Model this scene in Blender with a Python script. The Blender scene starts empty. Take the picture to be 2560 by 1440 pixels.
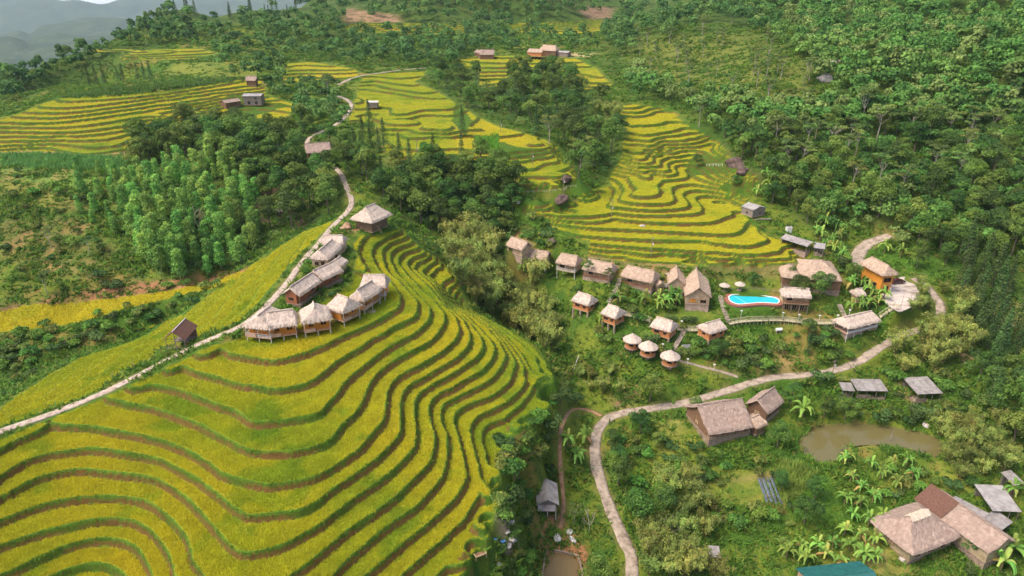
import bpy, bmesh, math, random
import numpy as np
from mathutils import Vector, Matrix
random.seed(7); RNG = np.random.default_rng(11)
SC = bpy.context.scene
COL = SC.collection
R = math.radians
# ---------------------------------------------------------------- camera
FOC, PITCH, CAMZ = 1707.0, R(24.0), 150.0
SP, CP = math.sin(PITCH), math.cos(PITCH)
cam_d = bpy.data.cameras.new('camera'); cam = bpy.data.objects.new('camera', cam_d); COL.objects.link(cam)
cam.location = (0, 0, CAMZ); cam.rotation_euler = (R(90) - PITCH, 0, 0)
cam_d.sensor_width = 36.0; cam_d.lens = 36.0 * FOC / 2560.0
cam_d.clip_start = 1.0; cam_d.clip_end = 90000.0
SC.camera = cam
# ---------------------------------------------------------------- world, sun, exposure
SUN_EL, SUN_AZ = R(58), R(-105)      # azimuth measured from +Y towards +X
world = bpy.data.worlds.new('World'); SC.world = world; world.use_nodes = True
wn = world.node_tree.nodes; wn.clear()
wo = wn.new('ShaderNodeOutputWorld'); wb = wn.new('ShaderNodeBackground'); sky = wn.new('ShaderNodeTexSky')
sky.sky_type = 'NISHITA'; sky.sun_disc = False; sky.sun_elevation = SUN_EL; sky.sun_rotation = SUN_AZ
sky.air_density = 0.7; sky.dust_density = 6.0; sky.ozone_density = 0.2; sky.altitude = 300
wb.inputs['Strength'].default_value = 0.15
world.node_tree.links.new(sky.outputs[0], wb.inputs[0]); world.node_tree.links.new(wb.outputs[0], wo.inputs[0])
sun_d = bpy.data.lights.new('sun', 'SUN'); sun = bpy.data.objects.new('sun', sun_d); COL.objects.link(sun)
sun_d.energy = 1.6; sun_d.angle = R(28); sun_d.color = (1.0, 0.89, 0.73)
sdir = Vector((math.sin(SUN_AZ) * math.cos(SUN_EL), math.cos(SUN_AZ) * math.cos(SUN_EL), math.sin(SUN_EL)))
sun.rotation_euler = (-sdir).to_track_quat('-Z', 'Y').to_euler()
SC.view_settings.view_transform = 'Standard'; SC.view_settings.look = 'None'
SC.view_settings.exposure = 0.88; SC.view_settings.gamma = 1.0
SC.cycles.max_bounces = 5; SC.cycles.diffuse_bounces = 3; SC.cycles.transparent_max_bounces = 6; SC.cycles.volume_bounces = 0
SC.cycles.use_adaptive_sampling = True

# ---------------------------------------------------------------- photo geometry: pixel + height -> place
def at(u, v, z):
    """point at world height z seen at photograph pixel (u, v)"""
    a = (np.asarray(u, float) - 1280.0) / FOC; b = (np.asarray(v, float) - 720.0) / FOC
    f = SP + b * CP
    f = np.where(np.abs(f) < 0.004, 0.004, f)
    zc = (CAMZ - np.asarray(z, float)) / f
    return a * zc, zc * (CP - b * SP)          # x, y
def pix(x, y, z):
    dz = np.asarray(z, float) - CAMZ
    zc = y * CP - dz * SP
    zc = np.maximum(zc, 1.0)
    return 1280 + FOC * x / zc, 720 - FOC * (y * SP + dz * CP) / zc, zc
def dense(poly, step, closed=False):
    p = [tuple(map(float, q)) for q in poly]
    if closed: p = p + [p[0]]
    out = []
    n = len(p)
    for i in range(n - 1):
        p0 = p[i - 1] if i > 0 else p[i]; p1 = p[i]; p2 = p[i + 1]; p3 = p[i + 2] if i + 2 < n else p[i + 1]
        L = math.hypot(p2[0] - p1[0], p2[1] - p1[1]); k = max(1, int(L / step))
        for j in range(k):
            t = j / k
            out.append(tuple(0.5 * ((2 * p1[c]) + (-p0[c] + p2[c]) * t + (2 * p0[c] - 5 * p1[c] + 4 * p2[c] - p3[c]) * t * t + (-p0[c] + 3 * p1[c] - 3 * p2[c] + p3[c]) * t ** 3) for c in range(len(p1))))
    out.append(p[-1])
    return out
def S2(s):
    v = [float(q) for q in s.replace(';', ' ').replace(',', ' ').split()]
    return list(zip(v[0::2], v[1::2]))
# terrace lips traced as pixel lines; every lip is level, so each has one height
LIPS_F = [
 "-1 920,587 905,600 896,622 902,642 915,665 930,685",
 "0 505,867 540,874 575,882 608,888 640,894 690,899 727,891 765,880 825,855 865,835 902,820 952,795 990,772 1002,748 997,728 985,712 967,692 950,675 937,655 930,635 933,618 945,605 965,595 985,585 1002,572",
 "1 430,906 450,914 475,922 500,930 525,936 550,943 575,952 600,959 640,963 665,968 690,971 735,965 782,950 815,925 845,900 875,882 900,868 932,845 960,832 980,817 1010,803 1035,790 1043,770 1045,760 1035,740 1020,725 1000,702 975,682 962,657 957,640 960,620 977,606",
 "2 345,948 375,960 425,968 475,983 512,997 550,1012 582,1022 608,1038 628,1052 672,1052 739,1044 775,1037 802,1027 820,1007 840,987 857,962 877,940 902,920 927,900 960,875 990,857 1030,837 1060,812 1075,787 1074,767 1062,752 1045,737 1025,715 1007,695 990,675 979,655 976,640 985,625 997,617",
 "3 265,990 300,1000 345,1010 375,1016 412,1027 462,1045 500,1060 537,1080 575,1100 600,1113 640,1126 690,1129 735,1127 815,1105 840,1082 857,1058 880,1040 900,1015 915,982 927,955 945,932 965,915 1002,890 1040,870 1077,850 1102,820 1112,795 1110,780 1095,762 1075,740 1050,720 1025,692 1007,670 997,660 997,645 1010,632 1025,625",
 "4 -60,1160 0,1121 40,1100 85,1081 110,1066 135,1057 175,1061 225,1064 275,1072 320,1080 362,1088 400,1098 437,1112 475,1128 512,1150 550,1178 600,1195 640,1206 672,1210 765,1197 810,1180 865,1145 897,1122 922,1092 940,1072 962,1040 967,1000 975,967 1002,937 1040,917 1077,895 1115,870 1140,845 1150,820 1140,792 1115,767 1108,757 1090,735 1070,712 1050,695 1035,680 1022,665 1020,655 1030,645 1045,638 1060,632",
 "5 -60,1235 0,1190 30,1170 62,1152 112,1135 175,1125 212,1120 250,1120 300,1127 350,1135 400,1147 450,1172 500,1200 537,1227 575,1260 600,1277 625,1287 640,1286 690,1280 740,1275 790,1255 825,1227 865,1200 915,1165 952,1135 985,1102 1000,1080 1002,1045 1002,1015 1007,985 1027,960 1065,940 1102,917 1140,895 1165,870 1175,840 1167,817 1147,787 1120,767 1112,752 1098,733 1082,712 1065,695 1050,682 1036,672 1045,655 1070,643",
 "6 -60,1280 0,1242 37,1222 87,1195 142,1180 187,1172 237,1174 287,1180 350,1187 400,1200 437,1222 475,1250 500,1277 525,1305 550,1332 575,1360 605,1380 640,1378 677,1370 715,1357 752,1337 800,1310 852,1270 890,1242 940,1207 990,1167 1020,1137 1040,1100 1040,1080 1037,1040 1037,1007 1050,982 1085,957 1127,935 1165,910 1197,885 1207,860 1197,832 1177,807 1150,782 1127,767 1118,752 1104,732 1092,712 1077,697 1060,682 1067,668 1085,655",
 "7 -60,1330 0,1300 37,1285 100,1262 175,1245 237,1240 287,1240 337,1245 375,1257 405,1277 437,1305 462,1335 475,1367 482,1400 500,1425 520,1450 570,1478 630,1480 690,1458 727,1438 770,1407 815,1370 857,1335 890,1310 940,1277 990,1240 1015,1215 1052,1180 1077,1150 1085,1122 1087,1095 1085,1077 1075,1040 1075,1010 1090,990 1127,970 1165,947 1202,927 1227,900 1237,872 1212,835 1187,808 1160,782 1133,765 1120,750 1108,730 1098,712 1087,700 1075,690 1090,672 1103,665",
 "8 -60,1385 0,1362 50,1345 112,1325 187,1307 237,1297 287,1295 337,1302 370,1320 400,1350 420,1380 430,1405 440,1445 480,1500 560,1540 650,1545 750,1505 830,1440 865,1402 902,1370 952,1327 990,1300 1040,1265 1077,1227 1102,1195 1112,1170 1117,1140 1120,1112 1117,1080 1107,1060 1102,1030 1110,1010 1140,992 1177,975 1215,955 1245,927 1260,900 1263,880 1245,846 1220,818 1190,797 1160,778 1138,765 1125,750 1118,735 1106,718 1110,703 1132,690",
 "9 -60,1465 0,1437 50,1415 112,1385 175,1360 225,1347 275,1345 312,1352 345,1370 362,1397 375,1420 385,1460 440,1540 600,1600 780,1550 912,1440 965,1395 1015,1352 1065,1312 1102,1280 1140,1242 1160,1210 1167,1180 1160,1142 1150,1105 1140,1070 1136,1045 1145,1027 1177,1007 1227,990 1265,962 1280,938 1288,907 1278,882 1264,860 1245,837 1215,810 1182,788 1145,766",
 "10 60,1472 125,1440 162,1425 212,1410 250,1407 280,1415 305,1430 322,1455 380,1570 560,1670 800,1610 1002,1440 1040,1407 1090,1362 1140,1317 1177,1272 1197,1230 1202,1192 1195,1155 1185,1117 1177,1080 1179,1062 1190,1046 1228,1025 1272,1000 1303,973 1314,947 1312,920 1300,897 1285,873 1267,850 1242,825 1202,795 1152,770",
 "11 900,1610 1040,1485 1090,1440 1127,1412 1165,1377 1190,1347 1215,1320 1227,1280 1235,1230 1233,1192 1225,1165 1215,1130 1204,1095 1208,1075 1219,1062 1250,1049 1294,1018 1325,982 1332,947 1325,920 1312,898 1297,873 1275,850 1250,828 1210,798 1158,770",
 "12 1010,1600 1100,1510 1150,1440 1185,1410 1218,1370 1242,1310 1252,1260 1256,1210 1250,1164 1241,1111 1243,1093 1259,1084 1294,1058 1339,1013 1354,969 1352,933 1339,902 1321,875 1300,855 1270,833 1228,805 1168,773",
 "13 1275,1190 1280,1140 1300,1105 1345,1065 1378,1015 1387,970 1381,935 1365,905 1345,880 1320,858 1290,836 1240,806 1182,776"]
LIPS_R = [
 "0 1475,633 1560,645 1640,655 1740,659 1830,660 1908,658",
 "1 1659,632 1760,640 1850,646 1920,648 1980,642 2028,635",
 "2 1482,608 1590,617 1700,624 1830,632 1890,634 1950,625 1982,612",
 "3 1391,583 1480,590 1620,598 1758,601 1803,608 1869,613 1905,605 1917,593",
 "4 1380,557 1472,568 1600,574 1750,582 1806,585 1850,577 1861,565",
 "5 1533,546 1639,555 1750,556 1800,548 1833,536 1838,527",
 "6 1292,515 1319,529 1389,538 1472,539 1519,534 1533,531 1611,537 1708,535 1753,528 1755,518",
 "7 1528,515 1611,523 1681,522 1718,516 1722,507",
 "8 1550,498 1575,505 1611,508 1667,507 1686,496 1681,482",
 "9 1539,434 1570,444 1581,462 1578,484 1611,490 1645,484 1650,473 1646,461 1683,448 1720,436 1722,423",
 "10 1597,436 1625,443 1667,437 1690,424 1690,414",
 "11 1556,418 1611,429 1653,426 1669,412",
 "12 1568,408 1611,416 1650,409 1656,398 1694,390",
 "13 1569,398 1611,407 1633,400 1637,388 1660,380 1700,376",
 "14 1562,387 1583,394 1614,390 1620,381 1667,370 1722,366 1786,359",
 "15 1567,375 1611,377 1667,366 1722,358 1780,347",
 "16 1567,359 1639,359 1690,350 1744,343",
 "17 1578,347 1625,350 1667,339 1742,330",
 "18 1589,333 1639,333 1717,318",
 "19 1564,311 1625,311 1680,302 1692,294",
 "21.5 1533,272 1594,274"]
LIPS_M = [
 "0 1287,472 1354,472 1404,467 1441,457", "1 1277,455 1337,457 1401,450 1434,437",
 "2 1270,438 1337,440 1394,430 1428,413", "3 1263,422 1337,420 1374,406 1394,396",
 "4 1213,400 1287,403 1337,396 1387,380 1397,370", "6 1253,356 1300,352 1345,348 1374,366",
 "7 1183,338 1253,340 1305,333", "8 1176,316 1205,322",
 "4.5 975,395 1050,400 1130,392", "5.5 968,372 1050,384 1135,378", "6.5 985,350 1040,362 1140,358",
 "7.5 1018,329 1052,336 1135,334", "9 947,285 994,296 1031,309 1068,311",
 "8.7 1060,290 1100,296 1152,292 1172,278", "10.2 890,235 978,247 1052,265 1119,269 1135,262",
 "11.3 910,218 984,228 1052,238 1102,240", "12.2 934,208 1001,222 1052,228 1078,225",
 "13.2 924,198 1001,206 1032,204", "14.2 934,188 1001,191 1062,186"]
LIPS_L = [
 "0 -80,372 0,373 67,368 144,373 218,383 285,376 353,356", "1 -80,362 0,363 134,358 201,364 285,363 336,346 403,322",
 "2 -80,350 0,351 134,348 252,348 336,329 403,309 487,289", "3 -80,338 0,339 168,339 269,331 369,312 470,289 551,269",
 "4 -70,327 0,327 168,329 302,314 403,296 487,279", "5 -50,316 0,316 168,316 302,299 437,275 554,252",
 "6 -20,303 60,306 151,304 302,285 453,262 551,247", "7 30,290 151,292 302,274 470,252 571,235",
 "8 67,279 168,280 302,265 470,240 652,218", "9 101,265 185,267 336,250 504,228 655,208",
 "10 148,249 235,249 403,235 588,205"]
LEV = {'F': (76.0, -1.45), 'R': (67.0, 1.1), 'M': (80.0, 1.1), 'L': (87.0, 1.1)}
CTRL = """
505 867 76.6;600 820 77.4;680 760 77.8;720 690 78;790 620 78.3;860 540 79;885 490 80;840 430 84;790 390 87;770 350 90;860 300 95;880 260 98;850 240 99;900 200 101.5;1060 170 103.5
430 906 75.2;342 946 73.8;262 985 72.4;135 1050 71.2;0 1085 70.8;-150 1140 70
640 720 76;560 790 74;450 850 72.5;350 900 70.5;250 950 68.5;100 1020 66.5;0 1060 66
700 680 76;760 620 76.8;790 590 77.3
200 895 62;100 950 60.5;0 1010 60;-120 1060 59;460 782 66;560 702 68;640 650 70;700 612 72;760 580 74;830 550 76
200 880 55;0 945 52;-150 1000 50;400 800 58;330 838 57;520 728 61;600 680 64
200 820 58.5;0 850 56.5;-150 880 55;350 790 60.5;500 720 64;560 700 65.5
200 760 60;0 800 58;350 745 62;450 715 64.5;200 730 63;0 770 60.5;100 650 68;300 640 69;450 660 67;100 500 80;100 430 85;-120 650 66;-120 450 83
250 500 79.5;300 430 84.5;400 400 86;350 560 75;450 500 78;500 400 86;650 450 80;650 350 87;600 560 72;700 540 70;720 575 70;560 330 89;700 300 92;700 480 76;750 430 83
930 570 78;900 560 78.5;960 560 77;850 640 77.7;800 700 77.6;740 750 77.5;880 690 77;700 790 77;640 840 76.3;860 780 76.3;930 740 76.3
1000 560 73;1030 590 69;1080 620 66;1140 680 61;1100 600 66;1050 540 70;980 500 75;1000 450 80;900 430 83;920 380 86;1050 420 85
1150 560 67;1200 620 62;1200 700 57;1250 740 53;1300 760 50.5;1350 800 49;1400 850 47;1430 950 45;1420 1000 45;1380 720 55
1200 480 74;1250 430 82;1180 420 84;1300 500 76.6;1400 495 77.3;1350 520 75;1350 500 77;1300 560 69
1480 440 77;1450 380 84;1470 340 87;1400 280 92;1300 250 95;1250 200 100;1180 230 98.5;1500 300 91;1520 240 98;1440 420 79
1500 900 49;1580 885 52;1675 932 50;1455 790 56;1530 810 55.5;1655 850 54.5;1285 640 66;1350 680 63;1410 690 62.5;1490 705 62.5;1600 722 62;1690 730 61;1745 765 59.5;1885 750 60.2;1820 760 59.5;1980 770 59.5;2030 710 62;1900 690 63.5;1800 690 63.5;2000 650 66;2100 660 65;2100 720 61.5
1560 640 67;1640 668 65;1740 674 64.5;1850 672 65;1400 620 67.5;1330 600 68
2240 720 61;2200 700 61.5;2270 750 60.3;2150 820 56;1950 805 56.5;1850 820 56.2;1750 830 55;1620 800 57;2030 860 53;1850 900 51;1700 900 51.5
2100 920 49;2220 850 53;2300 800 56.5;2360 770 58;1850 970 46.3;1950 945 47.5;1600 1020 44.6;1700 1000 45.3;1500 1060 43.5;1490 1100 42.5;1500 1150 41.5;1530 1230 40;1560 1300 38.5;1590 1400 37;1600 1500 35.5
2170 1100 41;2050 1110 41;2300 1100 41;2170 1060 41.5;2170 1145 40.8;2170 1000 44;2300 990 45;2350 1110 41.5;1820 1100 43;1900 1040 44;1700 1080 43;1850 1200 39.5;1700 1180 40.5;2000 1300 36.5;1700 1330 36.5;2000 1200 39;2150 1350 35.5;2300 1390 35;2200 1450 34;2450 1300 37;2560 1300 38;2560 1440 34;1800 1440 35;2400 1180 40;2700 1400 38;2300 1550 32;1900 1560 33
1290 1180 50.5;1330 1130 51;1380 1080 46;1430 1050 44.5;1300 1220 46;1368 1290 40;1400 1420 37.5;1335 1420 40.5;1270 1350 46;1240 1420 49;1200 1500 50;1315 1350 42;1440 1200 41;1450 1340 38.5;1400 1560 35
1360 1180 43;1420 1100 43.5
2170 620 64.5;2150 650 63.5;2100 600 66;2050 560 70;2000 500 75;1960 600 67.5;2200 500 76;2400 500 78;2560 600 72;2300 620 67;2300 700 62;2400 700 62;2400 800 55.5;2500 800 56;2350 900 50.5;2500 900 51;2560 1000 48.5;2450 1000 47;2450 1100 44;2560 1150 43;2700 900 54;2700 700 66;2800 1100 50
1900 400 87;1860 440 83;1800 300 97;1850 350 92;1740 250 101;1700 230 103;1950 450 81;2100 350 93;2400 350 95;2560 300 101;2300 200 114;2500 200 115;2500 50 136;2000 100 125;2000 200 111;1850 150 114;1700 100 119;1600 150 108;1600 60 121;1750 50 128;2200 30 135;1900 30 132;2750 200 118;2750 0 146;2750 450 86;1600 220 101;1540 250 99.5
1350 125 109;1200 130 108.5;1200 180 103;1350 160 105.5;1480 200 102.5;1400 65 118;1400 84 115;1290 80 115.5;1500 55 119.5;1130 30 129;1000 60 121;1000 80 117;1120 75 117.5;900 30 129;1000 120 109.5;1000 150 105.5;1250 30 128;1450 20 129
800 100 112;800 170 104.5;710 195 102;880 178 103.5;720 160 105.5;860 160 105.5;850 260 98;800 330 92;700 230 100
600 150 107.5;400 149 106;300 149 106;520 149 106;400 126 109;230 126 109;500 122 109.5;400 200 103.5;500 180 105;250 210 101.5;150 215 101;100 245 98
500 80 118;600 30 128;300 95 112;400 60 120;340 80 115;800 40 127;700 80 117
60 200 95;150 150 104;20 240 91;-60 260 84;-60 310 84
1200 -10 138;800 -15 140;500 -20 142;1600 -10 138;1900 -40 148
"""
SHELF = [(1350, 515, 73.85), (1420, 500, 73.9), (1480, 478, 73.95), (1450, 522, 73.8), (1500, 500, 73.9), (1510, 485, 73.95), (1400, 520, 73.8), (1600, 462, 77.15), (1612, 475, 77.1), (1575, 438, 77.2), (1640, 440, 77.2), (1690, 428, 77.3),
 (1800, 512, 72.8), (1825, 520, 72.7), (1785, 527, 72.65), (1815, 500, 72.95), (1660, 282, 88.3), (1640, 292, 88.2), (1600, 300, 88.15), (1670, 292, 88.15), (1000, 305, 90.3), (1060, 320, 89.9), (1110, 325, 89.8), (1000, 278, 91.6), (1090, 285, 90.0), (1280, 325, 88.0), (1240, 320, 88.1)]
XCTRL = [  # x, y, z for land no pixel shows
 (-300, 480, 70), (-400, 560, 60), (-480, 640, 0), (-270, 720, 112), (-350, 700, 92), (-430, 800, 20), (-200, 800, 122), (-480, 480, -30), (-420, 380, 10), (-330, 360, 60), (-300, 300, 70), (-280, 200, 40), (-200, 120, 45), (-160, 60, 52),
 (-60, 20, 40), (60, 30, 30), (150, 60, 34), (-380, 250, 20), (-480, 700, -80), (-480, 1000, -100), (0, 900, 160), (300, 900, 170), (-150, 1000, 130), (480, 700, 170), (480, 400, 160), (330, 250, 110), (340, 430, 152), (300, 520, 158), (300, 120, 60), (480, 200, 120), (420, 60, 90), (-420, 60, 30), (650, 500, 170), (-650, 500, -80), (650, 900, 180), (-650, 900, -110), (250, 60, 50), (200, 650, 158), (0, 760, 152)]
def relief(u, z):
    if z <= 78: return z
    if u > 1950: return z - min(0.3 * (z - 78), 4.5)
    if u < 660: return z - min(0.2 * (z - 78), 5.0)
    return z - min(0.3 * (z - 78), 6.5) + max(0, min((z - 108) * 0.15, 3.5))
def build_constraints():
    X, Y, Z = [], [], []
    for tag, lips, st in (('F', LIPS_F, 26), ('R', LIPS_R, 26), ('M', LIPS_M, 30), ('L', LIPS_L, 45)):
        h0, dz = LEV[tag]
        for s in lips:
            n, rest = s.split(' ', 1); z = h0 + dz * float(n)
            for (u, v) in dense(S2(rest), st):
                x, y = at(u, v, z); X.append(float(x)); Y.append(float(y)); Z.append(z)
    for t in CTRL.replace('\n', ';').split(';'):
        t = t.split()
        if len(t) == 3:
            u, v, z = map(float, t); z = relief(u, z); x, y = at(u, v, z)
            if y < 1200: X.append(float(x)); Y.append(float(y)); Z.append(z)
    for (u, v, z) in SHELF: x, y = at(u, v, z); X.append(float(x)); Y.append(float(y)); Z.append(z)
    for (x, y, z) in XCTRL: X.append(x); Y.append(y); Z.append(z)
    X, Y, Z = map(np.array, (X, Y, Z))
    keep = []                                     # thin out near-coincident constraints
    for i in range(len(X)):
        if all((X[i] - X[j]) ** 2 + (Y[i] - Y[j]) ** 2 > 0.64 for j in keep): keep.append(i)
    return X[keep], Y[keep], Z[keep]
def tps(r2):
    return 0.5 * r2 * np.log(r2 + 1e-6)
CX, CY, CZ = build_constraints()
NC = len(CX); SCL = 100.0
_px, _py = CX / SCL, CY / SCL
_K = tps((_px[:, None] - _px[None]) ** 2 + (_py[:, None] - _py[None]) ** 2) + np.eye(NC) * 2e-5
_P = np.stack([np.ones(NC), _px, _py], 1)
_A = np.zeros((NC + 3, NC + 3)); _A[:NC, :NC] = _K; _A[:NC, NC:] = _P; _A[NC:, :NC] = _P.T
_w = np.linalg.solve(_A, np.concatenate([CZ, np.zeros(3)]))
def eval_S(x, y):
    x = np.asarray(x, float).ravel() / SCL; y = np.asarray(y, float).ravel() / SCL
    out = np.empty(len(x))
    wf = _w[:NC].astype(np.float64)
    for i in range(0, len(x), 8000):
        a, b = x[i:i + 8000], y[i:i + 8000]
        out[i:i + 8000] = tps((a[:, None] - _px) ** 2 + (b[:, None] - _py) ** 2) @ wf + _w[NC] + _w[NC + 1] * a + _w[NC + 2] * b
    return out
class Field:
    """height sampled on a regular grid, read back with bicubic interpolation"""
    def __init__(s, x0, x1, y0, y1, d):
        s.x0, s.y0, s.d = x0, y0, d
        s.nx = int((x1 - x0) / d) + 1; s.ny = int((y1 - y0) / d) + 1
        gx = x0 + d * np.arange(s.nx); gy = y0 + d * np.arange(s.ny)
        XX, YY = np.meshgrid(gx, gy); s.g = eval_S(XX, YY).reshape(s.ny, s.nx)
    def __call__(s, x, y):
        fx = np.clip((np.asarray(x, float) - s.x0) / s.d, 1, s.nx - 3.001); fy = np.clip((np.asarray(y, float) - s.y0) / s.d, 1, s.ny - 3.001)
        ix = fx.astype(int); iy = fy.astype(int); tx = fx - ix; ty = fy - iy
        def w(t): return (-0.5 * t + t * t - 0.5 * t ** 3, 1 - 2.5 * t * t + 1.5 * t ** 3, 0.5 * t + 2 * t * t - 1.5 * t ** 3, -0.5 * t * t + 0.5 * t ** 3)
        wx, wy = w(tx), w(ty); r = 0
        for j in range(4):
            row = 0
            for i in range(4): row = row + s.g[iy + j - 1, ix + i - 1] * wx[i]
            r = r + row * wy[j]
        return r
FAR = Field(-700, 700, 10, 1060, 4.0)
MID = Field(-240, 230, 160, 420, 2.0)
NEAR = Field(-150, 40, 60, 240, 1.0)
def smooth01(t): t = np.clip(t, 0, 1); return t * t * (3 - 2 * t)
def base(x, y):
    x = np.asarray(x, float); y = np.asarray(y, float)
    r = FAR(x, y)
    for F, x0, x1, y0, y1 in ((MID, -236, 226, 164, 416), (NEAR, -146, 36, 64, 236)):
        m = smooth01(np.minimum(np.minimum(x - x0, x1 - x), np.minimum(y - y0, y1 - y)) / 8.0)
        if np.any(m > 0): r = r * (1 - m) + F(x, y) * m
    return r
# value noise
_NT = RNG.random((256, 256))
def vnoise(x, y, s):
    x = np.asarray(x, float) / s; y = np.asarray(y, float) / s
    ix = np.floor(x).astype(int); iy = np.floor(y).astype(int); tx = x - ix; ty = y - iy
    tx = tx * tx * (3 - 2 * tx); ty = ty * ty * (3 - 2 * ty)
    a = _NT[iy & 255, ix & 255]; b = _NT[iy & 255, (ix + 1) & 255]; c = _NT[(iy + 1) & 255, ix & 255]; d = _NT[(iy + 1) & 255, (ix + 1) & 255]
    return (a * (1 - tx) + b * tx) * (1 - ty) + (c * (1 - tx) + d * tx) * ty
def fbm(x, y, s, o=4):
    r = 0; a = 1; t = 0
    for i in range(o): r = r + a * vnoise(x + 37.7 * i, y - 91.3 * i, s); t += a; a *= 0.5; s *= 0.5
    return r / t
def inpoly(u, v, poly):
    u = np.asarray(u); v = np.asarray(v); c = np.zeros(u.shape, bool); n = len(poly)
    for i in range(n):
        x1, y1 = poly[i]; x2, y2 = poly[(i + 1) % n]
        if y1 == y2: continue
        k = ((y1 > v) != (y2 > v)) & (u < (x2 - x1) * (v - y1) / (y2 - y1) + x1)
        c ^= k
    return c
# ---------------------------------------------------------------- materials
def mat(name):
    m = bpy.data.materials.new(name); m.use_nodes = True
    nt = m.node_tree; b = nt.nodes['Principled BSDF']; b.inputs['Roughness'].default_value = 0.85
    b.inputs['Specular IOR Level'].default_value = 0.25
    return m, nt, b
def node(nt, t, **kw):
    n = nt.nodes.new(t)
    for k, v in kw.items():
        if k in n.inputs: n.inputs[k].default_value = v
        else: setattr(n, k, v)
    return n
def noisy(name, c1, c2, scale=1.0, rough=0.85, bump=0.0, bscale=None, c3=None, coord='Object', stretch=None, detail=6, spec=0.25, lo=0.35, hi=0.65, bdist=0.1):
    m, nt, b = mat(name); L = nt.links.new
    tc = node(nt, 'ShaderNodeTexCoord'); mp = node(nt, 'ShaderNodeMapping')
    if stretch: mp.inputs['Scale'].default_value = stretch
    L(tc.outputs[coord], mp.inputs[0])
    n1 = node(nt, 'ShaderNodeTexNoise', Scale=scale, Detail=detail, Roughness=0.65); L(mp.outputs[0], n1.inputs['Vector'])
    cr = node(nt, 'ShaderNodeValToRGB'); e = cr.color_ramp.elements
    e[0].position = lo; e[1].position = hi; e[0].color = (*c1, 1); e[1].color = (*c2, 1)
    if c3: k = e.new((lo + hi) / 2); k.color = (*c3, 1)
    L(n1.outputs[0], cr.inputs[0]); L(cr.outputs[0], b.inputs['Base Color'])
    b.inputs['Roughness'].default_value = rough; b.inputs['Specular IOR Level'].default_value = spec
    if bump:
        n2 = node(nt, 'ShaderNodeTexNoise', Scale=bscale or scale * 4, Detail=8, Roughness=0.7); L(mp.outputs[0], n2.inputs['Vector'])
        bp = node(nt, 'ShaderNodeBump', Strength=bump, Distance=bdist); L(n2.outputs[0], bp.inputs['Height']); L(bp.outputs[0], b.inputs['Normal'])
    return m
def attr_mat(name, fine=3.0, amt=0.5, bump=0.6, rough=0.9, transl=0.0, coord='Object', bdist=0.25, rand=False, up=0.0):
    """albedo from the mesh's Col attribute, broken up by procedural noise"""
    m, nt, b = mat(name); L = nt.links.new
    at_ = node(nt, 'ShaderNodeVertexColor', layer_name='Col'); tc = node(nt, 'ShaderNodeTexCoord')
    n1 = node(nt, 'ShaderNodeTexNoise', Scale=fine, Detail=5, Roughness=0.7); L(tc.outputs[coord], n1.inputs['Vector'])
    mr = node(nt, 'ShaderNodeMapRange'); mr.inputs[1].default_value = 0.3; mr.inputs[2].default_value = 0.7
    mr.inputs[3].default_value = 1 - amt; mr.inputs[4].default_value = 1 + amt; L(n1.outputs[0], mr.inputs[0])
    mx = node(nt, 'ShaderNodeMix', data_type='RGBA', blend_type='MULTIPLY'); mx.inputs[0].default_value = 1.0
    L(at_.outputs[0], mx.inputs[6]); L(mr.outputs[0], mx.inputs[7]); last = mx.outputs[2]
    if rand:
        oi = node(nt, 'ShaderNodeObjectInfo'); hs = node(nt, 'ShaderNodeHueSaturation')
        m1 = node(nt, 'ShaderNodeMapRange'); m1.inputs[3].default_value = 0.465; m1.inputs[4].default_value = 0.52
        m2 = node(nt, 'ShaderNodeMapRange'); m2.inputs[3].default_value = 0.72; m2.inputs[4].default_value = 1.35
        mm = node(nt, 'ShaderNodeMath', operation='MULTIPLY'); mm.inputs[1].default_value = 7.13
        fr = node(nt, 'ShaderNodeMath', operation='FRACT')
        L(oi.outputs['Random'], m1.inputs[0]); L(oi.outputs['Random'], mm.inputs[0]); L(mm.outputs[0], fr.inputs[0]); L(fr.outputs[0], m2.inputs[0])
        L(m1.outputs[0], hs.inputs['Hue']); L(m2.outputs[0], hs.inputs['Value']); L(last, hs.inputs['Color']); last = hs.outputs[0]
    L(last, b.inputs['Base Color']); b.inputs['Roughness'].default_value = rough; b.inputs['Specular IOR Level'].default_value = 0.15
    if bump:
        n2 = node(nt, 'ShaderNodeTexNoise', Scale=fine * 1.6, Detail=6, Roughness=0.75); L(tc.outputs[coord], n2.inputs['Vector'])
        bp = node(nt, 'ShaderNodeBump', Strength=bump, Distance=bdist); L(n2.outputs[0], bp.inputs['Height']); L(bp.outputs[0], b.inputs['Normal'])
    if up:                                        # shading normals tilted up to even out and brighten blades and leaves
        ge = node(nt, 'ShaderNodeNewGeometry'); va = node(nt, 'ShaderNodeVectorMath', operation='SCALE'); va.inputs[3].default_value = 1 - up; vb = node(nt, 'ShaderNodeVectorMath', operation='ADD'); vb.inputs[1].default_value = (0, 0, up)
        L(ge.outputs['Normal'], va.inputs[0]); L(va.outputs[0], vb.inputs[0]); vn = node(nt, 'ShaderNodeVectorMath', operation='NORMALIZE'); L(vb.outputs[0], vn.inputs[0]); L(vn.outputs[0], b.inputs['Normal'])
    if transl:
        tr = node(nt, 'ShaderNodeBsdfTranslucent'); ad = node(nt, 'ShaderNodeMixShader'); ad.inputs[0].default_value = transl
        L(last, tr.inputs[0]); L(b.outputs[0], ad.inputs[1]); L(tr.outputs[0], ad.inputs[2])
        L(ad.outputs[0], nt.nodes['Material Output'].inputs[0])
    return m
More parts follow.
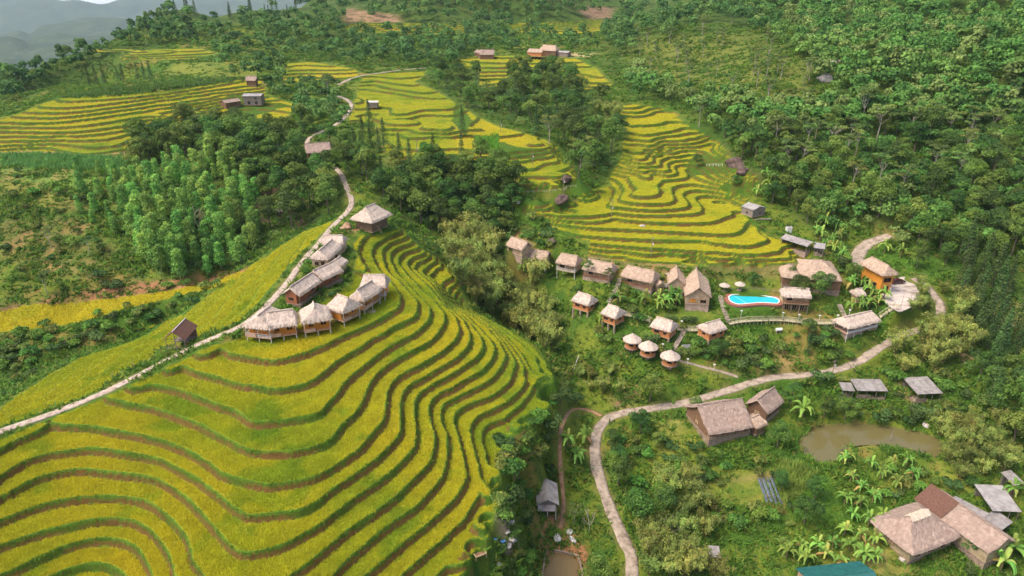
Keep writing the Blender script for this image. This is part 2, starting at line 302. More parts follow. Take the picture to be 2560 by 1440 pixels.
# ---------------------------------------------------------------- object helpers
def npmesh(name, verts, faces, m=None, col=None, smooth=False, parent=None):
    """verts (n,3), faces (k,3|4) numpy; col (n,3) per vertex"""
    me = bpy.data.meshes.new(name); verts = np.asarray(verts, np.float32); faces = np.asarray(faces, np.int32)
    me.vertices.add(len(verts)); me.vertices.foreach_set('co', verts.ravel())
    k = faces.shape[1]; me.loops.add(faces.size); me.loops.foreach_set('vertex_index', faces.ravel())
    me.polygons.add(len(faces)); me.polygons.foreach_set('loop_start', np.arange(0, faces.size, k, dtype=np.int32))
    me.polygons.foreach_set('loop_total', np.full(len(faces), k, np.int32))
    if smooth: me.polygons.foreach_set('use_smooth', np.ones(len(faces), bool))
    me.update(calc_edges=True)
    if col is not None:
        a = me.color_attributes.new('Col', 'FLOAT_COLOR', 'POINT'); c = np.ones((len(verts), 4), np.float32); c[:, :3] = col
        a.data.foreach_set('color', c.ravel())
    if m: me.materials.append(m)
    o = bpy.data.objects.new(name, me); COL.objects.link(o)
    if parent: o.parent = parent
    return o
def tag(o, label=None, cat=None, group=None, kind=None):
    if label: o['label'] = label
    if cat: o['category'] = cat
    if group: o['group'] = group
    if kind: o['kind'] = kind
    return o
def thing(name, label, cat, loc=(0, 0, 0), rz=0.0, group=None):
    o = bpy.data.objects.new(name, None); COL.objects.link(o); o.location = loc; o.rotation_euler = (0, 0, rz)
    return tag(o, label, cat, group)
# ---------------------------------------------------------------- land: masks traced on the photograph
PF = S2("-200,1185 0,1097 135,1046 262,992 342,956 430,915 505,872 590,850 610,838 640,800 700,782 750,775 820,750 880,710 893,640 882,612 900,590 960,583 1005,570 1030,600 1062,628 1092,640 1112,655 1143,682 1150,720 1165,768 1240,798 1300,834 1345,873 1378,915 1394,960 1384,1005 1340,1055 1290,1090 1257,1110 1250,1165 1252,1210 1244,1270 1225,1325 1200,1378 1160,1440 1100,1640 -200,1700")
PW = S2("832,552 760,577 640,655 560,705 462,785 330,832 200,895 100,950 0,1024 -150,1062 -150,1110 0,1066 100,1030 200,997 250,975 300,930 370,895 400,868 470,848 520,835 600,800 650,750 690,700 745,640 800,585 840,550")
PY = S2("-60,790 0,782 60,765 150,758 300,745 450,722 560,697 640,660 600,690 560,706 500,728 400,752 300,778 200,805 100,820 0,830 -60,835")
PR = S2("1290,507 1390,512 1440,505 1455,482 1530,465 1522,445 1535,425 1545,410 1555,380 1560,350 1575,335 1560,310 1530,270 1545,255 1600,262 1650,270 1690,285 1700,300 1730,320 1760,335 1795,350 1820,385 1830,405 1870,430 1890,440 1900,460 1880,490 1850,520 1880,560 1920,590 1990,610 2035,632 2020,646 1950,664 1800,664 1600,657 1470,638 1475,600 1385,585 1375,550 1300,530")
PM = S2("905,190 960,180 1065,175 1060,190 1035,205 1080,222 1110,238 1142,260 1165,272 1190,290 1250,318 1310,332 1360,348 1397,368 1402,385 1432,408 1446,440 1440,466 1350,478 1285,478 1262,440 1240,410 1200,402 1130,400 1000,398 965,385 960,350 940,305 885,305 868,312 880,280 890,240")
PL = S2("-90,376 0,379 150,379 220,389 330,376 345,362 405,327 490,305 560,300 640,303 700,300 765,268 700,250 665,240 655,204 600,200 400,232 148,245 100,262 60,278 20,292 0,300 -90,310")
PU = [(S2("290,147 345,124 500,122 545,133 480,147 300,151"), 106.0, 1.0), (S2("215,123 330,123 335,128 215,129"), 105.0, 1.4),
      (S2("706,160 780,154 890,174 897,190 850,199 710,204"), 101.6, 1.0), (S2("850,66 905,56 1160,60 1165,86 1000,84 880,80"), 115.0, 1.2),
      (S2("1272,58 1505,50 1505,78 1430,85 1290,80"), 114.0, 0.8), (S2("1150,150 1180,141 1300,139 1440,146 1490,170 1530,212 1460,224 1440,192 1380,168 1300,170 1280,182 1240,215 1200,220 1200,182 1140,170"), 98.0, 1.3)]
BARE = [S2("1738,380 1800,390 1850,402 1868,425 1800,432 1750,436 1722,440 1715,418"), S2("1850,448 1900,460 1882,492 1825,482 1795,468"), S2("1190,345 1290,362 1372,370 1360,400 1225,385"),
        S2("1285,455 1290,452 1380,495 1385,512 1290,506"), S2("1140,235 1180,300 1165,340 1130,300"), S2("1470,590 1385,570 1380,600"), S2("560,240 660,225 650,262 560,265"), S2("560,262 700,255 720,262 600,300")]
MRICE = [PY]
DIRT = [(S2("150,735 180,725 480,695 600,672 640,668 560,702 480,722 300,745 150,760 60,772"), (0.34, 0.17, 0.08), 1.0), (S2("0,770 60,760 60,785 0,790"), (0.3, 0.16, 0.08), .8),
        (S2("640,500 690,440 760,470 770,560 700,610 650,600"), (0.2, 0.13, 0.08), .8), (S2("0,376 150,380 220,391 335,376 345,380 220,402 120,394 0,388"), (0.42, 0.24, 0.12), 1.0),
        (S2("1475,640 1600,660 1800,668 1950,668 2020,650 2060,660 1950,690 1800,690 1600,685 1450,655"), (0.30, 0.20, 0.09), .75),
        (S2("1275,575 1320,585 1345,640 1300,620"), (0.38, 0.2, 0.11), 1.0), (S2("1318,660 1352,655 1352,690 1330,688"), (0.5, 0.22, 0.12), 1.0),
        (S2("1530,985 1590,960 1600,1000 1560,1025 1530,1010"), (0.24, 0.14, 0.09), .8), (S2("1415,900 1460,905 1450,950 1420,985 1405,960"), (0.32, 0.19, 0.1), .7),
        (S2("1335,1405 1350,1370 1400,1335 1455,1350 1470,1400 1465,1460 1440,1385 1360,1385 1340,1460 1310,1460"), (0.42, 0.19, 0.09), 1.0),
        (S2("1370,1300 1400,1260 1408,1300 1440,1345 1400,1375 1345,1390 1330,1440 1315,1440"), (0.44, 0.22, 0.11), .9),
        (S2("2235,955 2265,945 2290,985 2320,1000 2290,1003 2250,985"), (0.42, 0.27, 0.13), 1.0), (S2("1690,1100 1730,1060 1725,1050 1640,1040 1640,1070"), (0.3, 0.27, 0.08), .8),
        (S2("1640,1165 1750,1185 1830,1190 1950,1178 1940,1192 1800,1205 1640,1180"), (0.4, 0.24, 0.13), .8), (S2("1770,1270 1900,1300 1890,1330 1800,1300"), (0.34, 0.2, 0.11), .7),
        (S2("2170,1340 2260,1400 2290,1440 2180,1440 2100,1400"), (0.3, 0.22, 0.09), .8), (S2("2120,1390 2180,1370 2220,1400 2170,1410"), (0.5, 0.32, 0.2), .9),
        (S2("1235,1290 1275,1280 1300,1330 1290,1400 1270,1400 1260,1340"), (0.5, 0.36, 0.25), .7), (S2("1290,1190 1390,1130 1400,1110 1340,1150 1290,1230 1280,1300 1290,1310"), (0.33, 0.25, 0.09), .7),
        (S2("885,545 900,575 880,580 855,590 860,570"), (0.45, 0.2, 0.13), 1.0), (S2("865,828 900,822 905,845 875,855"), (0.32, 0.17, 0.09), 1.0),
        (S2("2400,880 2440,890 2440,910 2410,920"), (0.36, 0.24, 0.15), .9), (S2("60,520 230,560 300,640 240,700 100,690 0,640 0,560"), (0.30, 0.19, 0.08), .35),
        (S2("0,420 250,430 330,520 100,520 0,500"), (0.28, 0.23, 0.06), .4), (S2("1840,430 1870,405 1840,400"), (0.2, 0.13, 0.12), 1.0), (S2("1100,680 1080,640 1085,600"), (0.1, 0.1, 0.05), .5),
        (S2("1840,900 1950,870 2000,900 1980,930 1860,935"), (0.38, 0.27, 0.1), .5), (S2("860,20 1000,40 1000,60 860,55"), (0.36, 0.22, 0.13), .7), (S2("1430,10 1530,20 1530,45 1470,48"), (0.3, 0.18, 0.12), .7),
        (S2("2490,740 2600,780 2600,860 2500,830"), (0.3, 0.28, 0.08), .7), (S2("1400,130 1490,135 1480,142 1390,142"), (0.5, 0.38, 0.2), .8)]
LAWN = [S2('1640,1050 1730,1050 1770,1120 1700,1160 1640,1150'), S2('1690,1195 1900,1195 1930,1265 1700,1262'), S2('2200,1150 2330,1150 2460,1190 2430,1235 2300,1225 2200,1250'), S2('2040,1380 2160,1330 2290,1400 2260,1440 2030,1440'), S2('1640,1160 1830,1170 1960,1180 1950,1195 1640,1185'), S2('1960,690 2000,680 1990,730 1780,725 1790,690'), S2('430,160 650,150 640,195 400,190'), S2('1640,780 1800,770 1800,800 1650,815'), S2('1280,575 1340,600 1360,690 1290,640')]
WOODS = [S2("0,190 250,60 420,-40 2700,-60 2700,520 2450,600 2250,560 2060,600 1900,480 1830,420 1740,310 1690,260 1560,240 1500,170 1500,60 1250,60 1200,130 1130,180 800,150 600,60 420,110 200,210 0,260"),
         S2("1040,190 1160,280 1400,360 1470,460 1530,440 1560,330 1500,240 1400,180 1200,160"), S2("300,400 500,300 880,320 880,460 820,550 640,640 560,680 380,670 300,560"),
         S2("1000,560 900,400 1250,400 1300,600 1250,720 1450,850 1380,880 1180,760"), S2("2300,560 2700,560 2700,1300 2400,1150 2380,950 2300,850 2400,760"), S2("0,840 0,1000 120,920 70,850")]
GROW = [S2("0,385 300,395 330,520 0,440"), S2("0,380 320,388 300,425 0,410")]
PADS = [(S2("2000,1095 2030,1070 2060,1060 2140,1056 2230,1064 2290,1075 2340,1090 2365,1120 2340,1142 2260,1120 2180,1112 2120,1120 2090,1150 2050,1155 2010,1135 1998,1115"), 41.0, -1.3),
        (S2("1352,1480 1366,1386 1380,1378 1430,1388 1447,1402 1450,1480"), 37.5, -0.9),
        (S2("1812,745 1825,733 1870,728 1950,737 1960,755 1945,768 1850,775 1820,765"), 60.3, 0.0),
        (S2("2205,705 2262,692 2290,715 2300,750 2262,775 2240,775 2205,745"), 61.0, 0.0),
        (S2("1815,712 1960,718 1958,728 1815,722"), 61.8, 0.0)]
ROADS = {  # name: (half width, pixel line)
 'ridge_path': (0.95, S2("-130,1128 0,1079 132,1034 265,979 332,946 425,897 507,856 600,818 635,795 660,772 691,739 716,712 738,680 762,647 791,617 816,585 838,560 866,533 880,512 878,493 868,472 862,455 850,430 820,405 790,385 768,366 768,350 790,335 830,318 855,300 872,280 880,262 868,249 845,240")),
 'hill_road': (1.2, S2("845,212 870,200 900,190 960,181 1000,175 1065,170")),
 'valley_road': (1.38, S2("1590,1500 1580,1428 1582,1391 1551,1336 1529,1275 1504,1214 1489,1153 1486,1107 1495,1070 1516,1046 1550,1034 1590,1025 1648,1018 1720,1007 1765,992 1811,979 1860,964 1900,950 1942,942 2017,937 2085,927 2149,905 2184,878 2215,860 2250,840 2290,825 2340,815 2352,800 2356,780 2350,755 2335,730 2310,708 2285,695")),
 'upper_road': (2.3, S2("2225,588 2195,597 2165,612 2148,632 2142,655 2150,672")),
 'footpath': (0.5, S2("1402,1320 1410,1260 1402,1180 1396,1110 1405,1062 1422,1030 1450,1019 1480,1024 1503,1040")),
 'hillside_trail': (0.45, S2("2488,788 2520,806 2560,826 2600,845")),
 'garden_path': (0.55, S2("1697,901 1740,912 1780,923 1815,930 1845,942"))}
# ---------------------------------------------------------------- land: height and cover on one fan-spaced grid
NCOL, NROW = 850, 1200
_sv = np.linspace(-1.08, 1.08, NCOL); _yr = 62.0 * (1060.0 / 62.0) ** (np.arange(NROW) / (NROW - 1)) - 20.0
GX = _sv[None, :] * (_yr[:, None] + 25.0); GY = np.repeat(_yr[:, None], NCOL, 1)
S = base(GX, GY)
PU_, PV_, ZC_ = pix(GX, GY, S)
def grad(A):
    e = 0.5
    gx = (base(GX + e, GY) - base(GX - e, GY)) / (2 * e); gy = (base(GX, GY + e) - base(GX, GY - e)) / (2 * e)
    return gx, gy
gX, gY = grad(S); G = np.hypot(gX, gY) + 1e-4
def blur(a, k):
    a = a.astype(float)
    for _ in range(2):
        for ax in (0, 1):
            c = np.cumsum(np.pad(a, [(k + 1, k) if i == ax else (0, 0) for i in (0, 1)], mode='edge'), axis=ax)
            a = (np.take(c, range(2 * k + 1, c.shape[ax]), ax) - np.take(c, range(0, c.shape[ax] - 2 * k - 1), ax)) / (2 * k + 1)
    return a
Z = S + (fbm(GX, GY, 9.0) - 0.5) * 1.6 * smooth01((GY - 20) / 100)
TER = np.zeros_like(S); LVL = np.full(S.shape, -99.0); DLIP = np.full(S.shape, 99.0); DTOE = np.full(S.shape, 99.0); RIS = np.zeros_like(S); TH = S.copy()
SNAPX = np.zeros_like(S); SNAPY = np.zeros_like(S)
def terrace(poly, h0, dz, smin=-1e9, smax=1e9, wid=0.6, zcmax=1e9, zcmin=0):
    m = inpoly(PU_, PV_, poly) & (S > smin) & (S < smax) & (ZC_ < zcmax) & (ZC_ > zcmin)
    dz = abs(dz); q = (S - h0) / dz; k = np.floor(q); hk = h0 + dz * k
    jit = (vnoise(GX + 5, GY, 2.5) - 0.5) * 0.35 + (vnoise(GX, GY, 0.8) - 0.5) * 0.12
    w = np.minimum(wid * .55 + 0.0028 * GY, 0.4 * dz / G) * (0.8 + 0.5 * vnoise(GX, GY, 6))
    dup = (hk + dz - S) / G; dlo = (S - hk) / G
    t = np.clip(dup / w, 0, 1)
    zt = hk + dz * (1 - t) ** 1.15 + np.where(dlo < 0.7, 0.12 * (1 - dlo / 0.7), 0) * (dup > w)
    zt = zt + jit * (t < 1) * (t > 0.05) * 0.25
    TH[m] = zt[m]; TER[m] = 1; LVL[m] = (k + h0)[m]; DLIP[m] = dlo[m]; DTOE[m] = (dup - w)[m]; RIS[m] = (t < 1)[m]
    cell = 0.0026 * (GY + 22)
    for dist in (dup, -dlo, (dup - w)):
        c = m & (np.abs(dist) < 0.55 * cell)
        SNAPX[c] = (gX / G * dist)[c]; SNAPY[c] = (gY / G * dist)[c]
terrace(PF, 76.0, 1.45, 54.5, 80, 0.6, 240)
terrace(PW, 78.0, 1.7, 58, 79, 0.5, 240)
terrace(PR, 67.0, 1.1, 66.3, 104, 0.6, 400, 205)
terrace(PM, 80.0, 1.1, 78, 106, 0.6, 520, 240)
terrace(PL, 87.0, 1.1, 86, 104, 0.5, 460, 240)
for p, h, d in PU: terrace(p, h, d, 88, 125, 0.7, 900, 340)
MS = blur(TER, 2)
Z = np.where(TER > 0, TH * MS + Z * (1 - MS), Z * (1 - np.clip(MS * 2, 0, 1)) + S * np.clip(MS * 2, 0, 1))
# pads and ponds
WATER = np.zeros_like(S)
for poly, zp, dep in PADS:
    u, v, _ = pix(GX, GY, np.full_like(S, zp)); m = inpoly(u, v, poly).astype(float)
    near = np.clip(blur(m, 5) * 2.2, 0, 1)
    Z = Z * (1 - near) + (zp + 0.15) * near
    Z = np.where(m > 0, zp + dep - 0.1, Z); TER[near > 0.3] = 0; RIS[near > .3] = 0
    if dep < 0: WATER = np.maximum(WATER, m)
# ---------------------------------------------------------------- finding the land under a pixel
def _gidx(x, y):
    y = np.clip(np.asarray(y, float), 43, 1030); x = np.asarray(x, float)
    fj = (np.log((y + 20.0) / 62.0) / math.log(1060.0 / 62.0)) * (NROW - 1)
    fi = (x / (y + 25.0) + 1.08) / 2.16 * (NCOL - 1)
    fi = np.clip(fi, 0, NCOL - 1.001); fj = np.clip(fj, 0, NROW - 1.001)
    return fj.astype(int), fi.astype(int), fj - fj.astype(int), fi - fi.astype(int)
def gsample(A, x, y):
    j, i, b, a = _gidx(x, y)
    return (A[j, i] * (1 - a) + A[j, i + 1] * a) * (1 - b) + (A[j + 1, i] * (1 - a) + A[j + 1, i + 1] * a) * b
def ground(x, y): return gsample(Z, x, y)
def hit(u, v, field=None, dz=0.0):
    """first land point seen at pixel (u, v), lifted by dz above ground"""
    A = Z if field is None else field
    u = np.atleast_1d(np.asarray(u, float)); v = np.atleast_1d(np.asarray(v, float))
    a = (u - 1280) / FOC; b = (v - 720) / FOC
    best = np.full(u.shape, np.nan); prev = np.full(u.shape, 60.0); done = np.zeros(u.shape, bool)
    zc = 60.0; steps = []
    while zc < 1000: steps.append(zc); zc += max(1.0, zc * 0.008)
    for zc in steps:
        y = zc * (CP - b * SP); x = a * zc; z = CAMZ - zc * (SP + b * CP)
        g = gsample(A, x, y) + dz; h = (z < g) & ~done
        best[h] = zc; done |= h; prev[~done] = zc
    lo = prev; hi = np.where(np.isnan(best), 1000.0, best)
    for _ in range(14):
        mid = (lo + hi) / 2; y = mid * (CP - b * SP); x = a * mid; z = CAMZ - mid * (SP + b * CP)
        under = z < gsample(A, x, y) + dz; hi = np.where(under, mid, hi); lo = np.where(under, lo, mid)
    y = hi * (CP - b * SP); x = a * hi; return x, y, gsample(A, x, y), hi
def hit1(u, v, dz=0.0):
    x, y, z, d = hit(u, v, None, dz); return float(x[0]), float(y[0]), float(z[0])
# ---------------------------------------------------------------- roads cut into the land
ROADW = {}; RD = np.full(S.shape, 99.0)
for name, (hw, pl) in ROADS.items():
    pts = dense(pl, 12); x, y, z, d = hit([p[0] for p in pts], [p[1] for p in pts], S)
    P = [(x[0], y[0], z[0])]
    for k in range(1, len(x)):
        st = math.hypot(x[k] - P[-1][0], y[k] - P[-1][1])
        if st > 0.8 and st < 60 + 0 * k: P.append((float(x[k]), float(y[k]), float(z[k])))
    P = np.array(P)
    Q = [P[0]]                                        # resample evenly and smooth
    for k in range(1, len(P)):
        n = max(1, int(np.hypot(*(P[k] - P[k - 1])[:2]) / 1.2))
        for j in range(1, n + 1): Q.append(P[k - 1] + (P[k] - P[k - 1]) * j / n)
    Q = np.array(Q)
    for _ in range(6): Q[1:-1] = 0.25 * Q[:-2] + 0.5 * Q[1:-1] + 0.25 * Q[2:]
    ROADW[name] = (hw, Q)
    if name in ('footpath', 'hillside_trail', 'garden_path'): reach = hw + 0.8
    else: reach = hw + 2.0
    bx0, bx1, by0, by1 = Q[:, 0].min() - 4, Q[:, 0].max() + 4, Q[:, 1].min() - 4, Q[:, 1].max() + 4
    jj, ii = np.nonzero((GX > bx0) & (GX < bx1) & (GY > by0) & (GY < by1))
    vx, vy = GX[jj, ii], GY[jj, ii]; bd = np.full(len(vx), 99.0); bz = np.zeros(len(vx))
    for k in range(len(Q) - 1):
        ax, ay, az = Q[k]; bx, by, bz_ = Q[k + 1]
        c = np.nonzero((np.abs(vx - ax) < 5.5) & (np.abs(vy - ay) < 5.5))[0]
        if not len(c): continue
        dx, dy = bx - ax, by - ay; t = np.clip(((vx[c] - ax) * dx + (vy[c] - ay) * dy) / (dx * dx + dy * dy + 1e-9), 0, 1)
        dd = np.hypot(vx[c] - ax - t * dx, vy[c] - ay - t * dy); h = dd < bd[c]
        bd[c[h]] = dd[h]; bz[c[h]] = (az + t * (bz_ - az))[h]
    wgt = 1 - smooth01((bd - hw) / (reach - hw)); wgt[bd > reach] = 0
    # the bed itself lies a little under the slab
    tgt = bz - np.where(bd < hw + 0.1, 0.12, 0.0)
    Z[jj, ii] = Z[jj, ii] * (1 - wgt) + tgt * wgt
    RD[jj, ii] = np.minimum(RD[jj, ii], bd - hw)
# ---------------------------------------------------------------- land: cover colours (albedo of what grows or lies there; woods also darkened for shade)
def lerp(a, b, t): return a * (1 - t[..., None]) + b * t[..., None]
A_ = lambda *c: np.array(c, float)
n1 = fbm(GX, GY, 14.0); n2 = fbm(GX + 300, GY, 3.0); n3 = vnoise(GX, GY + 90, 0.9)
def rmp(t, a, b): return smooth01((t - a) / (b - a))
C = lerp(A_(0.065, 0.145, 0.015)[None, None], A_(0.155, 0.20, 0.023)[None, None], rmp(n1, .35, .62))
C = lerp(C, A_(0.05, 0.12, 0.016)[None, None], rmp(n2, .5, .7) * .8)
C = lerp(C, A_(0.30, 0.19, 0.06)[None, None], rmp(fbm(GX - 50, GY + 70, 11.0), .62, .75) * .6)
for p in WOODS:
    m = blur(inpoly(PU_, PV_, p), 4); C = lerp(C, lerp(A_(0.035, 0.075, 0.014)[None, None], A_(0.085, 0.135, 0.026)[None, None], rmp(n2, .35, .7)), m * .85)  # forest floor green, with shade under the trees put into the colour
tea = blur(inpoly(PU_, PV_, S2("1560,100 1830,80 2020,160 2030,230 1900,290 1720,220 1600,180")), 6); C = lerp(C, A_(0.17, 0.19, 0.035)[None, None], tea * .8)
for p, c, a in DIRT:
    m = blur(inpoly(PU_, PV_, p), 2) * a * (0.55 + 0.9 * rmp(n2, .3, .6)); C = lerp(C, A_(*c)[None, None] * (0.8 + 0.4 * n3[..., None]), np.clip(m, 0, 1))
for p in GROW:
    m = blur(inpoly(PU_, PV_, p), 3); C = lerp(C, A_(0.12, 0.25, 0.04)[None, None], m * .7)
for p in LAWN: C = lerp(C, A_(0.21, 0.235, 0.035)[None, None] * (.8 + .4 * n3[..., None]), blur(inpoly(PU_, PV_, p), 3) * (.35 + .5 * rmp(n2, .35, .6)))
for p in (S2('60,520 230,560 300,640 240,700 100,690 0,640 0,560'), S2('0,420 250,430 330,520 100,520 0,500'), S2('250,620 320,640 330,700 240,720')): C = lerp(C, A_(0.33, 0.20, 0.075)[None, None], blur(inpoly(PU_, PV_, p), 4) * rmp(fbm(GX + 77, GY, 8.0), .45, .66) * .55)
# rice and terrace banks
RICE = (TER > 0.5) & (RIS < 0.5) & (DLIP > 0.10 + .0013 * GY) & (DTOE > 0.05) & (RD > 1.0)
for p in BARE: RICE &= ~(inpoly(PU_, PV_, p) & (vnoise(GX, GY, 5) > 0.0))
RICE |= inpoly(PU_, PV_, PY) & (S < 70) & (ZC_ > 185)
rn = fbm(GX + 900, GY - 40, 22.0); lv = np.mod(np.sin(LVL * 12.9898) * 43758.5453, 1.0)
gold, lime = A_(0.57, 0.475, 0.024), A_(0.37, 0.42, 0.022); grn = A_(0.20, 0.31, 0.02)
tone = np.clip(0.55 + (rn - 0.5) * 1.5 + (lv - 0.5) * 0.4, 0, 1)
tone = np.where(inpoly(PU_, PV_, PW), tone * .45 + .12, tone)
tone = np.where(inpoly(PU_, PV_, PR), tone * .55 + .22, tone)
tone = np.where(inpoly(PU_, PV_, S2("1180,780 1280,820 1420,900 1420,1020 1300,1110 1230,1090 1350,960 1300,860")), tone * .2, tone)
tone = np.where(inpoly(PU_, PV_, S2("505,867 700,905 900,800 1010,740 940,600 1160,640 1160,760 1000,900 640,1060 350,960")), tone * .6, tone)
tone = np.where(inpoly(PU_, PV_, PM) & (PU_ < 1140), tone * .35 + .05, tone)
tone = np.where(inpoly(PU_, PV_, PY), .85, tone)
tone = tone - 0.3 * rmp(fbm(GX - 400, GY + 200, 7.0), .62, .74)
RC = lerp(lime[None, None], gold[None, None], np.clip(tone, 0, 1)); RC = lerp(RC, grn[None, None], np.clip(.35 - tone, 0, .8) * 1.6)
bank = lerp(A_(0.075, 0.125, 0.012)[None, None], A_(0.165, 0.095, 0.026)[None, None], rmp(fbm(GX, GY, 7.0, 3) + 0.22 * (np.clip(DTOE, -1, 0) > -0.45 * 0 - 0.35) , .42, .62))
bank = lerp(bank, A_(0.07, 0.14, 0.015)[None, None], 1.0 * inpoly(PU_, PV_, S2('1150,1460 1205,1300 1228,1110 1285,1055 1345,975 1325,900 1240,815 1430,890 1430,1060 1310,1160 1270,1460')))
up = (RIS > .5)
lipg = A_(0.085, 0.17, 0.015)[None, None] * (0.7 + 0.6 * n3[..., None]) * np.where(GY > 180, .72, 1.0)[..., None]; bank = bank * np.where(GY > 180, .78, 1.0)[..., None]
topb = up & (TH - S > -0.35)                       # upper third of each bank is grassy
C = np.where(up[..., None], np.where(topb[..., None], lipg, bank), C)
C = np.where(((TER > .5) & ~up & ~RICE)[..., None], lipg * 1.1, C)
C = np.where(RICE[..., None], RC * 0.62, C)
edge = (RD < 1.1) & (RD > -0.3); C = lerp(C, A_(0.20, 0.18, 0.06)[None, None], edge * 0.55 * rmp(n2, .35, .6))
C = np.where((WATER > 0)[..., None], A_(0.2, 0.15, 0.07)[None, None], C)
VX, VY = GX + SNAPX, GY + SNAPY
verts = np.stack([VX, VY, Z + (n3 - .5) * 0.10 * (1 - RICE)], -1).reshape(-1, 3)
jj, ii = np.meshgrid(np.arange(NROW - 1), np.arange(NCOL - 1), indexing='ij'); q = jj * NCOL + ii
faces = np.stack([q, q + 1, q + NCOL + 1, q + NCOL], -1).reshape(-1, 4)
M_LAND = attr_mat('land', fine=2.2, amt=0.30, bump=0.8, bdist=0.35)
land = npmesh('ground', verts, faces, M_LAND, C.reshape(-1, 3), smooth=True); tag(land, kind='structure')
# ---------------------------------------------------------------- roads and paths as slabs laid on their beds
M_ROAD = noisy('concrete_track', (0.15, 0.11, 0.08), (0.46, 0.37, 0.29), scale=0.7, bump=0.3, bscale=3, c3=(0.33, 0.265, 0.21), lo=.3, hi=.62)
M_DIRT = noisy('trodden_earth', (0.26, 0.14, 0.07), (0.46, 0.28, 0.17), scale=0.8, bump=0.5, bscale=4)
M_SLABS = noisy('pale_paving', (0.25, 0.19, 0.15), (0.56, 0.46, 0.38), scale=1.1, bump=0.3, bscale=3, c3=(0.45, 0.36, 0.29))
def strip(name, Q, hw, m, lift=0.06, thick=0.22, wob=0.38):
    n = len(Q); T = np.gradient(Q[:, :2], axis=0); T /= np.linalg.norm(T, axis=1)[:, None] + 1e-9; N = np.stack([-T[:, 1], T[:, 0]], 1)
    wl = hw * (1 + wob * (vnoise(Q[:, 0], Q[:, 1], 2.2) - .5)); wr = hw * (1 + wob * (vnoise(Q[:, 0] + 50, Q[:, 1], 2.2) - .5))
    rows = []
    for off, dz in ((-1, -thick), (-1, 0), (-0.5, .02), (0, .03), (0.5, .02), (1, 0), (1, -thick)):
        w = np.where(off < 0, wl, wr)[:, None] if np.isscalar(off) else wl[:, None]
        xy = Q[:, :2] + N * (w * off); rows.append(np.column_stack([xy, Q[:, 2] + lift + dz]))
    V = np.stack(rows, 1).reshape(-1, 3); F = []
    for k in range(n - 1):
        for j in range(6): a = k * 7 + j; F.append((a, a + 1, a + 8, a + 7))
    return npmesh(name, V, F, m, smooth=False)
for name, (hw, Q) in ROADW.items():
    m = M_DIRT if name in ('footpath', 'hillside_trail') else (M_SLABS if name == 'ridge_path' else M_ROAD)
    tag(strip(name, Q, hw, m), kind='structure')
def flat(name, poly, z, m, thick=0.25, lift=0.0, hole=None):
    """flat slab with the outline seen at height z"""
    P = dense(poly, 6, True)[:-1]; x, y = at([p[0] for p in P], [p[1] for p in P], z)
    bm = bmesh.new(); vs = [bm.verts.new((a, b, z + lift)) for a, b in zip(x, y)]; f = bm.faces.new(vs)
    if f.normal.z < 0: f.normal_flip()
    r = bmesh.ops.extrude_face_region(bm, geom=[f]); vv = [e for e in r['geom'] if isinstance(e, bmesh.types.BMVert)]
    for v_ in vv: v_.co.z -= thick
    bmesh.ops.recalc_face_normals(bm, faces=bm.faces[:]); bmesh.ops.triangulate(bm, faces=[g for g in bm.faces if len(g.verts) > 4])
    me = bpy.data.meshes.new(name); bm.to_mesh(me); bm.free(); me.materials.append(m); o = bpy.data.objects.new(name, me); COL.objects.link(o); return o
M_PARK = noisy('worn_concrete', (0.22, 0.17, 0.14), (0.62, 0.54, 0.48), scale=0.22, bump=0.3, bscale=3, c3=(0.46, 0.39, 0.34), stretch=(1, 2.6, 1), lo=.32, hi=.6)
tag(flat('parking_area', PADS[3][0], 61.3, M_PARK), kind='structure')
m, nt, b = mat('pond_water'); b.inputs['Base Color'].default_value = (0.15, 0.13, 0.05, 1); b.inputs['Roughness'].default_value = 0.06; b.inputs['Specular IOR Level'].default_value = 0.5
nz = node(nt, 'ShaderNodeTexNoise', Scale=0.35, Detail=3); tcw = node(nt, 'ShaderNodeTexCoord'); nt.links.new(tcw.outputs['Object'], nz.inputs[0])
bp = node(nt, 'ShaderNodeBump', Strength=0.05, Distance=0.1); nt.links.new(nz.outputs[0], bp.inputs['Height']); nt.links.new(bp.outputs[0], b.inputs['Normal']); M_POND = m
m, nt, b = mat('basin_water'); b.inputs['Base Color'].default_value = (0.20, 0.14, 0.06, 1); b.inputs['Roughness'].default_value = 0.1; M_BASINW = m
def waterplane(name, x0, x1, y0, y1, z, m):
    o = npmesh(name, [(x0, y0, z), (x1, y0, z), (x1, y1, z), (x0, y1, z)], [(0, 1, 2, 3)], m); return tag(o, kind='structure')
def pxbox(poly, z, pad):
    x, y = at([p[0] for p in poly], [p[1] for p in poly], z); return x.min() - pad, x.max() + pad, y.min() - pad, y.max() + pad
def pond(name, poly, z, m):
    P = [(1280 + (u - np.mean([q[0] for q in poly])) * 1.0 + np.mean([q[0] for q in poly]) - 1280, v) for u, v in poly]
    cx = np.mean([p[0] for p in poly]); cy = np.mean([p[1] for p in poly])
    big = [(cx + (u - cx) * 1.02, cy + (v - cy) * 1.06) for u, v in poly]
    o = flat(name, big, z, m, thick=0.05); return tag(o, kind='structure')
pond('pond_water', PADS[0][0], 40.55, M_POND); pond('basin_water', PADS[1][0], 37.2, M_BASINW)
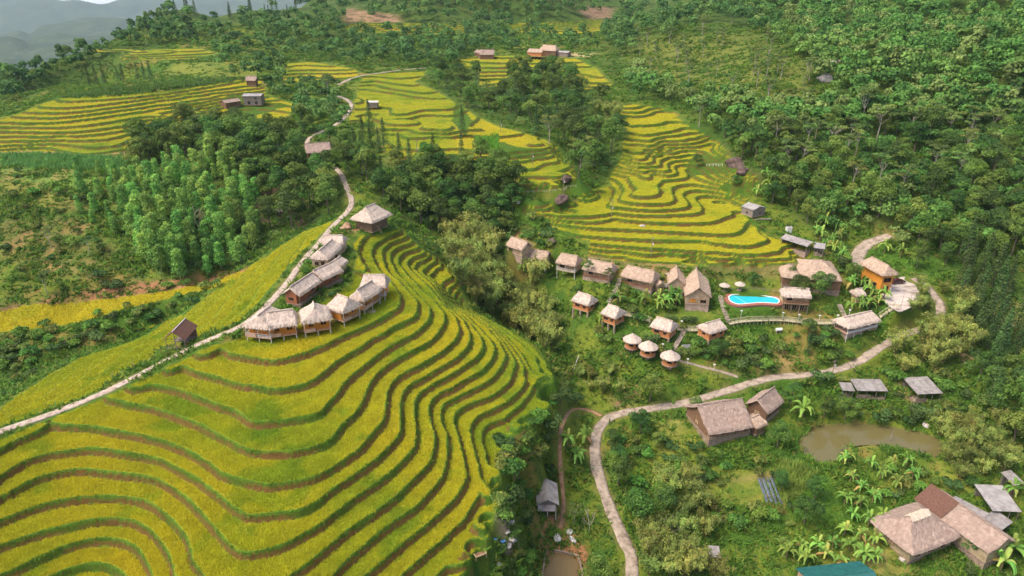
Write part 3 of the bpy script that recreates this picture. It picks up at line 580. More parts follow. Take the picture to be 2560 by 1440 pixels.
# ---------------------------------------------------------------- rice and weeds: blades on the land (stuff)
M_BLADE = attr_mat('blades', fine=0.35, amt=0.18, bump=0, rough=0.75, transl=0.3, up=0.45)
def scatter(mask, dens, seed):
    r = np.random.default_rng(seed); m = mask[:-1, :-1] & mask[1:, 1:]
    ax = (GX[:-1, 1:] - GX[:-1, :-1]) * (GY[1:, :-1] - GY[:-1, :-1]); lam = ax * dens[:-1, :-1] * m
    n = r.poisson(np.clip(lam, 0, 50)); j, i = np.nonzero(n); rep_ = n[j, i]; j = np.repeat(j, rep_); i = np.repeat(i, rep_)
    a = r.random(len(j)); b_ = r.random(len(j))
    x = (GX[j, i] * (1 - a) + GX[j, i + 1] * a) * (1 - b_) + (GX[j + 1, i] * (1 - a) + GX[j + 1, i + 1] * a) * b_; y = GY[j, i] * (1 - b_) + GY[j + 1, i] * b_
    z = gsample(Z, x, y); return x, y, z, j, i, r
def blades(name, x, y, z, c, hgt, wid, nb, r, spread=0.12, lean=0.35, label=None, kind='stuff', cat=None, tipc=1.15):
    n = len(x); X = np.repeat(x, nb) + r.normal(0, 1, n * nb) * np.repeat(spread, nb); Y = np.repeat(y, nb) + r.normal(0, 1, n * nb) * np.repeat(spread, nb); Zb = np.repeat(z, nb) - 0.05
    h = np.repeat(hgt, nb) * r.uniform(.6, 1.2, n * nb); w = np.repeat(wid, nb) * r.uniform(.7, 1.3, n * nb); th = r.uniform(0, 6.283, n * nb)
    dx, dy = np.cos(th) * w / 2, np.sin(th) * w / 2; lx = r.normal(0, lean, n * nb) * h; ly = r.normal(0, lean, n * nb) * h
    V = np.empty((n * nb, 3, 3)); V[:, 0] = np.stack([X - dx, Y - dy, Zb], 1); V[:, 1] = np.stack([X + dx, Y + dy, Zb], 1); V[:, 2] = np.stack([X + lx, Y + ly, Zb + h], 1)
    cc = np.repeat(c, nb, axis=0) * r.uniform(.84, 1.16, (n * nb, 1)) * r.normal(1, .025, (n * nb, 3)); CC = np.repeat(cc[:, None], 3, 1); CC[:, 2] *= tipc
    o = npmesh(name, V.reshape(-1, 3), np.arange(n * nb * 3).reshape(-1, 3), M_BLADE, np.clip(CC.reshape(-1, 3), 0, 1)); return tag(o, label, cat, None, kind)
for nm, msk, base_d, lab, sd in (
    ('rice_crop', inpoly(PU_, PV_, PF), 7.0, 'ripening yellow green rice on the large curving front terraces', 1),
    ('rice_crop', inpoly(PU_, PV_, PW) | inpoly(PU_, PV_, PY), 5.0, 'lime green rice on the slope left of the pale ridge path', 2),
    ('rice_crop', inpoly(PU_, PV_, PR), 4.0, 'bright yellow rice on the stepped fan of terraces above the resort', 3),
    ('rice_crop', inpoly(PU_, PV_, PM), 3.0, 'yellow and green rice on the middle terraces beside the winding track', 4),
    ('rice_crop', inpoly(PU_, PV_, PL), 3.0, 'yellow rice on the long level terraces at the left', 5),
    ('rice_crop', PV_ < 235, 1.2, 'thin yellow rice strips on the farthest terraces', 6)):
    done_ = np.zeros_like(RICE) if sd == 1 else done_
    mk = RICE & msk & ~done_; done_ = done_ | (RICE & msk)
    x, y, z, j, i, r = scatter(mk, base_d * 2.3 * np.clip(140.0 / (GY + 20), 0.3, 1.6) ** 1.4, sd)
    c = RC[j, i]; w = 0.045 + 0.00062 * y; print('rice', sd, len(x))
    blades(nm, x, y, z, c * 1.12, np.clip(0.56 - .0012 * y, .22, .5), w, 7, r, lean=.2, spread=0.10 + 0.0006 * y, label=lab)
# grass on lips and banks
mk = (TER > .5) & ~RICE & (GY < 190); x, y, z, j, i, r = scatter(mk & ((RIS < .5) | topb | (vnoise(GX, GY, 3) > .55)), 2.4 * np.clip(140.0 / (GY + 20), .2, 1.5) ** 2.2, 21)
blades('bank_grass', x, y, z, np.array([[0.11, 0.21, 0.02]]) * r.uniform(.6, 1.5, (len(x), 1)), 0.28 + 0 * x, 0.10 + .0012 * y, 3, r, spread=.12 + .0006 * y, lean=.6, label='short green grass along the terrace lips and banks')
# weeds and low bushes away from the terraces
free = (TER < .5) & ~RICE & (MS < .2) & (RD > .5) & (WATER < .5) & (S > 20)
for poly, zp, dep in PADS: free &= ~(inpoly(*pix(GX, GY, np.full_like(S, zp))[:2], poly))
dens = (0.35 + 1.6 * rmp(fbm(GX + 20, GY, 7.0), .42, .6)) * np.clip(170.0 / (GY + 20), .12, 1.5) ** 1.5
for p in LAWN: dens = dens * (1 - .88 * inpoly(PU_, PV_, p))
wood = np.zeros_like(S)
for p in WOODS: wood = np.maximum(wood, inpoly(PU_, PV_, p))
x, y, z, j, i, r = scatter(free & (PV_ > 60) & (PU_ > -100) & (PU_ < 2660), dens * 1.5, 31)
pal = np.array([[0.085, 0.185, 0.022], [0.12, 0.24, 0.028], [0.065, 0.14, 0.022], [0.17, 0.235, 0.035], [0.23, 0.23, 0.055]]); k = r.choice(5, len(x), p=[.32, .27, .2, .15, .06])
print('weeds', len(x)); big = r.random(len(x)) ** 3
blades('undergrowth', x, y, z, pal[k], .35 + .9 * big, .22 + .0016 * y + .2 * big, 9, r, spread=.28 + .5 * big, lean=.75, label='mixed green weeds and ferns covering the open slopes')
# ---------------------------------------------------------------- building materials
M_THATCH = noisy('pale_thatch', (0.42, 0.33, 0.27), (0.70, 0.58, 0.49), scale=1.6, bump=.7, bscale=7, c3=(0.58, 0.47, 0.39), stretch=(1, 1, .5), bdist=.3)
M_THATCH2 = noisy('weathered_thatch', (0.34, 0.24, 0.175), (0.56, 0.42, 0.32), scale=1.3, bump=.7, bscale=7, c3=(0.45, 0.33, 0.245), bdist=.2)
M_THATCH3 = noisy('grey_brown_thatch', (0.29, 0.205, 0.17), (0.46, 0.345, 0.285), scale=1.2, bump=.6, bscale=9, c3=(0.345, 0.255, 0.205), bdist=.2)
M_ORANGE = noisy('orange_planks', (0.58, 0.20, 0.025), (0.82, 0.36, 0.06), scale=1.5, stretch=(4, 4, .5), rough=.6)
M_BROWN = noisy('brown_timber', (0.13, 0.07, 0.04), (0.30, 0.18, 0.11), scale=2.0, stretch=(3, 3, .5))
M_GREYW = noisy('grey_timber', (0.16, 0.13, 0.11), (0.36, 0.30, 0.26), scale=2.0, stretch=(3, 3, .5))
M_BAMB = noisy('split_bamboo', (0.36, 0.25, 0.13), (0.62, 0.46, 0.28), scale=2.5, stretch=(3, 3, .5))
M_REDW = noisy('reddish_boards', (0.28, 0.10, 0.05), (0.46, 0.19, 0.10), scale=2.0, stretch=(4, 4, .4))
M_PLAST = noisy('straw_clay_wall', (0.36, 0.25, 0.16), (0.56, 0.43, 0.30), scale=1.2, bump=.2)
M_BRICK = noisy('orange_brick', (0.46, 0.17, 0.06), (0.66, 0.29, 0.12), scale=3, bump=.3)
M_STONE = noisy('pale_rubble', (0.30, 0.20, 0.145), (0.56, 0.43, 0.34), scale=1.6, bump=.8, bscale=4)
M_CONC = noisy('bare_concrete', (0.22, 0.155, 0.115), (0.40, 0.30, 0.23), scale=1.5, bump=.2)
M_WHITE = noisy('white_paint', (0.66, 0.64, 0.6), (0.82, 0.81, 0.78), scale=1.5)
M_DARK = mat('dark_opening')[0]; M_DARK.node_tree.nodes['Principled BSDF'].inputs['Base Color'].default_value = (0.02, 0.018, 0.015, 1)
M_GLASS = mat('window_glass')[0]; _b = M_GLASS.node_tree.nodes['Principled BSDF']; _b.inputs['Base Color'].default_value = (0.03, 0.035, 0.04, 1); _b.inputs['Roughness'].default_value = .12
M_PINKW = noisy('pinkish_boards', (0.50, 0.30, 0.22), (0.66, 0.44, 0.34), scale=2, stretch=(3, 3, .5))
M_TILE = noisy('dark_red_tile', (0.10, 0.05, 0.035), (0.20, 0.105, 0.075), scale=3.5, bump=.8, bscale=5)
M_STRAW = noisy('fresh_straw', (0.52, 0.42, 0.30), (0.80, 0.70, 0.56), scale=3, bump=.6, stretch=(3, 1, 1))
M_EARTHW = noisy('earth_wall', (0.30, 0.23, 0.13), (0.50, 0.40, 0.26), scale=.8, bump=.3)
def wave_mat(name, c1, c2, axis_scale=5.0, dirt=(0.2, 0.17, 0.15)):
    m = noisy(name, c1, c2, scale=.7, rough=.55, c3=tuple((a + b) / 2 for a, b in zip(c1, c2)), lo=.3, hi=.6); nt = m.node_tree; b = nt.nodes['Principled BSDF']
    tc = node(nt, 'ShaderNodeTexCoord'); wv = node(nt, 'ShaderNodeTexWave', Scale=axis_scale); wv.bands_direction = 'X'; nt.links.new(tc.outputs['Object'], wv.inputs[0])
    bp = node(nt, 'ShaderNodeBump', Strength=.9, Distance=.08); nt.links.new(wv.outputs[1], bp.inputs['Height']); nt.links.new(bp.outputs[0], b.inputs['Normal']); return m
M_SHEET = wave_mat('grey_fibre_sheet', (0.22, 0.19, 0.18), (0.46, 0.42, 0.40), 2.2)
M_SHEETW = wave_mat('pale_sheet', (0.30, 0.27, 0.26), (0.52, 0.49, 0.47), 2.2)
M_TEAL = wave_mat('teal_metal_sheet', (0.012, 0.10, 0.10), (0.03, 0.17, 0.16), 1.6)
# ---------------------------------------------------------------- mesh pieces
class MB:
    def __init__(s): s.v = []; s.f = []
    def quad(s, a, b, c, d): n = len(s.v); s.v += [a, b, c, d]; s.f.append((n, n + 1, n + 2, n + 3)); return s
    def box(s, x0, x1, y0, y1, z0, z1, tap=0.0):
        n = len(s.v); t = tap
        s.v += [(x0, y0, z0), (x1, y0, z0), (x1, y1, z0), (x0, y1, z0), (x0 + t, y0 + t, z1), (x1 - t, y0 + t, z1), (x1 - t, y1 - t, z1), (x0 + t, y1 - t, z1)]
        for f in ((0, 3, 2, 1), (4, 5, 6, 7), (0, 1, 5, 4), (1, 2, 6, 5), (2, 3, 7, 6), (3, 0, 4, 7)): s.f.append(tuple(n + i for i in f))
        return s
    def bar(s, p, q, r, k=6, r2=None):
        p = Vector(p); q = Vector(q); d = (q - p); 
        if d.length < 1e-6: return s
        d.normalize(); a = d.orthogonal().normalized(); b = d.cross(a); n = len(s.v); r2 = r if r2 is None else r2
        for P_, rr in ((p, r), (q, r2)):
            for i in range(k): t = 6.2832 * i / k; s.v.append(tuple(P_ + a * math.cos(t) * rr + b * math.sin(t) * rr))
        for i in range(k): j = (i + 1) % k; s.f.append((n + i, n + j, n + k + j, n + k + i))
        s.f.append(tuple(n + i for i in range(k))[::-1]); s.f.append(tuple(n + k + i for i in range(k))); return s
    def tube(s, pts, r, k=6):
        for a, b in zip(pts[:-1], pts[1:]): s.bar(a, b, r, k)
        return s
    def cyl(s, x, y, z0, z1, r0, r1=None, k=20): return s.bar((x, y, z0), (x, y, z1), r0, k, r1)
    def sheet(s, a, b, c, d, th):
        """thick panel through four corners"""
        A, B, C_, D = map(Vector, (a, b, c, d)); n_ = (B - A).cross(D - A).normalized() * th; n = len(s.v)
        s.v += [tuple(p) for p in (A, B, C_, D)] + [tuple(p - n_) for p in (A, B, C_, D)]
        for f in ((0, 1, 2, 3), (7, 6, 5, 4), (0, 4, 5, 1), (1, 5, 6, 2), (2, 6, 7, 3), (3, 7, 4, 0)): s.f.append(tuple(n + i for i in f))
        return s
    def build(s, name, m, parent=None, smooth=False):
        me = bpy.data.meshes.new(name); me.from_pydata([tuple(p) for p in s.v], [], s.f); me.update(); me.materials.append(m)
        if smooth: me.polygons.foreach_set('use_smooth', [True] * len(me.polygons))
        o = bpy.data.objects.new(name, me); COL.objects.link(o)
        if parent: o.parent = parent
        return o
def thatch(name, L, W, ze, rise, ridge, hip, m, parent, thick=.34, shag=.3, rs=0, sag=.25, res=.22, notch=0.0):
    """thatched roof: eave rectangle L x W centred on the origin, eave height ze; ridge 'x' or 'y'"""
    r = np.random.default_rng(rs); a, b = (L, W) if ridge == 'x' else (W, L)      # a along the ridge
    nx = max(8, int(a / res)); ny = max(8, int(b / res)); X, Y = np.meshgrid(np.linspace(-1, 1, nx + 1), np.linspace(-1, 1, ny + 1))
    ed = np.abs(Y); h = 1 - ed                                   # gable profile
    if hip > 0: h = np.minimum(h, (1 - np.abs(X)) * (a / 2) / hip)
    h = np.clip(h, 0, 1); prof = h - sag * .35 * np.sin(h * math.pi) * .6
    e = np.maximum(np.abs(X), np.abs(Y)); rnd = 1 - .05 * np.clip((np.abs(X) + np.abs(Y) - 1.55) / .45, 0, 1)
    ph = r.random(4) * 6
    wav = .10 * (np.sin(X * a * 1.7 + ph[0]) + np.sin(Y * b * 2.1 + ph[1]) + np.sin((X * a + Y * b) * 1.1 + ph[2])) / 2
    bowl = -notch * rise * np.exp(-(X * 2.2) ** 2) * (h > .75)
    droop = -.28 * np.clip((e - .86) / .14, 0, 1) ** 2
    z = ze + thick + rise * prof + wav * .6 + r.normal(0, .035, X.shape) + bowl + droop * thick * 2
    out = (e > .999) * 1.0; j = shag * (r.random(X.shape) - .4) * out
    x = X * (a / 2) * rnd + np.sign(X) * j * (np.abs(X) > .999); y = Y * (b / 2) * rnd + np.sign(Y) * j * (np.abs(Y) > .999)
    zt = z - out * thick * (.35 + .5 * r.random(X.shape)); zb = z - thick * .9 - out * (shag * .8 * r.random(X.shape)) * .5
    n = X.size; idx = np.arange(n).reshape(X.shape)
    V = np.concatenate([np.stack([x, y, zt], -1).reshape(-1, 3), np.stack([x * .985, y * .985, zb], -1).reshape(-1, 3)])
    q = np.stack([idx[:-1, :-1], idx[:-1, 1:], idx[1:, 1:], idx[1:, :-1]], -1).reshape(-1, 4); F = [q, q[:, ::-1] + n]
    for line in (idx[0, :], idx[:, -1], idx[-1, ::-1], idx[::-1, 0]): F.append(np.stack([line[1:], line[:-1], line[:-1] + n, line[1:] + n], -1))
    F = np.concatenate(F)
    # hanging straw along the eaves and loose stalks on the slopes
    per = []
    cnt = int((a + b) * 2 * 9 * (1 if shag > .15 else .45))
    for _ in range(cnt):
        t = r.random() * 2 * (a + b)
        if t < a: px, py, nx_, ny_ = -a / 2 + t, -b / 2, 0, -1
        elif t < a + b: px, py, nx_, ny_ = a / 2, -b / 2 + t - a, 1, 0
        elif t < 2 * a + b: px, py, nx_, ny_ = a / 2 - (t - a - b), b / 2, 0, 1
        else: px, py, nx_, ny_ = -a / 2, b / 2 - (t - 2 * a - b), -1, 0
        gx, gy = abs(px) / (a / 2), abs(py) / (b / 2); hh = 1 - gy
        if hip > 0: hh = min(hh, (1 - gx) * (a / 2) / hip)
        zz = ze + thick * .55 + rise * max(hh, 0) * .93; l = (.25 + .55 * r.random()) * (shag / .3 + .15); w = .05 + .07 * r.random(); u = r.normal(0, .18)
        per.append(((px * .97, py * .97, zz), (px * .97 + (ny_ * w or 0) + nx_ * 0, py * .97 + nx_ * w, zz), (px + nx_ * l * .55 + ny_ * u, py + ny_ * l * .55 + nx_ * u, zz - l * .75)))
    rot = (lambda p: p) if ridge == 'x' else (lambda p: np.stack([-p[:, 1], p[:, 0], p[:, 2]], 1))
    P = np.array(per).reshape(-1, 3); nv = len(V); me = bpy.data.meshes.new(name)
    allv = rot(np.concatenate([V, P])); fl = [tuple(f) for f in F] + [(nv + 3 * k, nv + 3 * k + 1, nv + 3 * k + 2) for k in range(len(P) // 3)]
    me.from_pydata(allv.tolist(), [], fl); me.materials.append(m); me.update()
    o = bpy.data.objects.new(name, me); COL.objects.link(o); o.parent = parent
    # ridge roll
    rl = a - 2 * hip * .92 if hip > 0 else a * .985
    if rl > .8:
        mb = MB(); k = max(3, int(rl / .5)); pts = []
        for i in range(k + 1):
            xx = -rl / 2 + rl * i / k; pts.append((xx, r.normal(0, .02), ze + thick + rise * (1 - .0) + .04 - notch * rise * math.exp(-(xx / (a / 2) * 2.2) ** 2) + r.normal(0, .02)))
        n0 = 8
        for i in range(k): mb.bar(pts[i], pts[i + 1], .19 if shag > .15 else .15, n0)
        if ridge == 'y': mb.v = [(-y_, x_, z_) for x_, y_, z_ in mb.v]
        mb.build('ridge_cap', m, o)
    return o
def sheetroof(name, L, W, ze, rise, ridge, m, parent, mono=False, patches=()):
    mb = MB(); a, b = (L, W) if ridge == 'x' else (W, L)
    def R_(p): return p if ridge == 'x' else (-p[1], p[0], p[2])
    if mono: mb.sheet(R_((-a / 2, -b / 2, ze)), R_((a / 2, -b / 2, ze)), R_((a / 2, b / 2, ze + rise)), R_((-a / 2, b / 2, ze + rise)), .07)
    else:
        mb.sheet(R_((-a / 2, -b / 2, ze)), R_((a / 2, -b / 2, ze)), R_((a / 2, 0, ze + rise)), R_((-a / 2, 0, ze + rise)), .07)
        mb.sheet(R_((a / 2, b / 2, ze)), R_((-a / 2, b / 2, ze)), R_((-a / 2, 0, ze + rise + .004)), R_((a / 2, 0, ze + rise + .004)), .07)
    o = mb.build(name, m, parent)
    if not mono:
        c = MB(); c.bar(R_((-a / 2, 0, ze + rise + .03)), R_((a / 2, 0, ze + rise + .03)), .1, 6); c.build('ridge_cap', M_WHITE if m is M_TILE else m, o)
    for (x0, x1, t0, t1) in patches:
        def pt(xf, tf):
            y = -b / 2 + tf * (b if mono else b / 2); return R_((-a / 2 + xf * a, y, ze + rise * (tf if mono else tf) + .05))
        q = MB(); q.sheet(pt(x0, t0), pt(x1, t0), pt(x1, t1), pt(x0, t1), .02); q.build('patch_sheet', M_SHEETW, o)
    return o
def opening(parent, x, y, z, w, h, face, fm, pm, depth=.1):
    """window or door: frame standing proud of the wall, pane as sub-part; face is the outward direction"""
    fr = MB(); pn = MB(); t = .09
    for (a0, a1, b0, b1) in ((-w / 2, w / 2, h - t, h), (-w / 2, w / 2, 0, t), (-w / 2, -w / 2 + t, t, h - t), (w / 2 - t, w / 2, t, h - t), (-t / 2.4, t / 2.4, t, h - t)):
        fr.box(a0, a1, -depth, .02, b0, b1)
    pn.box(-w / 2 + t, w / 2 - t, -depth * .45, .015, t, h - t)
    c, s_ = {'-y': (1, 0), '+y': (-1, 0), '-x': (0, -1), '+x': (0, 1)}[face]
    for m_ in (fr, pn): m_.v = [(x + c * px - s_ * py, y + s_ * px + c * py, z + pz) for px, py, pz in m_.v]
    f = fr.build('window' if h < 1.7 else 'door', fm, parent); pn.build('pane', pm, f); return f
def railing(parent, pts, z, h, m, gap=.9):
    mb = MB()
    for (a, b) in zip(pts[:-1], pts[1:]):
        for hh in (h, h * .55, h * .15): mb.bar((a[0], a[1], z + hh), (b[0], b[1], z + hh), .05, 5)
        d = math.hypot(b[0] - a[0], b[1] - a[1]); k = max(1, int(d / gap))
        for i in range(k + 1): t = i / k; x = a[0] + (b[0] - a[0]) * t; y = a[1] + (b[1] - a[1]) * t; mb.bar((x, y, z), (x, y, z + h + .04), .05, 5)
    return mb.build('railing', m, parent)
def house(name, label, cat, B, C_, A=None, W=None, He=3.2, zf=.3, rise=2.0, ridge='x', hip=0.0, roof='thatch', rm=None, wm=None, oh=.55, porch=0.0, posts=0, pm=None,
          wins=(), shag=.3, rail=False, base=None, group=None, thick=.34, ohf=None, notch=0.0, dmin=None, mono=False, patches=(), deck=None, sag=.25, extra=None, skirt=True, seed=0, open_=False, Ladd=0.0, res=.22, straw=False):
    """B-C: front eave corners in the photograph, A: the corner beside B that goes back; heights above ground"""
    px = [p for p in (A, B, C_) if p]; u = sum(p[0] for p in (B, C_)) / 2; v = sum(p[1] for p in (B, C_)) / 2
    x, y, z = hit1(u, v + 6, 0); g = z
    for _ in range(8):
        ze = g + He; P = {k: Vector([float(q) for q in at(p[0], p[1], ze)]) for k, p in (('B', B), ('C', C_), ('A', A)) if p}
        ux = (P['C'] - P['B']); L = ux.length; ux.normalize(); uy = Vector((-ux.y, ux.x))
        if A: w = (P['A'] - P['B']).dot(uy); sg = 1 if w > 0 else -1; Wd = W or abs(w)
        else: sg = 1 if uy.y > 0 else -1; Wd = W
        ctr = (P['B'] + P['C']) / 2 + uy * sg * Wd / 2
        fr_ = (P['B'] + P['C']) / 2 + uy * sg * min(1.0, Wd * .2); g2 = (.4 * float(ground(ctr.x, ctr.y)) + .6 * float(ground(fr_.x, fr_.y))) if dmin is None else dmin; g = g * .5 + g2 * .5
    L += Ladd
    ang = math.atan2(ux.y, ux.x) + (0 if sg > 0 else math.pi)
    t = thing(name, label, cat, (ctr.x, ctr.y, g), ang, group); w_, l_ = Wd / 2, L / 2; ohf = oh if ohf is None else ohf
    print(name, round(L, 1), round(Wd, 1), 'z', round(g, 1), label[:40])
    x0, x1, y0, y1 = -l_ + oh, l_ - oh, -w_ + ohf, w_ - oh; wm = wm or M_ORANGE; pm = pm or M_GREYW
    if roof == 'thatch': thatch('roof', L, Wd, He, rise, ridge, hip, rm or M_THATCH, t, thick, shag, seed + len(label), sag, res, notch)
    else: sheetroof('roof', L, Wd, He, rise, ridge, rm or M_SHEET, t, mono, patches)
    yw = y0 + porch
    if not open_:
        top = He + .12; wb = MB().box(x0, x1, yw, y1, zf, top)
        if ridge == 'x':
            for xe in (x0 + .01, x1 - .07): 
                n = len(wb.v); hh = He + rise * max(0.0, 1 - 2 * ohf / Wd) * .92; yy = (yw + y1) / 2
                if hip < 1: wb.v += [(xe, yw + .01, top), (xe, y1 - .01, top), (xe, 0, hh), (xe + .06, yw + .01, top), (xe + .06, y1 - .01, top), (xe + .06, 0, hh)]; wb.f += [(n, n + 1, n + 2), (n + 5, n + 4, n + 3), (n, n + 2, n + 5, n + 3), (n + 1, n + 4, n + 5, n + 2)]
        else:
            for ye in (yw + .01, y1 - .07):
                n = len(wb.v); hh = He + rise * max(0.0, 1 - 2 * oh / L) * .92
                if hip < 1: wb.v += [(x0 + .01, ye, top), (x1 - .01, ye, top), (0, ye, hh), (x0 + .01, ye + .06, top), (x1 - .01, ye + .06, top), (0, ye + .06, hh)]; wb.f += [(n, n + 1, n + 2), (n + 5, n + 4, n + 3), (n, n + 2, n + 5, n + 3), (n + 1, n + 4, n + 5, n + 2)]
        wo_ = wb.build('wall', wm, t)
        for (fc, f, zz, ww, hh, kind) in wins:
            face = fc
            if face == '-y': xx, yy = x0 + (x1 - x0) * f, yw
            elif face == '+y': xx, yy = x0 + (x1 - x0) * f, y1
            elif face == '+x': xx, yy = x1, yw + (y1 - yw) * f
            else: xx, yy = x0, yw + (y1 - yw) * f
            opening(t, xx, yy, zf + zz, ww, hh, face, {'o': M_ORANGE, 'b': M_BROWN, 'w': M_WHITE, 'g': M_GREYW, 'p': M_PINKW}[kind[0]], {'d': M_DARK, 'g': M_GLASS, 'b': M_BAMB, 'r': M_REDW, 'o': M_ORANGE}[kind[1]])
    if deck is None: deck = zf > .25
    if deck: MB().box(x0 - .12, x1 + .12, y0 - .12, y1 + .12, zf - .16, zf).build('floor_deck', M_PINKW if base == 'pink' else (M_CONC if base in ('stone', 'conc') else M_BAMB), t)
    if base in ('stone', 'conc'): MB().box(x0, x1, y0, y1, -2.5, zf - .16, .0).build('plinth', M_STONE if base == 'stone' else M_CONC, t)
    elif zf > .5 or posts:
        n = max(2, posts or int(L / 2.2)); rad = .16 if base == 'thickpost' else .10; pmt = M_STONE if base == 'thickpost' else pm
        for yy in (y0 + .15, y1 - .15):
            for i in range(n):
                xx = x0 + .15 + (x1 - x0 - .3) * i / (n - 1); MB().bar((xx, yy, -2.0), (xx, yy, (zf - .1) if not open_ else He + .1), rad * (2.0 if base == 'thickpost' else 1), 8).build('post', pmt, t)
    if porch > .3:
        n = max(2, int(L / 2.4))
        for i in range(n): xx = x0 + .1 + (x1 - x0 - .2) * i / (n - 1); MB().bar((xx, y0 + .05, zf), (xx, y0 + .05, He + .15), .07, 6).build('porch_post', pm, t)
    if rail: railing(t, [(x0, yw, 0), (x0, y0, 0), (x1, y0, 0), (x1, yw, 0)] if porch > .3 else [(x0, y0 - .1, 0), (x1, y0 - .1, 0)], zf, .85, rail if rail is not True else M_ORANGE)
    if extra: extra(t, x0, x1, y0, y1, yw, zf, He, l_, w_)
    if straw:
        rc = [c for r_ in t.children if r_.name.startswith('roof') for c in r_.children][0]; rc.data.materials[0] = M_STRAW; sb = MB(); n_ = 10; hl = l_ - hip + .6
        for k in range(n_):
            xa, xb = -hl + 2 * hl * k / n_, -hl + 2 * hl * (k + 1) / n_; zt = He + thick + rise + .05
            for s_ in (-1, 1): sb.sheet((xa, 0, zt + .12), (xb, 0, zt + .12 + .03 * (k % 2)), (xb, s_ * (1.0 + .15 * (k % 3)), zt - .75), (xa, s_ * (1.0 + .12 * ((k + 1) % 3)), zt - .75), .12 * s_)
        sb.build('straw_ridge', M_STRAW, rc.parent)
    t['foot'] = [float(x0), float(x1), float(y0), float(y1)]
    del t['foot']
    FOOT.append((ctr.x, ctr.y, max(L, Wd) / 2 + .6, ang, l_ + .8, w_ + .8))
    return t
FOOT = []
GH = 'thatched huts in the ridge hamlet'; GB = 'thatched bungalows along the resort slope'; GR = 'round brick huts below the walkway'
W1 = (('-y', .28, .75, 1.1, 1.0, 'od'), ('-y', .75, .75, 1.3, 1.0, 'od'))
def stilt_extra(t, x0, x1, y0, y1, yw, zf, He, l_, w_):
    MB().box(x0 - .05, x0 + (x1 - x0) * .42, y0 - .22, y0 - .13, zf - .1, zf + .75).build('balcony_panel', M_PINKW, t)
def steps_extra(t, x0, x1, y0, y1, yw, zf, He, l_, w_):
    lad = MB(); xm = x0 + (x1 - x0) * .3
    for s_ in (-.35, .35): lad.bar((xm + s_, y0 - 2.0, -.3), (xm + s_, y0 - .1, zf + 1.7), .06, 5)
    for k in range(8): zz = (k + .5) / 8; lad.bar((xm - .35, y0 - 2.0 + 1.9 * zz, -.3 + (zf + 2.0) * zz), (xm + .35, y0 - 2.0 + 1.9 * zz, -.3 + (zf + 2.0) * zz), .05, 5)
    lad.build('ladder', M_BAMB, t)
    for i in range(14):
        xx = x0 + (x1 - x0) * i / 13; MB().bar((xx, y0 - .02, 0), (xx, y0 - .02, He), .07, 5).build('wall_post', M_GREYW, t)
    for i in range(1, 8):
        yy = y0 + (y1 - y0) * i / 8
        for xx in (x0 - .02, x1 + .02): MB().bar((xx, yy, 0), (xx, yy, He), .07, 5).build('wall_post', M_GREYW, t)
# --- ridge hamlet, far to near
house('thatched_hall', 'large open-sided thatched hall with wooden ladder at the top of the ridge hamlet', 'hall', (933, 558), (981, 537), A=(872, 548), He=4.0, zf=.4, rise=3.6, hip=3.2, Ladd=1.0, wm=M_BROWN, oh=1.5, base=None, group=None, extra=steps_extra, posts=0, shag=.2, deck=True, thick=.3)
house('thatched_house', 'thatched roof farthest up the path, partly behind the notched roof', 'house', (803, 611), (860, 611), A=(802, 600), W=5.5, He=2.9, rise=1.5, hip=.9, wm=M_PLAST, group=GH, shag=.25, wins=(('-y', .7, .2, .9, 1.6, 'bd'),))
house('thatched_house', 'thatched house with pale walls and a dark doorway beside the widening path', 'house', (820, 650), (859, 615), A=(772, 647), He=3.1, rise=1.9, hip=1.1, wm=M_PLAST, group=GH, shag=.28, wins=(('-x', .3, .1, 1.0, 2.0, 'bd'), ('-x', .7, .8, 1.1, 1.0, 'bd'), ('+x', .3, .1, 1.0, 2.0, 'bd'), ('-y', .6, .8, 1.2, 1.0, 'bd')))
LW = (('-y', .12, .1, .9, 1.9, 'br'), ('-y', .32, .7, 1.2, 1.0, 'br'), ('-y', .55, .1, .9, 1.9, 'br'), ('-y', .78, .7, 1.3, 1.0, 'bd'), ('-x', .5, .9, 1.4, .8, 'bd'), ('+x', .5, .9, 1.4, .8, 'bd'))
house('longhouse', 'lower half of the long reddish-walled house with a thatched gable roof by the path', 'house', (749, 742), (806, 703), A=(711, 731), He=3.0, zf=.5, rise=1.9, hip=0, wm=M_REDW, base='conc', porch=.9, wins=LW, group=GH, shag=.18)
house('longhouse', 'upper half of the long house with open veranda posts, uphill of its reddish-walled twin', 'house', (807, 702), (861, 676), W=6.0, He=3.0, zf=.5, rise=1.9, hip=0, wm=M_REDW, base='conc', porch=1.1, wins=LW[:4], group=GH, shag=.18)
house('thatched_shed', 'small thatched outbuilding at the uphill end of the long house', 'shed', (856, 668), (872, 652), W=4.2, He=2.6, rise=1.3, hip=.8, wm=M_BAMB, group=GH, shag=.25)
house('stilt_hut', 'stilt hut with a wide flat-topped thatch, uphill of the others in its row', 'hut', (900, 720), (963, 720), W=6.2, He=3.95, zf=1.5, rise=2.00, Ladd=.6, hip=.8, wins=W1, base='pink', group=GH, pm=M_WHITE, shag=.3, rail=M_WHITE, porch=1.0)
house('stilt_hut', 'orange stilt hut with a steep thatch, second from the uphill end of the hut row', 'hut', (913, 753), (955, 725), A=(876, 742), He=3.95, zf=1.5, rise=2.08, Ladd=.8, hip=.9, wins=W1, base='pink', group=GH, pm=M_WHITE, shag=.3, rail=M_BAMB, porch=.9, extra=stilt_extra)
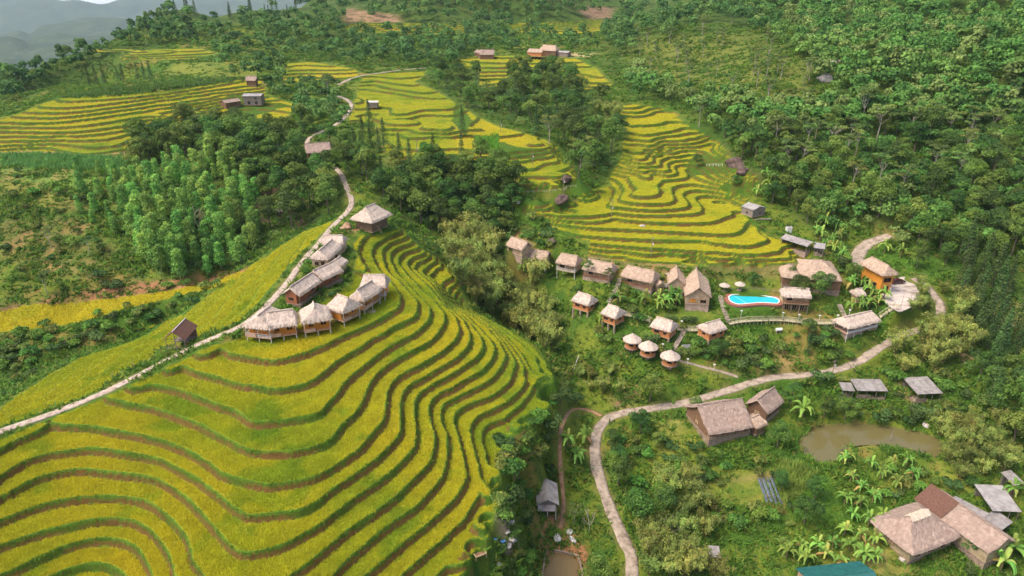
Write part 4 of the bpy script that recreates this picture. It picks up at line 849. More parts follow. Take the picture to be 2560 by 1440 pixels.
house('stilt_hut', 'orange stilt hut with broad peaked thatch in the middle of the hut row', 'hut', (860, 783), (904, 762), A=(816, 766), He=3.95, zf=1.5, rise=2.16, Ladd=.8, ridge='y', hip=1.3, wins=W1, base='pink', group=GH, pm=M_WHITE, shag=.3, rail=M_BAMB, porch=.9, extra=stilt_extra)
house('stilt_hut', 'orange stilt hut with the tallest pointed thatch, standing alone above the paddy', 'hut', (757, 810), (827, 799), W=7.0, He=3.95, zf=1.5, rise=2.48, Ladd=.8, ridge='y', hip=2.0, wins=W1, base='pink', group=GH, pm=M_WHITE, shag=.3, rail=M_ORANGE, porch=.9, extra=stilt_extra)
house('stilt_hut', 'orange stilt hut with a flat-ridged thatch joined to the hut at the path', 'hut', (668, 822), (742, 812), W=6.6, He=3.95, zf=1.5, rise=2.16, Ladd=.6, hip=.8, wins=W1, base='pink', group=GH, pm=M_WHITE, shag=.3, rail=M_ORANGE, porch=.9, extra=stilt_extra)
house('stilt_hut', 'orange stilt hut at the path end of the row, white railing, sweeping thatch', 'hut', (606, 818), (672, 825), W=8.5, He=3.95, zf=1.5, rise=2.16, Ladd=.8, ridge='y', hip=1.6, wins=W1, base='pink', group=GH, pm=M_WHITE, shag=.3, rail=M_WHITE, porch=1.4, extra=stilt_extra)
def barn_extra(t, x0, x1, y0, y1, yw, zf, He, l_, w_):
    mb = MB()
    for xx in (x0, 0, x1): mb.bar((xx, y0, -1.5), (xx, y0, He + (1.6 if xx == 0 else 0)), .09, 6); mb.bar((xx, y1, -1.5), (xx, y1, He), .09, 6)
    for zz in (.9, He - .1): mb.bar((x0, y0, zz), (x1, y0, zz), .06, 5); mb.bar((x0, y0, zz), (x0, y1, zz), .06, 5); mb.bar((x1, y0, zz), (x1, y1, zz), .06, 5)
    mb.build('frame', M_GREYW, t)
    MB().box(x0, x1, y0 + (y1 - y0) * .55, y1, .7, .85).build('loft_floor', M_GREYW, t); MB().box(x0 + .05, x1 - .05, y1 - .12, y1 - .04, 0, He).build('back_wall', M_BROWN, t)
    f = MB()
    for k in range(4): f.bar((x1 - .5, y0 - .9 + 0 * k, .3 + .3 * k), (x1 + 1.2, y0 - .7, .35 + .3 * k), .05, 5)
    f.build('pole_fence', M_BAMB, t)
house('field_barn', 'open timber barn with a dark red tiled roof among the rice beside the path', 'barn', (405, 851), (463, 851), W=7.0, He=3.2, rise=2.0, ridge='y', roof='sheet', rm=M_TILE, open_=True, oh=.5, group=None, extra=barn_extra, deck=False)
# --- resort bungalows, left to right
def plinth_win(*a): return a
BW = (('-y', .25, .6, 1.6, 1.1, 'bd'), ('-y', .7, .6, 1.6, 1.1, 'bb'))
TK = dict(rm=M_THATCH2, shag=.12, thick=.38, group=GB, sag=.15)
house('bungalow', 'leftmost bungalow of the upper row, pinkish plinth and one dark window, against dark trees', 'bungalow', (1262, 618), (1305, 632), W=6, He=2.6, zf=.3, rise=2.0, wm=M_PLAST, base='stone', wins=BW, **TK)
house('bungalow', 'stilt bungalow with white deck railing above a bare earth patch, second in the upper row', 'bungalow', (1322, 647), (1366, 653), W=6, He=4.6, zf=2.2, rise=2.0, wm=M_PLAST, pm=M_WHITE, porch=1.0, rail=M_WHITE, wins=BW, posts=2, **TK)
house('bungalow', 'stilt bungalow on tall white legs with a hipped right end, third in the upper row', 'bungalow', (1386, 657), (1440, 667), A=None, W=6.5, He=4.8, zf=2.4, rise=2.1, wm=M_PLAST, pm=M_WHITE, porch=1.0, rail=M_WHITE, wins=BW, hip=.9, posts=2, **TK)
house('bungalow', 'long bungalow on a rough stone plinth with a small tree in front, fourth in row', 'bungalow', (1452, 673), (1528, 688), W=7, He=3.1, zf=.8, rise=2.2, wm=M_BAMB, base='stone', porch=1.0, rail=M_REDW, hip=1.1, wins=BW + (('-y', .48, .1, .9, 1.9, 'bb'),), **TK)
house('bungalow', 'long bungalow with open red-railed veranda beside the laundry, fifth in row', 'bungalow', (1547, 690), (1632, 709), W=7.5, He=2.9, zf=.5, rise=2.3, wm=M_BAMB, base='stone', porch=1.2, rail=M_REDW, hip=1.1, wins=BW + (('-y', .48, .1, .9, 1.9, 'bb'),), **TK)
house('laundry_shelter', 'small patchy thatched shelter over the laundry between two bungalows', 'shelter', (1642, 716), (1666, 712), W=5, He=2.6, zf=.2, rise=1.0, wm=M_BAMB, ridge='y', rm=M_THATCH2, shag=.2, thick=.2, oh=.4, wins=(('-y', .5, .1, 1.2, 1.7, 'bd'),))
house('bungalow', 'gable-fronted bungalow with a bamboo ridge strip, just left of the largest gabled roof', 'bungalow', (1669, 711), (1715, 714), W=9.5, He=3.2, zf=.3, rise=2.5, ridge='y', wm=M_PLAST, base='stone', wins=(('-y', .5, .8, 1.6, .9, 'bd'),), **TK)
house('lodge', 'largest gable-fronted lodge with a long thatched roof, stone base and two windows', 'lodge', (1711, 741), (1781, 746), W=15.5, He=3.5, zf=.9, rise=3.2, ridge='y', wm=M_PLAST, base='stone', wins=(('-y', .28, .5, 2.0, 1.2, 'bo'), ('-y', .74, .5, 1.8, 1.1, 'bd')), rm=M_THATCH2, shag=.12, thick=.45, group=GB, oh=.7)
TP = dict(base='thickpost', wm=M_BRICK, group='small orange huts on stone piers', oh=.6, thick=.36, posts=3, rm=M_THATCH, sag=.15)
OW = (('-y', .3, .9, 1.6, .8, 'bd'), ('-y', .75, .9, 1.0, .8, 'bd'), ('+x', .5, .9, 1.2, .8, 'bd'), ('-x', .5, .9, 1.2, .8, 'bd'))
house('pier_hut', 'orange hut on three stone piers, farthest left of the lower rows near the bamboo', 'hut', (1426, 751), (1472, 766), W=5.6, He=4.0, zf=1.6, rise=1.9, hip=1.0, wins=OW, shag=.16, **TP)
house('pier_hut', 'orange hut on tall stone piers at the start of the railed walkway', 'hut', (1499, 783), (1539, 798), A=None, W=6.0, He=4.6, zf=2.1, rise=2.0, hip=1.0, wins=OW, shag=.16, porch=.0, **TP)
house('pier_hut', 'orange hut on low stones just above the three round huts', 'hut', (1622, 816), (1677, 832), W=6, He=3.2, zf=.8, rise=1.9, hip=1.0, wins=OW, shag=.16, **TP)
house('pier_hut', 'orange hut with a slanting thatch standing right of the stair junction', 'hut', (1774, 836), (1820, 822), A=(1742, 815), He=3.0, zf=.6, rise=1.7, hip=.7, wins=OW, shag=.16, **TP)
house('pavilion', 'long low open pavilion with pale thatch and white railing at the end of the walkway', 'pavilion', (2122, 823), (2206, 802), W=6.5, He=3.0, zf=.9, rise=1.8, hip=1.3, open_=True, wm=M_WHITE, pm=M_WHITE, rail=M_WHITE, posts=5, shag=.35, deck=True, oh=.7, base='pink',
      extra=lambda t, x0, x1, y0, y1, yw, zf, He, l_, w_: (MB().box(x0, x1, y0 - .02, y0 + .06, zf + .02, zf + .55).build('side_panel', M_WHITE, t), MB().box(x0 + .4, x1 - .4, y0 + .4, y1 - .4, -1.2, zf - .35).build('plinth', M_STONE, t)))
house('pool_bar', 'two-storey pool bar with pale thatch and wooden balcony at the right end of the pool', 'bar', (1957, 742), (2032, 746), W=5.5, He=5.2, zf=2.9, rise=1.6, hip=.6, wm=M_BAMB, base=None, posts=4, porch=1.0, rail=M_REDW, shag=.3, wins=BW,
      extra=lambda t, x0, x1, y0, y1, yw, zf, He, l_, w_: [MB().box(x0 + .3, x1 - .3, y0 + 1.2, y1 - .1, -1.5, 2.7).build('lower_wall', M_BROWN, t)] + [opening(t, x0 + (x1 - x0) * f, y0 + 1.2, .2, 1.3, 1.9, '-y', M_BAMB, M_DARK) for f in (.2, .5, .8)])
house('restaurant', 'biggest grey-brown hipped thatched building of the resort, behind the trees by the pool', 'restaurant', (2000, 697), (2110, 705), W=17, He=3.6, zf=.3, rise=3.2, hip=5.0, wm=M_BROWN, rm=M_THATCH2, shag=.12, thick=.35, base='conc', wins=BW, res=.3)
house('reception_wing', 'low thatched wing sloping off the left side of the large hipped restaurant', 'annex', (1955, 694), (2003, 697), W=9, He=2.8, zf=.3, rise=2.6, hip=2.2, wm=M_BROWN, rm=M_THATCH2, shag=.12, thick=.3, base='conc')
house('orange_house', 'two-storey orange house with a slanting thatched roof above the parked car', 'house', (2207, 691), (2250, 687), A=(2142, 657), He=6.6, zf=.3, rise=2.2, ridge='y', hip=1.8, wm=M_ORANGE, rm=M_THATCH2, shag=.14, thick=.35, oh=1.1, base='conc',
      wins=(('-y', .5, 3.6, 2.6, 1.5, 'bd'), ('-x', .3, .3, 2.0, 2.4, 'bd'), ('-x', .6, .3, 1.6, 2.4, 'bd'), ('-y', .5, .1, 1.8, 2.2, 'bd'), ('+x', .3, 3.4, 1.6, 1.3, 'bd')))
house('thatched_shed', 'small thatched hut half hidden by banana plants left of the parking area', 'shed', (2142, 741), (2168, 739), W=4, He=2.6, rise=1.3, hip=.6, wm=M_BAMB, rm=M_THATCH, shag=.2)
# --- round huts and parasols
def cone_roof(t, r, ze, rise, m, rs, name='roof', shag=.14, thick=.3):
    g = np.random.default_rng(rs); n = 48; V = []; F = []
    rr = [0.02, .12, .35, .6, .85, 1.0, .985, .6]; zz = [rise, rise * .97, rise * .72, rise * .42, rise * .14, -.1, -.1 - thick, -.02]
    for k, (a, z) in enumerate(zip(rr, zz)):
        for i in range(n):
            th = 6.2832 * i / n; q = r * a + (g.normal(0, shag * .5) if k in (5, 6) else g.normal(0, .02)); V.append((q * math.cos(th), q * math.sin(th), ze + thick + z + g.normal(0, .03)))
    for k in range(len(rr) - 1):
        for i in range(n): j = (i + 1) % n; F.append((k * n + i, (k + 1) * n + i, (k + 1) * n + j, k * n + j))
    F.append(tuple(range(n)))
    mb = MB(); mb.v = V; mb.f = F; o = mb.build(name, m, t); mb2 = MB(); mb2.bar((0, 0, ze + thick + rise - .1), (0, 0, ze + thick + rise + .18), .3, 8, .08); mb2.build('roof_tip', m, o); return o
def round_hut(u, v, rpx, label):
    x, y, z = hit1(u, v + 26); g = z
    for _ in range(6): X, Y = at(u, v, g + 4.0); g = float(ground(X, Y))
    zc = float(pix(X, Y, g + 4.0)[2]); r = rpx * zc / FOC; t = thing('round_hut', label, 'hut', (float(X), float(Y), g), 0, GR); print('round', r, g)
    cone_roof(t, r, 3.6, 1.7, M_THATCH, int(u)); MB().cyl(0, 0, 1.5, 3.95, r * .72, None, 28).build('wall', M_BRICK, t); MB().cyl(0, 0, 1.28, 1.5, r * .82, None, 28).build('floor_disc', M_CONC, t)
    MB().cyl(0, 0, -1.8, 1.28, .9, .7, 9).build('pedestal', M_STONE, t)
    for ang in (-2.2, -1.2):
        fr = MB(); pn = MB()
        for k in range(6):
            a0 = ang + k * .11; a1 = a0 + .11; R1 = r * .72 + .03
            pn.sheet((R1 * math.cos(a0), R1 * math.sin(a0), 2.5), (R1 * math.cos(a1), R1 * math.sin(a1), 2.5), (R1 * math.cos(a1), R1 * math.sin(a1), 3.5), (R1 * math.cos(a0), R1 * math.sin(a0), 3.5), .04)
        for zz in (2.45, 3.5):
            for k in range(6): a0 = ang + k * .11; a1 = a0 + .11; R1 = r * .72 + .05; fr.bar((R1 * math.cos(a0), R1 * math.sin(a0), zz), (R1 * math.cos(a1), R1 * math.sin(a1), zz), .05, 4)
        f = fr.build('window', M_BROWN, t); pn.build('pane', M_DARK, f)
    FOOT.append((float(X), float(Y), r, 0, r, r))
round_hut(1581, 848, 23, 'round hut with conical thatch, uphill left of the three round huts')
round_hut(1620, 876, 24.5, 'round hut with conical thatch between the other two round huts')
round_hut(1675, 896, 25, 'round hut with conical thatch at the foot of the stone stairs, lowest of three')
for (u, v, lab) in ((1813, 703, 'thatched parasol on a thin pole, left of the pair behind the pool'), (1851, 704, 'thatched parasol over a round seat, right of the pair behind the pool')):
    X, Y = at(u, v, 62.0 + 2.6); g = float(ground(X, Y)); t = thing('thatched_parasol', lab, 'parasol', (float(X), float(Y), g), 0, 'thatched parasols behind the pool')
    cone_roof(t, 1.65, 2.1, .75, M_THATCH, int(u), 'canopy', .1, .15); MB().cyl(0, 0, -.5, 2.4, .07, None, 6).build('pole', M_GREYW, t); MB().cyl(0, 0, 0, .4, .75, None, 14).build('seat', M_STONE, t)
# --- sheds, farm houses
def poles_extra(t, x0, x1, y0, y1, yw, zf, He, l_, w_):
    for xx in np.linspace(x0, x1, 4):
        for yy in (y0, y1): MB().bar((xx, yy, -1.2), (xx, yy, He + .1), .08, 5).build('post', M_GREYW, t)
    MB().box(x0 + .2, x1 - .2, y1 - .2, y1 - .1, -.8, He * .9).build('back_wall', M_GREYW, t); MB().box(x0 + .2, (x0 + x1) / 2, y0 + .1, y0 + .2, -.8, 1.0).build('pen_wall', M_CONC, t)
    MB().box(x0, x1, y0, y1, -1.5, .05).build('floor', M_CONC, t)
SH = dict(roof='sheet', open_=True, extra=poles_extra, deck=False, oh=.35)
house('log_shack', 'small grey log shack with a mottled roof right of the yellow terraces', 'shack', (1883, 526), (1917, 519), A=(1860, 514), He=3.0, rise=1.0, ridge='y', roof='sheet', rm=M_SHEETW, wm=M_GREYW, oh=.3, wins=(('-y', .6, .6, 1.0, .9, 'gd'), ('-x', .5, .7, 1.2, .9, 'gd')), group=None)
house('long_shed', 'long sagging grey sheet-roofed shed just below the lowest right terrace', 'shed', (2018, 617), (2043, 608), A=(1962, 592), He=2.8, rise=1.0, ridge='y', rm=M_SHEET, **SH)
house('white_roof_shed', 'little shed with a bright white sheet roof beside the long grey shed', 'shed', (2034, 619), (2062, 623), W=4.0, He=2.6, rise=.6, rm=M_SHEETW, mono=True, **SH)
house('white_hut', 'tiny white spirit-house-like box above the long grey shed', 'hut', (1969, 571), (1982, 571), W=2.2, He=1.8, rise=.4, roof='sheet', rm=M_SHEETW, wm=M_WHITE, oh=.1, zf=0)
FW = (('-y', .2, .4, 1.4, 1.3, 'bd'), ('-y', .5, .4, 1.4, 1.3, 'bd'), ('-y', .8, .4, 1.4, 1.3, 'bd'), ('-x', .5, .6, 1.6, 1.2, 'bb'), ('+x', .5, .6, 1.6, 1.2, 'bb'))
house('farmhouse', 'big thatched farmhouse with one broad front slope, left of the muddy pond', 'house', (1772, 1089), (1888, 1069), W=13.5, He=3.5, zf=1.5, rise=4.3, wm=M_BROWN, rm=M_THATCH3, shag=.12, thick=.3, base='conc', porch=1.0, rail=M_BAMB, wins=FW, oh=.8, res=.3)
house('farmhouse', 'thatched farmhouse wing turned sideways behind the broad-sloped one, with a dish on its corner', 'house', (1921, 1037), (1963, 1003), A=(1857, 1012), He=3.8, zf=1.4, rise=2.8, wm=M_BROWN, rm=M_THATCH3, shag=.12, thick=.3, base='conc', wins=FW, oh=.8, hip=.0, res=.3)
house('thatched_lean_to', 'low thatched lean-to in front of the two joined farmhouses', 'shed', (1893, 1072), (1922, 1060), W=5.5, He=3.0, zf=.6, rise=1.3, hip=.8, wm=M_BROWN, rm=M_THATCH2, shag=.2, thick=.25, base='conc')
house('big_farmhouse', 'largest farmhouse, square grey-brown thatch with a pale straw ridge, lower right', 'house', (2282, 1393), (2411, 1341), A=(2167, 1297), He=3.5, zf=.5, rise=4.0, hip=5.6, wm=M_EARTHW, rm=M_THATCH3, shag=.06, thick=.25, base='conc', oh=1.4, wins=FW, res=.35, sag=.5, straw=True)
house('long_farmhouse', 'long narrow thatched wing with a dark red tiled far end, right of the largest farmhouse', 'house', (2474, 1388), (2284, 1250), W=9.5, He=3.5, zf=.5, rise=2.8, wm=M_EARTHW, rm=M_THATCH3, shag=.05, thick=.2, base='conc', oh=.6, res=.35,
      extra=lambda t, x0, x1, y0, y1, yw, zf, He, l_, w_: [MB().sheet((sx * l_ + .05 * sx, -w_ + .0, He + .42), (sx * (l_ - 7), -w_, He + .42), (sx * (l_ - 7), .05, He + 3.28), (sx * l_ + .05 * sx, .05, He + 3.28), .06).build('tiled_roof', M_TILE, t) for sx in (-1,)] )
house('grey_lean_to', 'narrow dark grey sheet lean-to behind the long thatched wing', 'shed', (2457, 1300), (2372, 1254), W=3.0, He=3.2, rise=.3, rm=M_SHEET, mono=True, **SH)
house('farm_shed', 'pale sheet-roofed shed right of the long thatched wing', 'shed', (2482, 1277), (2555, 1280), W=8.0, He=3.2, rise=.9, rm=M_SHEETW, mono=True, patches=(), **SH)
house('farm_shed', 'square grey fibre-sheet shed nearest the end of the long thatched wing', 'shed', (2492, 1335), (2533, 1305), A=(2452, 1302), He=3.0, rise=.7, rm=M_SHEET, mono=True, **SH)
house('farm_shed', 'brownish sheet-roofed shed cut by the right edge of the picture', 'shed', (2536, 1214), (2562, 1208), A=(2508, 1186), He=3.0, rise=.9, rm=M_SHEET, mono=True, **SH)
house('pig_shed', 'long open livestock shed with a dull sheet roof and whitewashed pens above the pond', 'shed', (2144, 977), (2221, 978), W=5.2, He=2.6, rise=.7, rm=M_SHEET, mono=True, patches=((.45, .6, .1, .8),), **SH)
house('pig_shed', 'low dark lean-to attached to the left end of the livestock shed', 'shed', (2106, 976), (2138, 978), W=3.6, He=2.1, rise=.5, rm=M_SHEET, mono=True, **SH)
house('open_shed', 'grey sheet-roofed shed with two white patches beside a heap of earth', 'shed', (2294, 986), (2358, 983), A=(2262, 951), He=2.8, rise=1.0, rm=M_SHEET, mono=True, patches=((.25, .5, .45, .85), (.55, .72, .6, .9)), **SH)
house('stilt_barn', 'grey sheet-roofed stilt barn beside the dirt footpath', 'barn', (1341, 1263), (1398, 1263), W=7.2, He=3.4, zf=1.4, rise=1.5, ridge='y', roof='sheet', rm=M_SHEET, wm=M_GREYW, oh=.5, posts=3, pm=M_WHITE, wins=(('-y', .5, .3, 1.0, 1.3, 'gd'),),
      extra=lambda t, x0, x1, y0, y1, yw, zf, He, l_, w_: MB().sheet((x0 - .2, y0 - 1.4, He - .9), (x1 - .3, y0 - 1.4, He - .9), (x1 - .3, y0 - .2, He - .1), (x0 - .2, y0 - .2, He - .1), .06).build('awning', M_SHEET, t))
house('privy', 'tiny grey wooden outhouse with a flat tilted roof among the bamboo', 'outhouse', (1774, 1392), (1802, 1394), W=2.6, He=2.6, rise=.7, roof='sheet', rm=M_SHEET, wm=M_GREYW, mono=True, oh=.3, wins=(('-y', .5, .1, .8, 1.8, 'gd'),), zf=0)
house('teal_roof_house', 'house with a teal metal roof cut by the bottom edge of the picture', 'house', (2045, 1507), (2215, 1487), W=9, He=3.6, rise=1.7, roof='sheet', rm=M_TEAL, wm=M_PLAST, oh=.5, wins=FW)
# --- far houses
FR = dict(shag=.1, thick=.3, res=.5, base='conc')
house('field_house', 'two-storey grey wooden house with a flat sheet roof on the long left terraces', 'house', (604, 240), (652, 240), W=7, He=5.0, rise=.9, roof='sheet', rm=M_SHEETW, wm=M_GREYW, oh=.4, wins=(('-y', .3, .3, 1.5, 1.8, 'gd'), ('-y', .72, .3, 1.5, 1.8, 'gd'), ('-y', .7, 2.9, 1.4, 1.1, 'gd')))
house('field_shed', 'brown lean-to shed beside the two-storey house on the left terraces', 'shed', (563, 258), (604, 252), W=6, He=3.0, rise=1.2, roof='sheet', rm=M_THATCH3, wm=M_BROWN, oh=.4)
house('field_hut', 'small brown thatched hut at the upper edge of the left terraces', 'hut', (612, 202), (640, 202), W=5, He=3.0, rise=2.0, wm=M_BROWN, rm=M_THATCH3, **FR)
house('woodland_house', 'thatched house half hidden by dark trees below the bend of the track', 'house', (765, 384), (830, 379), W=9, He=4.4, zf=1.8, rise=2.7, wm=M_BROWN, rm=M_THATCH3, oh=.8, **FR)
house('white_cabin', 'small cabin with a flat white roof on the middle terraces', 'cabin', (916, 257), (943, 257), W=5, He=2.6, rise=.3, roof='sheet', rm=M_WHITE, wm=M_GREYW, mono=True, oh=.3)
house('upper_farm', 'brown sheet-roofed farm building above the middle terraces, left of the orange-walled farm', 'house', (1198, 137), (1236, 137), W=8, He=3.2, rise=3.0, wm=M_BROWN, rm=M_THATCH3, **FR)
house('upper_farm', 'small low barn touching the brown farm building above the middle terraces', 'barn', (1184, 130), (1200, 134), W=5, He=2.8, rise=1.4, wm=M_BROWN, rm=M_THATCH3, **FR)
house('orange_farm', 'thatched stilt house with orange walls above the terraces at the top centre', 'house', (1316, 130), (1354, 132), W=7, He=5.0, zf=2.4, rise=1.8, wm=M_BRICK, rm=M_THATCH2, oh=.5, shag=.1, res=.5)
house('orange_farm', 'large pale thatched roof rising behind the orange-walled stilt house', 'house', (1345, 126), (1390, 128), W=9, He=4.0, zf=.5, rise=3.4, wm=M_BROWN, rm=M_THATCH2, oh=.5, hip=2, **FR)
house('white_roof_shed', 'white sheet-roofed shed right of the pale thatched roof at the top centre', 'shed', (1386, 130), (1420, 132), W=6, He=2.8, rise=.9, roof='sheet', rm=M_SHEETW, wm=M_GREYW, oh=.4)
house('hilltop_house', 'tall thatched house alone on the clearing at the very top', 'house', (1102, 30), (1148, 30), W=14, He=3.6, zf=.3, rise=5.0, hip=3.0, wm=M_BROWN, rm=M_THATCH3, shag=.1, thick=.3, res=.6)
house('hilltop_shed', 'small brown gabled shed right of the tall thatched house at the very top', 'shed', (1154, 31), (1175, 31), W=8, He=3.0, rise=2.6, wm=M_BROWN, rm=M_THATCH2, shag=.1, thick=.25, res=.6)
house('hilltop_barn', 'little open barn on bare earth at the upper left of the top clearing', 'barn', (888, 36), (908, 36), W=7, He=3.4, rise=1.8, wm=M_GREYW, rm=M_THATCH3, shag=.1, thick=.25, res=.6)
house('hilltop_barn', 'low grey roof left of the tall thatched house, beyond the trees', 'barn', (1045, 28), (1065, 28), W=6, He=2.6, rise=1.0, roof='sheet', rm=M_SHEET, wm=M_GREYW)
house('hilltop_barn', 'pale roof in the trees at the top edge above the yellow strips', 'barn', (1320, 14), (1352, 14), W=9, He=3.0, rise=2.4, wm=M_BROWN, rm=M_THATCH2, shag=.1, thick=.25, res=.6)
house('hilltop_barn', 'tiny grey roof just above the yellow strips at the top', 'barn', (1342, 45), (1362, 45), W=6, He=2.4, rise=.8, roof='sheet', rm=M_SHEET, wm=M_GREYW)
# ---------------------------------------------------------------- trees and plants
M_LEAF = attr_mat('foliage', fine=.8, amt=.22, bump=0, rough=.7, transl=.22, rand=True, up=.38)
M_BARK = noisy('bark', (0.10, 0.075, 0.055), (0.24, 0.19, 0.15), scale=3, stretch=(3, 3, .6))
M_PALE = noisy('pale_bark', (0.30, 0.25, 0.20), (0.55, 0.49, 0.42), scale=3, stretch=(2, 2, .6))
M_STEM = noisy('banana_stem', (0.16, 0.13, 0.05), (0.30, 0.26, 0.12), scale=3, stretch=(2, 2, .5))
def leafmesh(name, P, N, size, C_, parent, r, asp=1.0, droop=0.0):
    """one quad per leaf spray: centre P, facing N"""
    n = len(P); N = N + r.normal(0, .55, N.shape); N /= np.linalg.norm(N, axis=1)[:, None] + 1e-9
    ref = r.normal(0, 1, (n, 3)); ref[:, 2] -= droop; T = np.cross(N, ref); T /= np.linalg.norm(T, axis=1)[:, None] + 1e-9; B = np.cross(N, T)
    s = size * r.uniform(.6, 1.35, n); T = T * (s * .5 * asp)[:, None]; B = B * (s * .5)[:, None]
    V = np.stack([P - B, P + T * .9 + N * s[:, None] * .08, P + B, P - T * .9 - N * s[:, None] * .05], 1).reshape(-1, 3)
    o = npmesh(name, V, np.arange(4 * n).reshape(-1, 4), M_LEAF, np.repeat(C_, 4, 0)); o.parent = parent; return o
def shell(blobs, n, r, inner=.72):
    w = np.array([b[3] * b[4] + b[4] * b[5] for b in blobs]); k = r.choice(len(blobs), n, p=w / w.sum()); b = np.array(blobs)[k]
    d = r.normal(0, 1, (n, 3)); d /= np.linalg.norm(d, axis=1)[:, None]; d[:, 2] = np.where(d[:, 2] < -.35, -d[:, 2], d[:, 2]); rr = r.uniform(inner, 1.06, n) * (1 + .12 * np.sin(d[:, 0] * 7 + k) * np.sin(d[:, 1] * 6 - k))
    P = b[:, :3] + d * b[:, 3:6] * rr[:, None]; keep = np.ones(n, bool)
    for i, q in enumerate(blobs):
        e = (((P - np.array(q[:3])) / np.array(q[3:6])) ** 2).sum(1); keep &= ~((e < .42) & (k != i))
    return P[keep], d[keep], k[keep]
def tint(k, pal, r, n, var=.22):
    pal = np.array(pal); clump = r.integers(0, len(pal), 400); c = pal[clump[k % 400]] * r.uniform(1 - var, 1 + var, (n, 1)); return np.clip(c * r.normal(1, .06, (n, 3)), .004, .9)
def trunk_mb(h, r0, limbs, r, tips=None, lean=.4):
    mb = MB(); p = Vector((0, 0, -1.2)); q = Vector((r.normal(0, lean * .3), r.normal(0, lean * .3), h * .45)); mb.bar(p, q, r0, 7, r0 * .7); top = Vector((q.x + r.normal(0, lean), q.y + r.normal(0, lean), h * .8)); mb.bar(q, top, r0 * .7, 6, r0 * .3)
    for i in range(limbs):
        t = r.uniform(.0, .8); s = q.lerp(top, t); e = Vector(tips[i % len(tips)][:3]) if tips else s + Vector((r.normal(0, 1.6), r.normal(0, 1.6), r.uniform(1, 2.4))); mid = s.lerp(e, .5) + Vector((0, 0, -.2)); mb.bar(s, mid, r0 * .38, 5, r0 * .25); mb.bar(mid, e, r0 * .25, 5, r0 * .1)
    return mb
PROTO = {}
def proto(kind, name, cat, maker, n, seed0):
    PROTO[kind] = []
    for i in range(n):
        r = np.random.default_rng(seed0 + i); t = thing(name, None, cat, (0, -500 - 30 * len(PROTO), -400)); maker(t, r, i); PROTO[kind].append(t)
def mk_broad(t, r, i):
    H = 10.0; wid = (1.0, 1.25, .85, 1.1, 1.35, .95)[i % 6]; bl = []; nb = 9 + i % 4
    for k in range(nb):
        a = k * 2.4 + r.uniform(0, 1); rad = r.uniform(.9, 2.5) * wid * (1 if k else 0); zz = H * r.uniform(.45, .88) - .28 * rad; s = r.uniform(1.15, 1.95); bl.append((rad * math.cos(a), rad * math.sin(a), zz, s * 1.15, s * 1.15, s * .82))
    bl.append((r.normal(0, .4), r.normal(0, .4), H * .88, 1.5, 1.5, 1.1)); P, d, k = shell(bl, 2300, r)
    pal = [(.08, .17, .03), (.06, .13, .025), (.11, .21, .04), (.09, .18, .028), (.055, .115, .028)] if i % 3 else [(.13, .23, .04), (.10, .20, .04), (.15, .24, .045), (.09, .17, .028)]
    leafmesh('crown', P, d, .44, tint(k, pal, r, len(P)), t, r); trunk_mb(H * .8, .24, 6, r, bl).build('trunk', M_BARK, t)
def mk_open(t, r, i):      # layered, umbrella-like crown on a visible pale trunk
    H = 10.0; bl = []
    for k in range(8): a = k * 2.4 + r.uniform(0, 1.2); rad = r.uniform(.8, 2.9); bl.append((rad * math.cos(a), rad * math.sin(a), H * r.uniform(.68, .95) - .15 * rad, r.uniform(.9, 1.5), r.uniform(.9, 1.5), r.uniform(.28, .5)))
    P, d, k = shell(bl, 1000, r, .4); leafmesh('crown', P, d + np.array([0, 0, .6]), .40, tint(k, [(.12, .19, .045), (.15, .22, .05), (.09, .15, .04)], r, len(P)), t, r); trunk_mb(H * .85, .17, 7, r, bl, .6).build('trunk', M_PALE, t)
def mk_feather(t, r, i):
    H = 10.0; bl = []; nb = 11
    for k in range(nb): hz = k / (nb - 1); a = k * 2.4 + i; q = (.95 - .6 * hz) * r.uniform(.5, 1.1); s = (1.75 - .55 * hz) * r.uniform(.85, 1.2); bl.append((q * math.cos(a) + .4 * hz, q * math.sin(a), 1.7 + hz * 7.3, s, s, s * .82))
    P, d, k = shell(bl, 2300, r, .55); leafmesh('crown', P, d, .46, tint(k, [(.17, .36, .07), (.21, .42, .08), (.13, .29, .055), (.25, .44, .08)], r, len(P), .2), t, r, .8, .6)
    MB().bar((0, 0, -1), (.1, 0, H * .5), .11, 6, .08).bar((.1, 0, H * .5), (.4, 0, H * .93), .08, 5, .02).build('trunk', M_PALE, t)
def mk_conifer(t, r, i):
    H = 10.0; n = 1300; lay = 15; k = r.integers(0, lay, n); hz = (k + .5) / lay; R0 = 1.75 * (1 - hz) ** .85 + .12; br = r.integers(0, 7, n); a = br * .9 + k * 1.3 + r.normal(0, .16, n); rad = R0 * np.sqrt(r.random(n))
    P = np.stack([rad * np.cos(a), rad * np.sin(a), 1.2 + hz * (H - 1.2) - .33 * rad + r.normal(0, .1, n)], 1); d = np.stack([np.cos(a) * .6, np.sin(a) * .6, .9 + 0 * a], 1)
    leafmesh('crown', P, d, .36, tint(k * 7 + br, [(.06, .12, .035), (.08, .15, .04), (.10, .17, .05)], r, n), t, r, .6); MB().bar((0, 0, -1), (0, 0, H * .98), .16, 6, .03).build('trunk', M_BARK, t)
